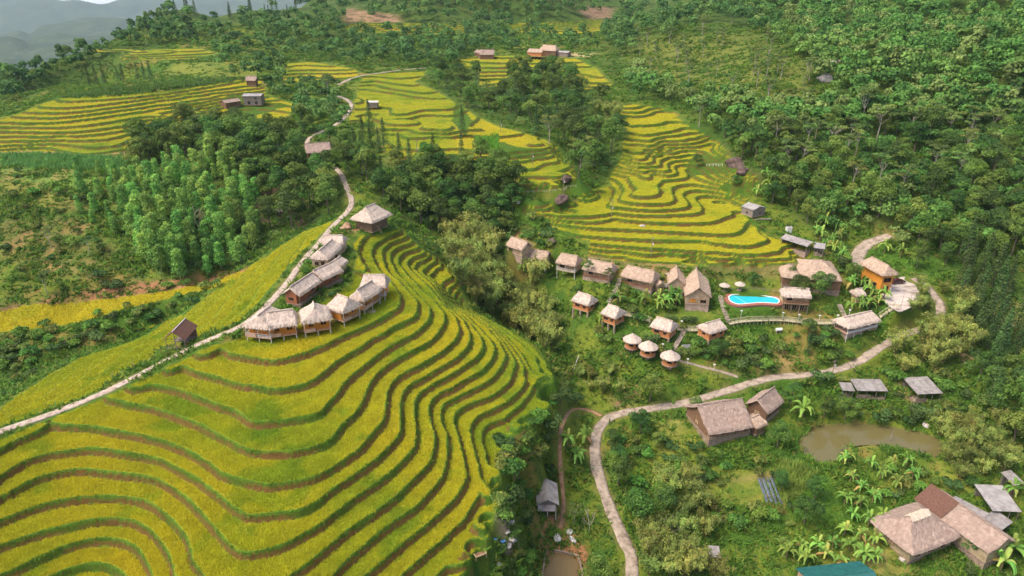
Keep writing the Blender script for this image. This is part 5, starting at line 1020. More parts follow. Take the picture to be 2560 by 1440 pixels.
def mk_bamboo(t, r, i):
    H = 10.0; mb = MB(); Ps, Ds, Ks = [], [], []
    for c in range(17):
        a = c * 2.4 + r.uniform(0, .6); out = r.uniform(1.2, 3.9); h = H * r.uniform(.72, 1.0); pts = []
        for j in range(8): s = j / 7; pts.append((.25 * math.cos(a) + out * s ** 2.1 * math.cos(a), .25 * math.sin(a) + out * s ** 2.1 * math.sin(a), h * (s - .30 * s ** 5) - .8 * (1 - s)))
        mb.tube(pts, .045, 4); n = 125; s = .30 + .72 * r.random(n) ** .8; q = np.array(pts); x = np.interp(s, np.linspace(0, 1, 8), q[:, 0]); y = np.interp(s, np.linspace(0, 1, 8), q[:, 1]); z = np.interp(s, np.linspace(0, 1, 8), q[:, 2]); sp = .75 * np.sin(np.clip(s, 0, 1) * 2.9) + .25
        P = np.stack([x + r.normal(0, .45, n) * sp, y + r.normal(0, .45, n) * sp, z + r.normal(-.25, .4, n)], 1); Ps.append(P); Ds.append(np.stack([np.full(n, math.cos(a)), np.full(n, math.sin(a)), np.full(n, .8)], 1)); Ks.append(np.full(n, c) * 3 + (s * 4).astype(int))
    P = np.concatenate(Ps); leafmesh('crown', P, np.concatenate(Ds), .52, tint(np.concatenate(Ks), [(.21, .29, .06), (.26, .34, .075), (.17, .24, .055), (.30, .34, .08)], r, len(P)), t, r, .42, 1.6); mb.build('culms', M_STEM, t)
def mk_banana(t, r, i):
    mb = MB(); mb.bar((0, 0, -.8), (.05, 0, 1.9), .20, 8, .12); V, F, C_ = [], [], []; nl = 9 + i % 3
    for k in range(nl):
        a = k * 2.4 + r.normal(0, .2); L = r.uniform(2.0, 2.9); up = r.uniform(.5, 1.5) if k < nl - 2 else 1.9; w = r.uniform(.30, .42); c = np.array([(.15, .29, .05), (.12, .25, .045), (.20, .34, .06), (.27, .32, .07)][int(r.choice(4, p=[.4, .3, .2, .1]))])
        if k == 0 and i % 2: c = np.array((.30, .22, .07)); up = .1
        for j in range(8):
            s = j / 7; rad = .05 + L * s * (.80 if k < nl - 2 else .35); z = 1.85 + up * math.sin(s * 2.0) * 1.15 - 1.35 * s ** 2.6 * (1 if k < nl - 2 else .2); ww = w * math.sin(min(1, .12 + s * 1.05) * math.pi * .93) ** .6 * (1 if s > .12 else .25)
            ca, sa = math.cos(a), math.sin(a)
            for o_, dz in ((-1, -.10), (0, 0), (1, -.10)): V.append((rad * ca - o_ * ww * sa, rad * sa + o_ * ww * ca, z + dz * ww * 3)); C_.append(c * (1.25 if o_ == 0 else r.uniform(.8, 1.1)))
            if j: n = len(V); F += [(n - 6, n - 5, n - 2, n - 3), (n - 5, n - 4, n - 1, n - 2)]
    o = npmesh('leaves', V, F, M_LEAF, np.clip(np.array(C_), 0, 1)); o.parent = t; mb.build('stem', M_STEM, t)
def mk_shrub(t, r, i):
    bl = [(r.normal(0, .45), r.normal(0, .45), .75 + r.uniform(-.1, .4), r.uniform(.5, .9), r.uniform(.5, .9), r.uniform(.4, .7)) for _ in range(5)]; P, d, k = shell(bl, 620, r, .6)
    pal = [[(.08, .19, .03), (.11, .24, .04), (.07, .155, .03)], [(.13, .26, .04), (.17, .30, .045), (.11, .22, .04)], [(.07, .14, .04), (.09, .165, .045), (.055, .115, .03)], [(.17, .22, .05), (.13, .20, .04), (.21, .25, .055)]][i % 4]
    leafmesh('foliage', P, d, .26, tint(k, pal, r, len(P)), t, r); mb = MB()
    for b in bl[:3]: mb.bar((0, 0, -.4), b[:3], .05, 5, .02)
    mb.build('stem', M_BARK, t)
def mk_bare(t, r, i):
    mb = MB()
    def grow(p, d, l, w, n):
        q = p + d * l; mb.bar(p, q, w, 5, w * .65)
        if n == 0: return
        for _ in range(3 if n > 1 else 2): e = (d + Vector((r.normal(0, .5), r.normal(0, .5), r.normal(.1, .25)))).normalized(); grow(q, e, l * r.uniform(.55, .8), w * .6, n - 1)
    grow(Vector((0, 0, -.6)), Vector((r.normal(0, .1), r.normal(0, .1), 1)), 3.4, .15, 4); mb.build('trunk', M_PALE, t)
    P = np.array([v for v in mb.v if v[2] > 4.5]); P = P[r.choice(len(P), 90)] + r.normal(0, .15, (90, 3)); leafmesh('crown', P, r.normal(0, 1, (90, 3)), .3, tint(np.arange(90), [(.2, .17, .06), (.13, .16, .05)], r, 90), t, r)
proto('broad', 'broadleaf_tree', 'tree', mk_broad, 6, 100); proto('open', 'pale_trunk_tree', 'tree', mk_open, 4, 200); proto('feather', 'feathery_tree', 'young tree', mk_feather, 4, 300)
proto('conifer', 'conifer', 'conifer', mk_conifer, 3, 400); proto('bamboo', 'bamboo_clump', 'bamboo', mk_bamboo, 4, 500); proto('banana', 'banana_plant', 'banana plant', mk_banana, 4, 600)
proto('shrub', 'shrub', 'shrub', mk_shrub, 4, 700); proto('bare', 'bare_tree', 'bare tree', mk_bare, 3, 800)
used = set(); CNT = {}
PLACED = []
def plant(kind, x, y, s, label, group=None, sz=1.0, var=None):
    v = int(RNG.integers(0, len(PROTO[kind]))) if var is None else var; src = PROTO[kind][v]
    if (kind, v) in used:
        t = src.copy(); COL.objects.link(t)
        for ch in src.children: c = ch.copy(); COL.objects.link(c); c.parent = t
    else: t = src; used.add((kind, v))
    z = float(ground(x, y)); t.location = (x, y, z - .1); t.rotation_euler = (0, 0, RNG.uniform(0, 6.28)); t.scale = (s, s, s * sz); t['label'] = label
    if group: t['group'] = group
    elif 'group' in t.keys(): del t['group']
    CNT[kind] = CNT.get(kind, 0) + 1; return t
for (u, v, rr_) in ((795, 398, 8.0), (770, 410, 7.0), (805, 425, 7.0), (785, 440, 6.0), (2062, 225, 9.0), (2075, 165, 7.0), (870, 300, 5.0), (858, 330, 5.0), (1885, 748, 9.0), (1925, 1228, 7.0), (1860, 1228, 7.0), (1700, 1095, 5.0), (1930, 1262, 3.0)): PLACED.append((*hit1(u, v)[:2], rr_))
FT = np.array([(f[0], f[1], f[2]) for f in FOOT])
FROT = [(f[0], f[1], f[3], f[4], f[5]) for f in FOOT]
def clear(x, y, rad):
    if float(gsample(TER, x, y)) > .15 or float(gsample(RD, x, y)) < rad * .55 or float(gsample(WATER, x, y)) > .05: return False
    for (fx, fy, a, l, w) in FROT:
        dx, dy = x - fx, y - fy; ex = abs(dx * math.cos(a) + dy * math.sin(a)); ey = abs(-dx * math.sin(a) + dy * math.cos(a))
        if ex < l + rad * .5 and ey < w + rad * .5: return False
    for poly, zp, dep in PADS:
        u, v, _ = pix(x, y, zp)
        if inpoly(np.array([u]), np.array([v]), poly)[0]: return False
    return True
def field_of(kind, poly, n, hmin, hmax, gap, label, group, tries=14, base=10.0, sz=(.9, 1.15), shift=0.0, worldmax=1e9):
    """scatter one kind over a traced patch, uniformly over the picture, keeping a spacing on the ground"""
    us = [p[0] for p in poly]; vs = [p[1] for p in poly]; N = n * tries
    u = RNG.uniform(min(us), max(us), N); v = RNG.uniform(min(vs), max(vs), N); k = inpoly(u, v, poly); u, v = u[k], v[k]
    if not len(u): return 0
    x, y, z, d = hit(u, v + shift); c = 0
    for X, Y, D in zip(x, y, d):
        if c >= n: break
        if D > worldmax or D > 985: continue
        h = RNG.uniform(hmin, hmax); rad = gap
        if any((X - q[0]) ** 2 + (Y - q[1]) ** 2 < (.5 * (rad + q[2])) ** 2 for q in PLACED): continue
        if not clear(X, Y, rad): continue
        PLACED.append((X, Y, rad)); plant(kind, float(X), float(Y), h / base, label, group, RNG.uniform(*sz)); c += 1
    return c
def one(kind, u, v, h, label, base=10.0, rad=None, sz=1.0, var=None, group=None):
    x, y, z = hit1(u, v); PLACED.append((x, y, rad or h * .35)); return plant(kind, x, y, (h * .8 if kind == 'banana' and h > 3.6 else h) / base, label, group, sz, var)
for (poly, n, lab, g, h0, h1) in [(S2('1120,600 1200,600 1260,690 1340,720 1400,860 1380,890 1290,830 1180,760 1130,680'), 46, 'olive bamboo clump between the front terraces and the resort', 'bamboo beside the front terraces', 11, 15), (S2('2270,800 2400,780 2420,900 2330,960 2230,930 2200,890'), 16, 'bamboo clump inside the bend of the valley road', 'bamboo inside the road bend', 8, 12),
    (S2('1600,1330 1760,1320 1790,1460 1600,1460'), 16, 'bamboo clump at the bottom right of the valley road', 'bamboo beside the lower road', 7, 10), (S2('1650,1200 1760,1210 1760,1300 1670,1300'), 6, 'dark bamboo clump left of the vegetable plot', 'bamboo left of the vegetable plot', 8, 10), (S2('2330,1080 2500,1060 2540,1230 2400,1240'), 14, 'bamboo clump right of the muddy pond', 'bamboo right of the pond', 7, 10),
    (S2('2262,770 2290,700 2360,720 2360,800 2335,830 2262,835'), 14, 'bamboo clump right of the parking area', 'bamboo right of the parking area', 5, 8), (S2('1500,240 1560,280 1540,340 1480,300'), 5, 'bamboo clump left of the top yellow terraces', 'bamboo left of the top yellow terraces', 9, 12), (S2('1440,940 1530,920 1560,990 1480,1010'), 6, 'bamboo clump above the road junction', 'bamboo above the junction', 5, 8)]:
    field_of('bamboo', poly, n, h0, h1, 3.2, lab, g, 30)
# single trees the photograph shows clearly
for (k, u, v, h, lab, *o) in [
    ('broad', 1995, 752, 9, 'round green tree with pale trunk right of the pool bar'), ('broad', 2045, 748, 9.5, 'wide green tree with pale trunk between the pool bar and the bananas'), ('broad', 2128, 712, 8, 'dark rounded tree against the right end of the restaurant roof'),
    ('broad', 1975, 700, 5, 'yellow-green tree in front of the sloping reception wing'), ('broad', 1884, 718, 5, 'bright green bush-like tree between the parasols and the restaurant'), ('open', 1470, 700, 7, 'small papaya-like tree before the fourth upper bungalow'),
    ('open', 1520, 712, 6, 'thin-stemmed tree at the right end of the fourth upper bungalow'), ('broad', 1445, 445, 15, 'large dark tree with rounded top above the lowest middle terrace'), ('open', 1450, 425, 15, 'tall tree with long white trunk in the gully between the terrace fans'),
    ('open', 1372, 360, 14, 'tall tree with bare pale trunk rising at the edge of the middle terraces'), ('open', 2152, 312, 17, 'very tall slender tree with white trunk high on the right hillside'), ('open', 2190, 352, 17, 'tall leaning tree with white trunk under the tallest one on the right hillside'),
    ('bare', 2065, 372, 13, 'leafless pale tree standing in a clearing on the right hillside'), ('broad', 2262, 430, 9, 'yellow-leaved tree on the right hillside'), ('open', 1748, 318, 14, 'pale-trunked tree just right of the top of the yellow terraces'),
    ('broad', 1942, 1120, 8, 'dark round tree between the joined farmhouses and the pond'), ('broad', 1545, 1215, 8.5, 'round bright green tree right of the concrete valley road'), ('broad', 1600, 1085, 7.5, 'dense green tree where the valley road bends by the junction'), ('broad', 1640, 1118, 4.5, 'small round tree on the lawn left of the farmhouse'),
    ('broad', 1590, 1310, 10, 'large dark tree with several crowns below the round roadside tree'), ('broad', 1655, 1290, 9, 'dark tree right of the valley road above the bamboo'), ('broad', 1530, 1120, 5.5, 'bright small tree right of the road bend beside the lawn'), ('broad', 1548, 1165, 6, 'green tree hugging the right side of the valley road'), ('broad', 1950, 1228, 6, 'dark leafy tree at the right end of the plastic rows'), ('bare', 1472, 1330, 7, 'leafless white-branched tree left of the valley road'), ('bare', 1680, 1350, 8, 'leafless brown-branched tree among the roadside bamboo'),
    ('open', 1435, 1310, 6, 'small tree with layered leaves beside the stilt barn'), ('broad', 1370, 1200, 5, 'small dark green tree above the stilt barn'), ('broad', 1490, 1462, 8, 'very dark round tree at the bottom edge beside the square basin'), ('broad', 1975, 1010, 7, 'yellow-green tree standing over the valley road'),
    ('broad', 1740, 1030, 5, 'small tree below the road left of the farmhouse roof'), ('broad', 2035, 1250, 7, 'grey-green round tree at the top of the banana rows'), ('broad', 2010, 1310, 8, 'dense dark green tree left of the banana rows'), ('broad', 2110, 1050, 7.5, 'bushy yellow-green tree above the pond left of the livestock shed'), ('broad', 2060, 1045, 7, 'dark bushy tree above the left end of the pond'),
    ('broad', 1624, 1005, 9, 'broad dark citrus-like tree above the road junction'), ('broad', 1790, 900, 7, 'feathery green tree below the hut by the stair junction'), ('broad', 2022, 838, 5.5, 'narrow vine-covered tree in front of the railed walkway'), ('conifer', 2018, 885, 7, 'small dark conifer on the slope under the walkway'),
    ('broad', 1742, 420, 6.5, 'single dark tree standing on the bare part of the yellow terraces'), ('broad', 1838, 467, 5, 'small round bush-like tree at the right edge of the yellow terraces'), ('broad', 2290, 672, 8, 'pale flowering tree behind the orange house'), ('open', 120, 735, 8, 'thin pale tree on the open slope above the yellow strip'),
    ('open', 225, 640, 7, 'wide-crowned small tree on the reddish open slope at the left'), ('bare', 505, 590, 12, 'grey forked dead tree rising out of the feathery plantation'), ('open', 130, 620, 8, 'slender grey tree on the left open slope'), ('broad', 1565, 35, 13, 'bright green tree standing out at the top centre'),
    ('broad', 2420, 1385, 5, 'little round tree growing up past the thatch of the long wing'), ('open', 820, 245, 13, 'sparse pale-branched tree at the bend of the upper track'), ('open', 505, 345, 14, 'tall sparse tree rising before the long left terraces'), ('broad', 690, 360, 10, 'pair-crowned dark tree at the end of the long left terraces')]:
    t = one(k, u, v, h, lab, *o)
one('conifer', 210, 100, 18, 'tall dark pointed conifer on the left skyline'); one('conifer', 246, 100, 17, 'thick dark conifer right of the tallest one on the left skyline'); one('conifer', 172, 135, 14, 'slim dark conifer lowest on the left skyline')
one('conifer', 925, 330, 15, 'dark conifer below the white-roofed cabin'); one('conifer', 1155, 340, 14, 'dark conifer in the middle of the middle terraces')
for i, (u, v) in enumerate(((225, 215), (243, 214), (262, 212), (297, 204), (310, 206), (345, 196), (362, 200), (378, 203))): one('conifer', u, v, 11, 'dark conifer in the line above the long left terraces', group='conifers above the long left terraces')
BAN = S2('2120,1120 2125,1175 2110,1130 2175,1140 2200,1165 2230,1140 2265,1135 2280,1170 2240,1190 2150,1200 2110,1230 2150,1240 2180,1225 2130,1270 2170,1285 2205,1270 2110,1310 2150,1320 2185,1330 2120,1350 2155,1370 2185,1375 1965,1365 2000,1350 2040,1345 2080,1340 2010,1380 2060,1370 2100,1385 1950,1345')
GBA = 'banana plants in the grove below the pond'
for i, (u, v) in enumerate(BAN): one('banana', u, v + 30, 3.3 * RNG.uniform(.85, 1.2), 'banana plant in the grove between the pond and the largest farmhouse', base=3.0, rad=1.5, group=GBA)
for (u, v, h, lab) in [(1440, 1150, 5.5, 'large banana plant on the bank between footpath and concrete road'), (1418, 1105, 4.5, 'banana plant left of the concrete road near the junction'), (1462, 1100, 5, 'banana plant leaning over the concrete road at the bend'), (2005, 1035, 6, 'big lone banana plant above the left end of the pond'),
    (1309, 675, 5, 'banana plant below the leftmost bungalow'), (2525, 1385, 6, 'banana plant at the lower right corner'), (2500, 1420, 6, 'banana plant at the bottom edge below the long wing'), (2530, 1235, 5, 'banana plant between the right-hand farm sheds'), (2210, 625, 5, 'banana plant above the upper road by the orange house'), (2250, 635, 5, 'banana plant right of the upper road'),
    (1545, 755, 5, 'banana plant beside the stone steps between bungalow rows'), (1500, 800, 4, 'banana plant between the two tall orange pier huts')]: one('banana', u, v + 8, h, lab, base=3.0, rad=2.0)
for (poly, n, lab, g) in [(S2('1600,725 1690,740 1700,775 1600,775'), 9, 'banana plant in the clump under the long veranda bungalow', 'banana plants below the veranda bungalow'), (S2('2110,700 2205,690 2210,770 2120,780'), 14, 'banana plant in the clump left of the parking area', 'banana plants by the parking area'),
    (S2('2020,560 2110,570 2130,640 2070,650 2030,600'), 12, 'banana plant in the clump above the long grey shed', 'banana plants above the long grey shed'), (S2('230,60 480,70 500,115 280,118'), 16, 'banana plant on the hilltop slope at the upper left', 'banana plants on the upper left hilltop'), (S2('1230,90 1330,85 1320,120 1240,130'), 8, 'banana plant between the top terraces', 'banana plants between the top terraces'), (S2('1880,440 1920,440 1930,500 1890,500'), 4, 'banana plant at the edge of forest right of the yellow terraces', 'banana plants right of the yellow terraces')]:
    field_of('banana', poly, n, 3.2, 4.4, 1.8, lab, g, base=3.0)
for (poly, n, gap) in [(S2('320,470 420,420 540,410 610,450 655,520 650,640 560,690 430,700 350,640 310,560'), 130, 2.9)]:
    field_of('feather', poly, n, 6.5, 12.5, 3.0, 'bright green feathery tree in the dense plantation at the left', 'feathery trees of the left plantation', 20)
field_of('feather', S2('180,430 300,430 320,600 200,560'), 16, 5, 8, 4, 'young feathery tree scattered on the open left slope', 'young feathery trees on the open left slope')
field_of('conifer', S2('2400,650 2500,680 2560,900 2480,930 2400,830'), 30, 11, 16, 3.8, 'dark conifer in the stand right of the road bend', 'conifers right of the road bend')
field_of('conifer', S2('420,-10 1480,-10 1480,30 1200,15 1100,10 860,20 700,50 430,50'), 60, 12, 17, 7, 'dark conifer on the skyline ridge along the top edge', 'conifers along the top edge', 20)
field_of('conifer', S2('880,370 1240,330 1500,240 1500,420 1250,420 900,470'), 22, 10, 14, 6, 'dark pointed conifer in the wooded gully in the centre', 'conifers in the central gully')
field_of('open', S2('1570,90 1840,60 2020,170 2050,260 1960,330 1880,290 1720,230 1600,190'), 45, 8, 13, 5, 'slender pale-trunked tree on the tea-green slope at the top right', 'slender trees on the upper right slope')
field_of('open', S2('1900,380 2100,300 2400,260 2560,200 2600,450 2300,500 2050,520'), 26, 11, 16, 6, 'slender pale-trunked tree standing in the lower right forest', 'slender trees in the lower right forest')
for (poly, n, h0, h1, gap, lab, g) in [
    (S2('340,345 480,310 600,340 760,330 880,390 870,480 820,540 680,600 660,500 600,430 480,395 350,430'), 84, 9, 14, 4.2, 'broad dark tree in the wood left of the ridge path', 'broad trees left of the ridge path'),
    (S2('880,440 1040,420 1240,410 1290,480 1290,590 1200,640 1130,600 1040,560 960,500'), 62, 9, 14, 4.4, 'broad dark tree in the wood behind the thatched hall', 'broad trees behind the thatched hall'),
    (S2('1050,190 1170,270 1400,350 1450,430 1520,440 1560,340 1500,230 1380,190 1200,160'), 60, 10, 15, 5, 'broad tree in the wooded gully between the middle and right terraces', 'broad trees between the terrace fans'),
    (S2('1900,500 1850,400 1760,300 1760,320 2000,340 2300,330 2560,320 2640,420 2600,560 2250,540 2080,590'), 92, 8, 13.5, 4.9, 'broad tree in the dense forest on the lower right hillside', 'broad trees on the lower right hillside')]:
    field_of('broad', poly, n, h0, h1, gap, lab, g, 16)
field_of('broad', S2('2230,570 2640,560 2640,700 2400,700 2280,640'), 26, 8, 13, 5, 'broad tree in the forest behind the parking area', 'broad trees behind the parking area')
field_of('broad', S2('2420,900 2640,900 2640,1180 2480,1100'), 22, 8, 13, 5, 'broad tree in the woods at the right edge beyond the sheds', 'broad trees at the right edge')
# everything past the nearest three hundred: one mass of crowns covering the higher slopes
def mass(name, label, regs, seed):
    r = np.random.default_rng(seed); Vs, Cs = [], []
    for (poly, n, h0, h1, gap, pal, wide, nl) in regs:
        us = [p[0] for p in poly]; vs = [p[1] for p in poly]; u = r.uniform(min(us), max(us), n * 8); v = r.uniform(min(vs), max(vs), n * 8); k = inpoly(u, v, poly); x, y, z, d = hit(u[k], v[k]); c = 0
        for X, Y, Zg, D in zip(x, y, z, d):
            if c >= n or D > 985: continue
            if any((X - q[0]) ** 2 + (Y - q[1]) ** 2 < (.5 * (gap + q[2])) ** 2 for q in PLACED[-1500:]) or not clear(X, Y, gap): continue
            PLACED.append((X, Y, gap)); c += 1; h = r.uniform(h0, h1); nb = 8; bl = []
            for b in range(nb): a = b * 2.4 + r.uniform(0, 1); q = r.uniform(.04, .22) * h * wide; s = r.uniform(.14, .23) * h; bl.append((X + q * math.cos(a), Y + q * math.sin(a), Zg + h * r.uniform(.45, .85), s * wide, s * wide, s * .85))
            P, dd, kk = shell(bl, nl, r); n_ = len(P); N = dd + r.normal(0, .5, dd.shape); N /= np.linalg.norm(N, axis=1)[:, None]; T = np.cross(N, r.normal(0, 1, N.shape)); T /= np.linalg.norm(T, axis=1)[:, None]; B = np.cross(N, T); s = (h * .055 * r.uniform(.7, 1.4, n_))[:, None]
            Vs.append(np.stack([P - B * s, P + T * s, P + B * s, P - T * s], 1).reshape(-1, 3)); base_c = np.array(pal[int(r.integers(0, len(pal)))]) * r.uniform(.8, 1.25); Cs.append(np.repeat(np.clip(base_c * r.uniform(.75, 1.3, (n_, 1)), 0, 1), 4, 0))
    V = np.concatenate(Vs); o = npmesh(name, V, np.arange(len(V)).reshape(-1, 4), M_LEAF, np.concatenate(Cs)); return tag(o, label, 'forest', None, 'stuff')
PALD = [(.07, .14, .035), (.10, .18, .04), (.06, .115, .03), (.12, .19, .045)]; PALG = [(.085, .175, .035), (.11, .205, .04), (.07, .14, .03), (.135, .215, .045), (.16, .205, .055)]
mass('upper_forest', 'continuous forest of small distant crowns over the upper slopes', [
    (S2('1900,-50 2700,-50 2700,330 2350,300 2060,240 2020,160 1850,60'), 620, 7, 12, 4.0, PALG, 1.15, 250), (S2('1480,-30 2000,-30 1900,60 1700,90 1560,150 1500,100'), 130, 9, 14, 5.5, PALD, 1.2, 260),
    (S2('1560,170 1720,240 1800,330 2000,300 2100,360 1850,400 1760,310 1690,270 1560,250'), 50, 8, 12, 5, PALG, 1.2, 320), (S2('600,-20 1500,-20 1500,45 1200,130 1130,180 1000,170 900,130 600,80'), 260, 9, 14, 6, PALD, 1.15, 230),
    (S2('0,190 400,10 520,100 300,120 120,210 0,270 0,240'), 110, 8, 12, 5.5, PALD, 1.0, 380), (S2('380,20 600,60 800,90 1000,100 1000,160 700,210 560,200 540,120 380,100'), 75, 8, 13, 8, PALD, 1.15, 260), (S2('1760,240 2000,290 2300,260 2560,200 2640,320 2300,330 2000,340 1760,310'), 120, 8, 12, 4.2, PALG, 1.15, 330), (S2('1180,60 1290,60 1500,100 1500,140 1300,135 1200,180 1130,150'), 40, 9, 13, 6.5, PALD, 1.1, 230), (S2('660,220 860,210 870,330 760,340'), 40, 6, 10, 5, PALD, 1.1, 300), (S2('1900,420 2300,300 2700,300 2700,640 2300,640 2080,600'), 170, 4, 9, 3.2, PALG, 1.2, 260)], 55)
mass('distant_bushes', 'small round bushes dotted over the open upper slopes', [(S2('1050,190 1170,280 1400,360 1480,450 1540,430 1560,330 1500,230 1380,180 1200,160'), 260, 2.5, 5.5, 2.6, PALD, 1.5, 110), (S2('300,330 480,300 760,320 880,400 870,480 800,560 640,640 560,700 400,700 300,600'), 220, 2, 4.5, 2.4, PALD, 1.5, 110), (S2('880,440 1040,420 1260,410 1300,580 1250,700 1130,600 960,520'), 200, 2, 5, 2.4, PALD, 1.5, 120), (S2('1570,110 1840,90 2020,200 2040,290 1900,300 1720,240'), 170, 1.6, 2.8, 2.2, PALD, 1.7, 60), (S2('300,150 560,130 640,200 400,230 150,230'), 110, 1.6, 3.0, 2.6, PALG, 1.6, 60), (S2('0,400 250,420 320,640 560,690 0,760'), 150, 1.2, 2.4, 2.0, PALG, 1.7, 70), (S2('560,100 900,60 1000,170 700,230'), 90, 1.8, 3.4, 3, PALG, 1.6, 50)], 77)
# shrubs
for (poly, n, lab, g, h0, h1) in [
    (S2('1400,650 1800,760 1800,900 1500,900'), 26, 'round shrub on the grassy slope between the bungalow rows', 'shrubs between the bungalow rows', 1.5, 3), (S2('1700,850 2250,830 2200,880 1950,930 1780,930'), 30, 'shrub on the slope between walkway and valley road', 'shrubs under the walkway', 1.5, 3.2),
    (S2('1235,1120 1300,1075 1350,1030 1392,985 1428,1000 1420,1070 1335,1180 1275,1300 1235,1300'), 60, 'bright leafy shrub on the steep right flank of the front terraces', 'shrubs on the steep terrace flank', 1.8, 3.4),
    (S2('1230,1080 1420,960 1420,1040 1300,1180 1260,1280'), 34, 'leafy shrub on the bushy bank along the right edge of the front terraces', 'shrubs beside the front terraces', 1.4, 2.8), (S2('1500,1080 1760,1090 1980,1180 2000,1320 1700,1320 1550,1180'), 40, 'garden shrub around the vegetable plot', 'shrubs around the vegetable plot', 1.3, 3),
    (S2('1240,1280 1330,1200 1330,1440 1250,1440'), 16, 'weedy shrub on the bank below the front terraces', 'shrubs below the front terraces', 1.2, 2.4), (S2('2050,940 2480,940 2560,1060 2350,1070 2100,1050'), 34, 'shrub on the slope around the livestock sheds', 'shrubs around the livestock sheds', 1.5, 3.5),
    (S2('2180,1170 2480,1180 2440,1240 2300,1230 2200,1260'), 14, 'shrub on the green below the pond', 'shrubs below the pond', 1.3, 2.6), (S2('0,420 300,420 560,640 560,720 0,760'), 30, 'low shrub on the open reddish slope at the left', 'shrubs on the left open slope', 1.5, 3.2), (S2('0,840 500,722 590,700 460,775 200,880 0,1000'), 46, 'dark shrub on the bank between the rice and the golden strip', 'shrubs on the bank below the golden strip', 1.6, 3),
    (S2('1290,500 1390,545 1380,640 1280,590'), 14, 'shrub beside the lower left corner of the yellow terraces', 'shrubs left of the yellow terraces', 1.5, 3), (S2('1745,390 1900,440 1880,480 1750,470'), 9, 'small bush on the unplanted terraces at the right', 'bushes on the unplanted terraces', 1.2, 2.4),
    (S2('2060,640 2140,660 2120,690 1960,670'), 8, 'shrub behind the restaurant roof', 'shrubs behind the restaurant', 1.5, 3), (S2('1250,1340 1330,1340 1330,1450 1230,1450'), 8, 'shrub by the scattered stones at the bottom', 'shrubs by the scattered stones', 1, 2), (S2('2420,1290 2640,1290 2640,1500 2440,1500 2380,1420'), 14, 'shrub around the sheds in the lower right corner', 'shrubs in the lower right corner', 1.5, 3),
    (S2('690,790 860,720 880,700 850,735 760,780'), 9, 'low bush along the front of the long house', 'bushes before the long house', .8, 1.6), (S2('740,670 800,650 850,640 820,668 760,690'), 7, 'bush between the long house and the pale-walled house', 'bushes above the long house', 1, 2)]:
    field_of('shrub', poly, n, h0, h1, 1.6, lab, g, 12, base=1.6)
print(CNT)
for k in PROTO:
    for v, t in enumerate(PROTO[k]):
        if (k, v) not in used:
            for ch in list(t.children): bpy.data.objects.remove(ch)
            bpy.data.objects.remove(t)
print('unused removed')
# ---------------------------------------------------------------- pool, paths, small things
def prism(pts, z0, z1):
    """closed wall-like solid from a list of (x, y)"""
    bm = bmesh.new(); f = bm.faces.new([bm.verts.new((x, y, z1)) for x, y in pts]); r = bmesh.ops.extrude_face_region(bm, geom=[f])
    for e in r['geom']:
        if isinstance(e, bmesh.types.BMVert): e.co.z = z0
    bmesh.ops.recalc_face_normals(bm, faces=bm.faces[:]); bmesh.ops.triangulate(bm, faces=[g for g in bm.faces if len(g.verts) > 4]); return bm
def bmobj(name, bm, m, parent=None):
    me = bpy.data.meshes.new(name); bm.to_mesh(me); bm.free(); me.materials.append(m); o = bpy.data.objects.new(name, me); COL.objects.link(o)
    if parent: o.parent = parent
    return o
def wpoly(poly, z, step=6): P = dense(poly, step, True)[:-1]; x, y = at([p[0] for p in P], [p[1] for p in P], z); return list(zip(x.tolist(), y.tolist()))
def offset(P, d):
    n = len(P); A = sum(P[i][0] * P[(i + 1) % n][1] - P[(i + 1) % n][0] * P[i][1] for i in range(n)); s = 1 if A > 0 else -1; out = []
    for i in range(n):
        tx, ty = P[(i + 1) % n][0] - P[i - 1][0], P[(i + 1) % n][1] - P[i - 1][1]; l = math.hypot(tx, ty) + 1e-9; out.append((P[i][0] + s * ty / l * d, P[i][1] - s * tx / l * d))
    return out
def ringmesh(P, Q, z0, z1):
    n = len(P); mb = MB(); mb.v = [(x, y, z1) for x, y in P] + [(x, y, z1) for x, y in Q] + [(x, y, z0) for x, y in P] + [(x, y, z0) for x, y in Q]
    for i in range(n): j = (i + 1) % n; mb.f += [(i, j, n + j, n + i), (i + 2 * n, n * 3 + i, n * 3 + j, 2 * n + j), (n + i, n + j, 3 * n + j, 3 * n + i), (i, 2 * n + i, 2 * n + j, j)]
    return mb
m, nt, b = mat('pool_water'); b.inputs['Base Color'].default_value = (0.03, 0.50, 0.60, 1); b.inputs['Roughness'].default_value = .08; M_POOL = m
M_AQUA = noisy('pool_tiles', (0.06, 0.50, 0.62), (0.16, 0.68, 0.78), scale=3, rough=.3); M_DECK = noisy('red_brick_deck', (0.24, 0.085, 0.06), (0.42, 0.17, 0.12), scale=4, bump=.3)
ZP = 60.9; inner = wpoly(S2("1820,742 1826,737 1850,735 1880,736 1910,739 1938,743 1949,749 1950,755 1944,759 1925,758 1900,757 1875,759 1848,761 1832,757 1822,750"), ZP)
def loc(P, c): return [(x - c[0], y - c[1]) for x, y in P]
cc = (sum(p[0] for p in inner) / len(inner), sum(p[1] for p in inner) / len(inner)); IN = loc(inner, cc)
t = thing('swimming_pool', 'kidney-shaped turquoise swimming pool with white rim and red brick deck', 'pool', (cc[0], cc[1], ZP - .9))
ringmesh(IN, offset(IN, -.35), .3, .98).build('rim', M_WHITE, t); ringmesh(offset(IN, 1.25), offset(IN, .005), .45, .90).build('deck', M_DECK, t); ringmesh(offset(IN, 1.1), offset(IN, .4), -2.2, .44).build('retaining_wall', M_STONE, t)
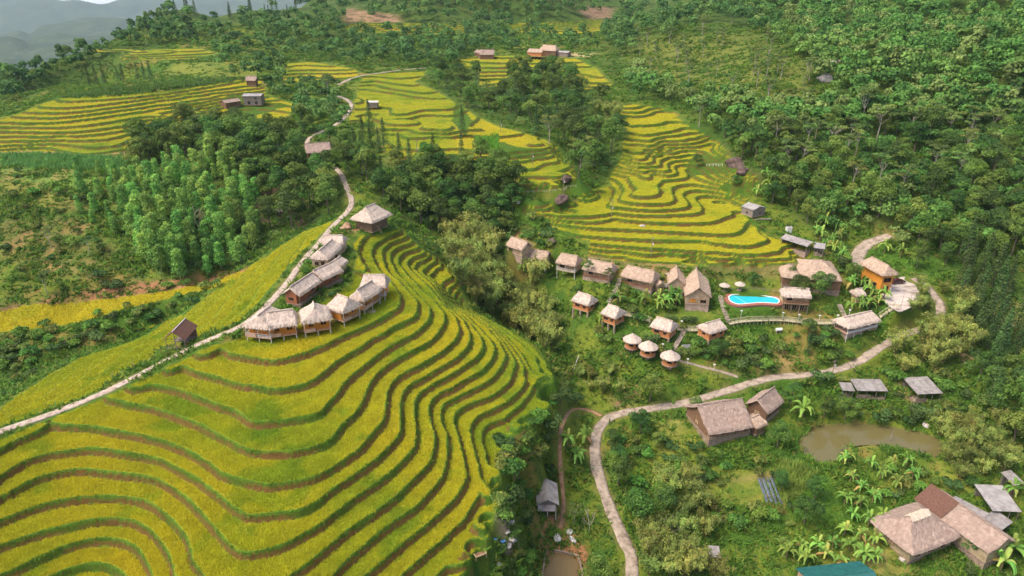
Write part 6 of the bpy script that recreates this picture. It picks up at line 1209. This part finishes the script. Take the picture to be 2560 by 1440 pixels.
bmobj('water', prism(offset(IN, -.2), -.2, .72), M_POOL, t); st = MB(); xs = sorted(IN)[len(IN) // 3]; st.sheet((xs[0] - 1.0, -2.5, .76), (xs[0] - .4, -2.5, .76), (xs[0] - 2.4, 2.2, .76), (xs[0] - 3.0, 2.2, .76), .05); st.build('shallow_step', M_AQUA, t)
# basin rim
P = wpoly(PADS[1][0], 37.6); c0 = (sum(p[0] for p in P) / len(P), sum(p[1] for p in P) / len(P)); Pl = loc(P, c0); tag(bmobj('fish_basin_rim', bmesh.new(), M_CONC), 'low concrete kerb around the square muddy basin at the bottom edge', 'kerb')
o = bpy.data.objects['fish_basin_rim']; mb = ringmesh(offset(Pl, .3), offset(Pl, -.05), -1.2, .35); o.data.from_pydata(mb.v, [], mb.f); o.location = (c0[0], c0[1], 37.6)
M_RAIL = noisy('weathered_rail', (0.42, 0.36, 0.22), (0.66, 0.60, 0.42), scale=3)
def wline(pl, step=12, lift=0.0):
    p = dense(pl, step); x, y, z, d = hit([q[0] for q in p], [q[1] for q in p]); P = [(x[0], y[0], z[0] + lift)]
    for k in range(1, len(x)):
        if .5 < math.hypot(x[k] - P[-1][0], y[k] - P[-1][1]) < 12: P.append((float(x[k]), float(y[k]), float(z[k]) + lift))
    P = np.array(P)
    if len(P) > 3:
        for _ in range(3): P[1:-1, 2] = .25 * P[:-2, 2] + .5 * P[1:-1, 2] + .25 * P[2:, 2]
    return P
def resamp(P, d):
    s = np.concatenate([[0], np.cumsum(np.linalg.norm(np.diff(P[:, :2], axis=0), axis=1))]); n = max(2, int(s[-1] / d) + 1); q = np.linspace(0, s[-1], n); return np.stack([np.interp(q, s, P[:, i]) for i in range(3)], 1)
def walkway(pl, label, w=.75):
    P = resamp(wline(pl, 8, .55), 1.2); c = P[0].copy(); P -= c; t = thing('walkway', label, 'walkway', tuple(c), 0, 'railed walkways of the resort'); T = np.gradient(P[:, :2], axis=0); T /= np.linalg.norm(T, axis=1)[:, None] + 1e-9; N = np.stack([-T[:, 1], T[:, 0]], 1)
    dk, rl = MB(), MB(); L = [tuple(P[i] + np.array([*(N[i] * w), 0])) for i in range(len(P))]; Rr = [tuple(P[i] - np.array([*(N[i] * w), 0])) for i in range(len(P))]
    for i in range(len(P) - 1): dk.sheet(L[i], Rr[i], Rr[i + 1], L[i + 1], .1)
    up = lambda p, h: (p[0], p[1], p[2] + h)
    for S_ in (L, Rr):
        for h in (.45, .85): rl.tube([up(p, h) for p in S_], .07, 5)
        for p in S_: rl.bar(up(p, -1.2), up(p, .9), .06, 5)
    dk.build('deck', M_RAIL, t); rl.build('railing', M_RAIL, t)
walkway(S2("1556,790 1580,793 1605,799 1626,807"), 'short railed walkway joining the tall pier hut to the hut above the round huts'); walkway(S2("1692,826 1715,829 1735,829 1752,827"), 'short railed walkway between the two orange huts at the stair junction')
walkway(S2("1822,813 1850,807 1900,804 1950,804 2010,809 2060,812 2098,810"), 'long railed walkway curving below the pool to the open pavilion'); walkway(S2("2198,796 2220,781 2242,768"), 'railed ramp from the open pavilion up to the parking area')
def steps(pl, label, w=.7):
    P = resamp(wline(pl, 6, .1), .55); c = P[0].copy(); P -= c; mb = MB(); T = np.gradient(P[:, :2], axis=0); T /= np.linalg.norm(T, axis=1)[:, None] + 1e-9
    for p, t_ in zip(P, T):
        n = np.array([-t_[1], t_[0]]); a, b_ = n * w, t_ * .2; q = [(p[0] + sx * a[0] + sy * b_[0], p[1] + sx * a[1] + sy * b_[1], p[2] + .12) for sx, sy in ((-1, -1), (1, -1), (1, 1), (-1, 1))]
        mb.sheet(*q, .3)
    o = mb.build('stone_steps', M_SLABS); o.location = tuple(c); tag(o, label, 'steps', 'stone steps of the resort')
steps(S2("1708,832 1700,848 1690,865 1680,882"), 'straight flight of pale steps down to the lowest round hut'); steps(S2("1800,742 1806,765 1814,788 1821,808"), 'steps running down from the left end of the swimming pool'); steps(S2("1549,700 1545,715 1534,735 1522,757"), 'steps between the fourth and fifth upper bungalows'); steps(S2("2098,765 2104,778 2111,792"), 'short steps above the open pavilion')
def pole(u, v, h, label, lean=(0, 0), arm=True, r=.13, m=None, name='utility_pole', cat='pole', group=None, box=True):
    x, y, z = hit1(u, v); t = thing(name, label, cat, (x, y, z), RNG.uniform(-.4, .4), group); MB().bar((0, 0, -1), (lean[0], lean[1], h), r, 7, r * .7).build('shaft', m or M_CONC, t)
    if arm: MB().box(-.8 + lean[0], .8 + lean[0], -.06, .06, h - .5, h - .38).build('crossarm', M_GREYW, t)
    if box: MB().box(.1, .5, -.2, .1, h * .55, h * .55 + .7).build('meter_box', M_WHITE, t)
for (u, v, h, lab) in [(1252, 331, 5.2, 'concrete pole on the narrow tip of the middle terraces'), (1331, 411, 5, 'dark pole with a white box on the middle terraces'), (1408, 486, 8, 'tall thin pole beside the dark boulder below the middle terraces'), (1528, 548, 7, 'pole with a white box at the left edge of the yellow terraces'), (1628, 638, 6.5, 'bare pole rising from the lowest yellow terraces'),
    (1044, 405, 9, 'tall thin pole on the green lower steps of the middle terraces'), (2080, 938, 5, 'dark pole beside the valley road above the livestock shed'), (2218, 745, 5, 'thin pole at the left edge of the parking area'), (1253, 383 + 300, 0, '')]:
    if h: pole(u, v, h, lab)
for i, (u, v, lab) in enumerate(((2251, 773, 'first of three thin posts along the front edge of the parking area'), (2271, 771, 'second of three thin posts along the front edge of the parking area'), (2292, 754, 'third of three thin posts along the front edge of the parking area'))): pole(u, v, 4.6, lab, arm=False, r=.06, box=False, name='post', cat='post', group='posts at the parking area')
pole(2221, 1112, 4.6, 'leaning grey post standing in the muddy pond', (1.0, .6), False, .13, M_GREYW, 'post', 'post', None, False); pole(1432, 925, 4.5, 'leaning white pole on bare earth above the junction', (1.6, 1.0), False, .13, M_WHITE, 'post', 'post', None, False)
pole(1648, 1030, 2.6, 'white goal-like post at the top left of the lawn', box=False, r=.06, m=M_WHITE, name='post', cat='post')
for (u, v) in S2("1852,792 1956,797 1996,802 1582,786 1703,818 1656,876 1718,913 1784,927 2047,804 2092,803 2122,790 1612,852"):
    x, y, z = hit1(u, v); t = thing('garden_lamp', 'small white garden lamp on a thin post along the resort paths', 'lamp', (x, y, z), 0, 'garden lamps of the resort'); MB().bar((0, 0, -.3), (0, 0, 1.9), .06, 5).build('post', M_WHITE, t); MB().box(-.28, .28, -.2, .2, 1.9, 2.15).build('lamp_head', M_WHITE, t)
def fence(pl, label, gap, h, m):
    P = resamp(wline(pl, 8), gap); c = P[0].copy(); P -= c; t = thing('fence', label, 'fence', tuple(c)); rl = MB()
    for f in (.5, .9): rl.tube([(p[0], p[1], p[2] + h * f) for p in P], .04, 4)
    rl.build('rail', m, t)
    for p in P[:60]: MB().bar((p[0], p[1], p[2] - .3), (p[0], p[1], p[2] + h), .06, 5).build('post', m, t)
fence(S2("1296,481 1340,482 1390,479 1440,468"), 'pale post-and-rail fence under the lowest middle terrace', 2.0, 1.0, M_RAIL); fence(S2("1766,416 1785,416 1806,416"), 'short white fence by the big purple boulder', 1.6, 1.2, M_WHITE)
fence(S2("1815,728 1880,724 1950,735"), 'thin railing along the lawn behind the swimming pool', 1.6, .9, M_GREYW)
def rockm(n, a, b): return noisy(n, a, b, scale=.9, bump=1.0, bscale=2.5, bdist=.3)
RK = {'d': rockm('dark_rock', (0.07, 0.045, 0.04), (0.20, 0.14, 0.12)), 'w': rockm('white_rock', (0.42, 0.36, 0.32), (0.72, 0.65, 0.6)), 'g': rockm('grey_rock', (0.12, 0.11, 0.10), (0.28, 0.26, 0.24)), 'o': rockm('tan_rock', (0.34, 0.2, 0.11), (0.58, 0.4, 0.26))}
def boulder(u, v, r, k, label, fl=.6, group=None, name='boulder'):
    x, y, z = hit1(u, v); g = np.random.default_rng(int(u * 7 + v)); bm = bmesh.new(); bmesh.ops.create_icosphere(bm, subdivisions=3, radius=1.0); ph = g.random(6) * 6
    for w in bm.verts:
        c = w.co; f = 1 + .22 * math.sin(c.x * 2.7 + ph[0]) * math.cos(c.y * 2.3 + ph[1]) + .14 * math.sin(c.z * 4 + ph[2] + c.x * 3) + .05 * math.sin(c.y * 9 + ph[3]); w.co = Vector((c.x * f * r, c.y * f * r * .8, c.z * f * r * fl))
    o = bmobj(name, bm, RK[k]); o.location = (x, y, z + r * fl * .15); o.rotation_euler = (0, 0, g.uniform(0, 6)); tag(o, label, 'boulder', group)
for a in [(1404, 501, 3.0, 'd', 'dark brown boulder on the grass below the middle terraces'), (1416, 449, 2.2, 'd', 'dark flat rock at the tip of the lowest middle terraces'), (1836, 412, 4.2, 'd', 'big purple-brown boulder at the forest edge right of the yellow terraces'), (1857, 430, 2.8, 'd', 'lower lobe of rock touching the big purple-brown boulder'), (866, 571, 2.2, 'o', 'rounded tan boulder beside the ridge path below the thatched hall'),
    (2063, 201, 4.0, 'w', 'bright white rock on the right hillside'), (2087, 155, 2.6, 'w', 'small pale rock above the bright white one on the hillside'), (2073, 106, 4.2, 'g', 'grey rock highest on the right hillside'), (2121, 124, 3.2, 'g', 'grey rock right of the highest hillside rock'), (1379, 604, 1.7, 'd', 'brown rock in the grass left of the yellow terraces'), (1368, 637, 1.5, 'd', 'lower brown rock just above the third bungalow'),
    (1606, 566, 1.0, 'w', 'white stump-like stone on a middle step of the yellow terraces'), (2315, 1063, 1.0, 'w', 'pale stone on the upper bank of the muddy pond'), (1667, 775 - 90, .5, 'w', 'small stone by the laundry shelter'), (700, 530, 3.2, 'g', 'grey rock outcrop in the brown gully left of the path'), (690, 510, 2.2, 'g', 'smaller outcrop above the grey one in the brown gully'), (2255, 1398, .8, 'w', 'pale round stone in the yard of the largest farmhouse')]: boulder(*a)
for i, (u, v, r) in enumerate(((1272, 1308, .9), (1268, 1330, .6), (1276, 1342, 1.0), (1282, 1352, .7), (1272, 1362, .8), (1246, 1410, .7), (1255, 1420, .4), (1262, 1402, .35))): boulder(u, v, r, 'w', 'pale stone in the rubble heap on the bank at the bottom', .35, 'pale stones on the bottom bank', 'stone')
M_SACK = noisy('grey_white_sacking', (0.40, 0.37, 0.35), (0.70, 0.67, 0.64), scale=2, bump=.5); M_BLUE = noisy('blue_cloth', (0.05, 0.22, 0.55), (0.12, 0.36, 0.7), scale=2); M_PURP = noisy('purple_plastic', (0.12, 0.06, 0.28), (0.25, 0.14, 0.42), scale=2); M_RED = noisy('red_plastic', (0.5, 0.05, 0.04), (0.66, 0.12, 0.1), scale=2); M_BLACK = noisy('plastic_mulch', (0.07, 0.08, 0.10), (0.17, 0.19, 0.24), scale=2, rough=.35)
def soft(name, u, v, sx, sy, sz, m, label, cat, rz=.3, group=None):
    x, y, z = hit1(u, v); bm = bmesh.new(); bmesh.ops.create_cube(bm, size=1.0); bmesh.ops.subdivide_edges(bm, edges=bm.edges[:], cuts=4, use_grid_fill=True); g = np.random.default_rng(int(u + v))
    for w in bm.verts: c = w.co; l = 1 - .22 * (abs(c.x * 2) ** 3 * abs(c.y * 2) ** 3); w.co = Vector((c.x * sx * l, c.y * sy * l, (c.z + .4) * sz * (1 - .35 * max(abs(c.x * 2) ** 4, abs(c.y * 2) ** 4)) + g.normal(0, .03)))
    o = bmobj(name, bm, m); o.location = (x, y, z); o.rotation_euler = (0, 0, rz); tag(o, label, cat, group); return o
soft('sack_pile', 1392, 1345, 1.6, 2.4, .6, M_SACK, 'stack of grey-white sheets lying above the square basin', 'pile'); soft('sack_pile', 1424, 1331, 1.3, 1.6, .5, M_SACK, 'upper white bundle right of the stacked sheets', 'pile', -.4); soft('sack_pile', 1431, 1350, 1.0, 2.2, .4, M_SACK, 'crumpled white plastic below the upper white bundle', 'pile', .6)
for (u, v, mm, lab) in ((1239, 1353, M_RED, 'round red and blue basket in the weeds by the rice edge'), (1257, 1358, M_PURP, 'purple basket right of the red one by the rice edge')):
    x, y, z = hit1(u, v); t = thing('basket', lab, 'basket', (x, y, z)); MB().cyl(0, 0, 0, .55, .32, .45, 14).build('bowl', mm, t); MB().cyl(0, 0, .55, .62, .48, .48, 14).build('rim', M_BLUE, t)
x, y, z = hit1(1197, 1384); t = thing('seed_bed', 'square timber-edged bed with long plank among weeds at the rice edge', 'bed', (x, y, z), .5); fr = MB()
for a, b_ in (((-1, -1), (1, -1)), ((1, -1), (1, 1)), ((1, 1), (-1, 1)), ((-1, 1), (-1, -1))): fr.bar((a[0], a[1], .5), (b_[0], b_[1], .5), .1, 4); fr.bar((a[0], a[1], -.5), (a[0], a[1], .55), .09, 4)
fr.build('frame', M_BAMB, t); MB().box(.9, 3.2, .7, .95, .5, .58).build('plank', M_BAMB, t); MB().box(-.9, .9, -.9, .9, .1, .2).build('panel', M_BROWN, t)
for k, (a, b_) in enumerate((((1898, 1197), (1918, 1256)), ((1908, 1196), (1930, 1258)), ((1918, 1195), (1942, 1260)), ((1928, 1194), (1954, 1262)))):
    P = resamp(wline([a, b_], 8, .12), 1.0); o = tag(strip('mulch_row', P, .36, M_BLACK, .05, .15, .3), 'row of dark plastic mulch in the small vegetable plot', 'mulch row', 'plastic mulch rows in the vegetable plot')
for i, (u, v, sx, mm, lab) in enumerate(((1654, 716, 1.3, M_BLUE, 'blue cloth hanging by the laundry shelter'), (1662, 720, 1.6, M_WHITE, 'white sheet hanging right of the blue cloth'), (1641, 716, 1.0, M_WHITE, 'white cloth hanging left of the blue cloth'), (1676, 722, .8, M_SACK, 'grey cloth hanging at the right end of the laundry'))):
    x, y, z = hit1(u, v + 4); t = thing('laundry', lab, 'laundry', (x, y, z + .3), -.15); sh = MB(); n = 8
    for j in range(n):
        a0, a1 = -sx / 2 + sx * j / n, -sx / 2 + sx * (j + 1) / n; sh.sheet((a0, .08 * math.sin(j), .5), (a1, .08 * math.sin(j + 1), .5), (a1, .02, 1.9), (a0, .02, 1.9), .03)
    sh.build('cloth', mm, t); MB().bar((-sx / 2 - .2, .02, 1.93), (sx / 2 + .2, .02, 1.93), .03, 4).bar((-sx / 2 - .2, .02, -.5), (-sx / 2 - .2, .02, 1.93), .04, 4).bar((sx / 2 + .2, .02, -.5), (sx / 2 + .2, .02, 1.93), .04, 4).build('line', M_BAMB, t)
x, y, z = hit1(1713, 880); t = thing('sign_board', 'blank grey board on two legs in the grass below the stair junction', 'board', (x, y, z), .1); MB().box(-1.3, 1.3, -.05, .05, 1.1, 2.4).build('panel', M_SACK, t)
for s_ in (-1, 1): MB().bar((s_ * 1.2, 0, -.4), (s_ * 1.2, 0, 2.4), .07, 5).build('leg', M_WHITE, t)
x, y, z = hit1(1946, 832); t = thing('water_tank', 'white horizontal tank on short legs in the bushes under the walkway', 'tank', (x, y, z), .1); MB().bar((-.9, 0, 1.1), (.9, 0, 1.1), .5, 14).build('drum', M_WHITE, t); MB().box(-.6, -.4, -.3, .3, -.4, .8).box(.4, .6, -.3, .3, -.4, .8).build('stand', M_GREYW, t)
for (u, v, lab) in ((1290, 503, 'small white box left of the big flat paddy corner'), (1298, 509, 'second flat white box at the big flat paddy corner')):
    x, y, z = hit1(u, v); t = thing('hive_box', lab, 'box', (x, y, z), .2); MB().box(-.9, .9, -.5, .5, 0, .7).build('body', M_WHITE, t); MB().box(-1.05, 1.05, -.62, .62, .7, .82).build('lid', M_WHITE, t)
x, y, z = hit1(1905, 549); pl_ = MB()
for k in range(9): pl_.bar((-3.2 + .2 * k, -.7 + .17 * k, .25 + .03 * (k % 3)), (3.2, -.7 + .15 * k + .1 * (k % 2), .3), .08, 5)
o = pl_.build('timber_pile', M_GREYW); o.location = (x, y, z); tag(o, 'pile of long pale poles in front of the grey log shack', 'timber pile')
x, y, z = hit1(925, 779); o = MB().box(-1.4, 1.4, -.9, .9, -.6, .15).build('stone_slab', M_SLABS); o.location = (x, y, z); tag(o, 'pale slab at the end of the hut row footbridge', 'slab')
t = thing('footbridge', 'thin raised footbridge linking the stilt huts above the paddy', 'footbridge', (0, 0, 0)); P = resamp(wline(S2("742,838 760,835 775,826 800,822 830,815 862,800 905,785 925,778"), 8, .9), 1.5); MBd = MB(); MBr = MB()
for p, q in zip(P[:-1], P[1:]): MBd.sheet((p[0], p[1] - .3, p[2]), (q[0], q[1] - .3, q[2]), (q[0], q[1] + .3, q[2]), (p[0], p[1] + .3, p[2]), .07); MBr.bar((p[0], p[1], p[2] - 1.4), (p[0], p[1], p[2]), .05, 4)
MBd.build('deck', M_BAMB, t); MBr.build('post', M_BAMB, t)
x, y, z = hit1(725, 838); t = thing('platform', 'low wooden platform between the first two stilt huts by the path', 'platform', (x, y, z)); MB().box(-1.5, 1.5, -.8, .8, .5, .65).build('top', M_BAMB, t)
for sx in (-1.3, 1.3):
    for sy in (-.7, .7): MB().bar((sx, sy, -.6), (sx, sy, .5), .07, 5).build('leg', M_GREYW, t)
# --- parked car
def car(u, v, rz, label):
    x, y, z = hit1(u, v); t = thing('parked_car', label, 'car', (x, y, 61.32), rz); paint = mat('maroon_paint')[0]; pb = paint.node_tree.nodes['Principled BSDF']; pb.inputs['Base Color'].default_value = (0.09, 0.012, 0.015, 1); pb.inputs['Roughness'].default_value = .25; pb.inputs['Coat Weight'].default_value = .6
    prof = [(-2.3, .45), (-2.32, .9), (-2.15, 1.12), (-1.75, 1.62), (-1.3, 1.72), (.1, 1.70), (.55, 1.55), (1.15, 1.10), (2.1, .95), (2.3, .75), (2.3, .42)]; mb = MB(); n = len(prof); ws = [.78, .92, .92, .70, .68, .68, .70, .92, .88, .82, .80]
    for s_ in (-1, 1): mb.v += [(px, s_ * w, pz) for (px, pz), w in zip(prof, ws)]
    for i in range(n - 1): mb.f.append((i, i + 1, n + i + 1, n + i))
    mb.f.append((n - 1, 0, n, 2 * n - 1))
    for s_ in (0, 1):
        q = [s_ * n + i for i in range(n)]; lower = [q[0], q[1], q[2], q[7], q[8], q[9], q[10]]; upper = [q[2], q[3], q[4], q[5], q[6], q[7]]
        for f in (lower, upper): mb.f.append(tuple(f if s_ else f[::-1]))
    mb.build('body', paint, t)
    for s_ in (-1, 1):
        w = MB()
        for (a, b_) in ((-1.75, -.95), (-.88, -.05), (.02, .85)):
            hi = 1.58; top0, top1 = a + .12, (b_ if b_ < .5 else .42); yb, yt = s_ * .905, s_ * .72; w.sheet((a, yb, 1.18), (b_, yb, 1.18), (top1, yt, hi), (top0, yt, hi), .02 * s_)
        w.build('side_window', M_GLASS, t)
    MB().sheet((.62, -.66, 1.54), (.62, .66, 1.54), (1.12, .86, 1.15), (1.12, -.86, 1.15), -.02).build('windscreen', M_GLASS, t); MB().sheet((-1.80, -.64, 1.60), (-1.80, .64, 1.60), (-2.14, .84, 1.18), (-2.14, -.84, 1.18), .02).build('rear_window', M_GLASS, t)
    for wx in (-1.4, 1.42):
        for s_ in (-1, 1):
            wh = MB().bar((wx, s_ * .70, .36), (wx, s_ * .94, .36), .37, 16).build('wheel', M_DARK, t); MB().bar((wx, s_ * .93, .36), (wx, s_ * .96, .36), .2, 10).build('rim', M_SACK, wh)
    for s_ in (-1, 1): MB().box(2.2, 2.33, s_ * .68 - .16, s_ * .68 + .16, .68, .86).build('headlight', M_WHITE, t); MB().box(-2.35, -2.26, s_ * .74 - .12, s_ * .74 + .12, .85, 1.1).build('taillight', M_RED, t)
    MB().box(-2.39, -2.27, -.8, .8, .42, .62).build('bumper', M_DARK, t); MB().box(2.27, 2.37, -.8, .8, .38, .6).build('bumper', M_DARK, t)
car(2243, 711, R(12), 'dark maroon car parked on the concrete beside the orange house')
# --- maize and tall grass (stuff)
for (nm, poly, h, c, d, lab) in (('maize', S2("0,384 150,386 300,392 322,412 300,432 0,415"), 1.7, (.13, .30, .07), 1.6, 'bright green maize below the long left terraces'), ('maize', S2("1935,1150 1990,1160 2045,1180 2030,1215 1990,1250 1955,1258 1935,1200"), 1.7, (.20, .28, .05), 3, 'yellowing maize beside the plastic mulch rows'),
    ('tall_grass', S2("1185,340 1250,338 1246,368 1190,362"), 1.6, (.12, .30, .03), 2, 'vivid green tall grass between the middle terraces'), ('maize', S2("150,245 240,225 440,205 590,196 590,204 403,228 235,243"), 1.6, (.11, .20, .04), 1.2, 'green maize above the topmost long left terrace')):
    x, y, z, j, i, r = scatter(inpoly(PU_, PV_, poly) & (RD > .5), np.full(S.shape, d * 1.0), 61); blades(nm, x, y, z, np.array([c]) * r.uniform(.75, 1.3, (len(x), 1)), h + 0 * x, .16 + .0007 * y, 5, r, spread=.3 + 0 * x, lean=.3, label=lab)
# ---------------------------------------------------------------- far hills and air
def atd(u, v, zc): a = (u - 1280) / FOC; b = (v - 720) / FOC; return a * zc, zc * (CP - b * SP), CAMZ - zc * (SP + b * CP)
M_FAR = noisy('far_slopes', (0.05, 0.09, 0.04), (0.12, 0.16, 0.06), scale=.006, bump=1.0, bscale=.03, bdist=40, c3=(0.07, 0.12, 0.045))
def ridge(name, crest, zc0, zc1, vbot, amp, sc, seed):
    c = dense(crest, 8); n = len(c); m = 60; V = []
    for i, (u, v) in enumerate(c):
        x0, y0, z0 = atd(u, v, zc0); x1, y1, z1 = atd(u, vbot, zc1)
        for j in range(m + 1):
            t = j / m; x = x0 + (x1 - x0) * t; y = y0 + (y1 - y0) * t; z = z0 + (z1 - z0) * (t ** .85)
            V.append((x, y, z + (float(fbm(x + seed, y, sc, 5)) - .5) * amp * min(1, t * 6 + .12)))
        x2, y2, z2 = x0 * 1.12, y0 * 1.12, z0 - (zc0 * .12); V.append((x2, y2, z2))
    F = []; w = m + 2
    for i in range(n - 1):
        for j in range(m): a = i * w + j; F.append((a, a + 1, a + w + 1, a + w))
        F.append((i * w + m + 1, i * w, (i + 1) * w, (i + 1) * w + m + 1))
    return tag(npmesh(name, V, F, M_FAR, smooth=True), kind='structure')
ridge('hills', S2("-300,120 -100,100 0,84 45,76 78,90 110,74 170,60 230,48 300,46 345,56 420,40 520,45 640,40"), 7000, 2600, 300, 420, 900, 5)
ridge('mountains', S2("-500,10 -200,-12 0,-14 90,-10 150,4 190,1 225,8 262,14 300,7 345,-8 420,-24 560,-40 760,-50 1000,-60"), 13500, 7500, 140, 1000, 2400, 9)
bpy.context.view_layer.update()
hz = npmesh('haze', [(x, y, z) for x in (-22000, 9000) for y in (-300, 15500) for z in (-9000, 3500)], [(0, 1, 3, 2), (4, 6, 7, 5), (0, 4, 5, 1), (2, 3, 7, 6), (0, 2, 6, 4), (1, 5, 7, 3)])
m = bpy.data.materials.new('air'); m.use_nodes = True; m.node_tree.nodes.clear(); o_ = m.node_tree.nodes.new('ShaderNodeOutputMaterial'); pv = m.node_tree.nodes.new('ShaderNodeVolumePrincipled')
pv.inputs['Color'].default_value = (0.66, 0.86, 1.0, 1); pv.inputs['Density'].default_value = 0.00006; pv.inputs['Anisotropy'].default_value = 0.1
m.node_tree.links.new(pv.outputs[0], o_.inputs['Volume']); hz.data.materials.append(m); tag(hz, 'thin blue air haze over the valley', 'haze', None, 'stuff')
# pale sky low over the far mountains (the camera looks slightly below the horizon there)
ms = bpy.data.materials.new('pale_sky'); ms.use_nodes = True; ms.node_tree.nodes.clear(); so = ms.node_tree.nodes.new('ShaderNodeOutputMaterial'); se = ms.node_tree.nodes.new('ShaderNodeEmission'); stx = ms.node_tree.nodes.new('ShaderNodeTexNoise'); stx.inputs['Scale'].default_value = .00012; scr = ms.node_tree.nodes.new('ShaderNodeValToRGB')
scr.color_ramp.elements[0].position = .35; scr.color_ramp.elements[0].color = (.72, .84, 1, 1); scr.color_ramp.elements[1].position = .6; scr.color_ramp.elements[1].color = (1, .98, .97, 1); stc = ms.node_tree.nodes.new('ShaderNodeTexCoord')
ms.node_tree.links.new(stc.outputs['Object'], stx.inputs[0]); ms.node_tree.links.new(stx.outputs[0], scr.inputs[0]); ms.node_tree.links.new(scr.outputs[0], se.inputs[0]); ms.node_tree.links.new(se.outputs[0], so.inputs[0]); se.inputs[1].default_value = 1.0
Vs = []; n = 24
for k in range(n + 1):
    a = math.radians(-75 + 150 * k / n)
    for z in (-9000, 1500): Vs.append((60000 * math.sin(a), 60000 * math.cos(a), z))
tag(npmesh('sky', Vs, [(2 * k, 2 * k + 2, 2 * k + 3, 2 * k + 1) for k in range(n)], ms), kind='structure')
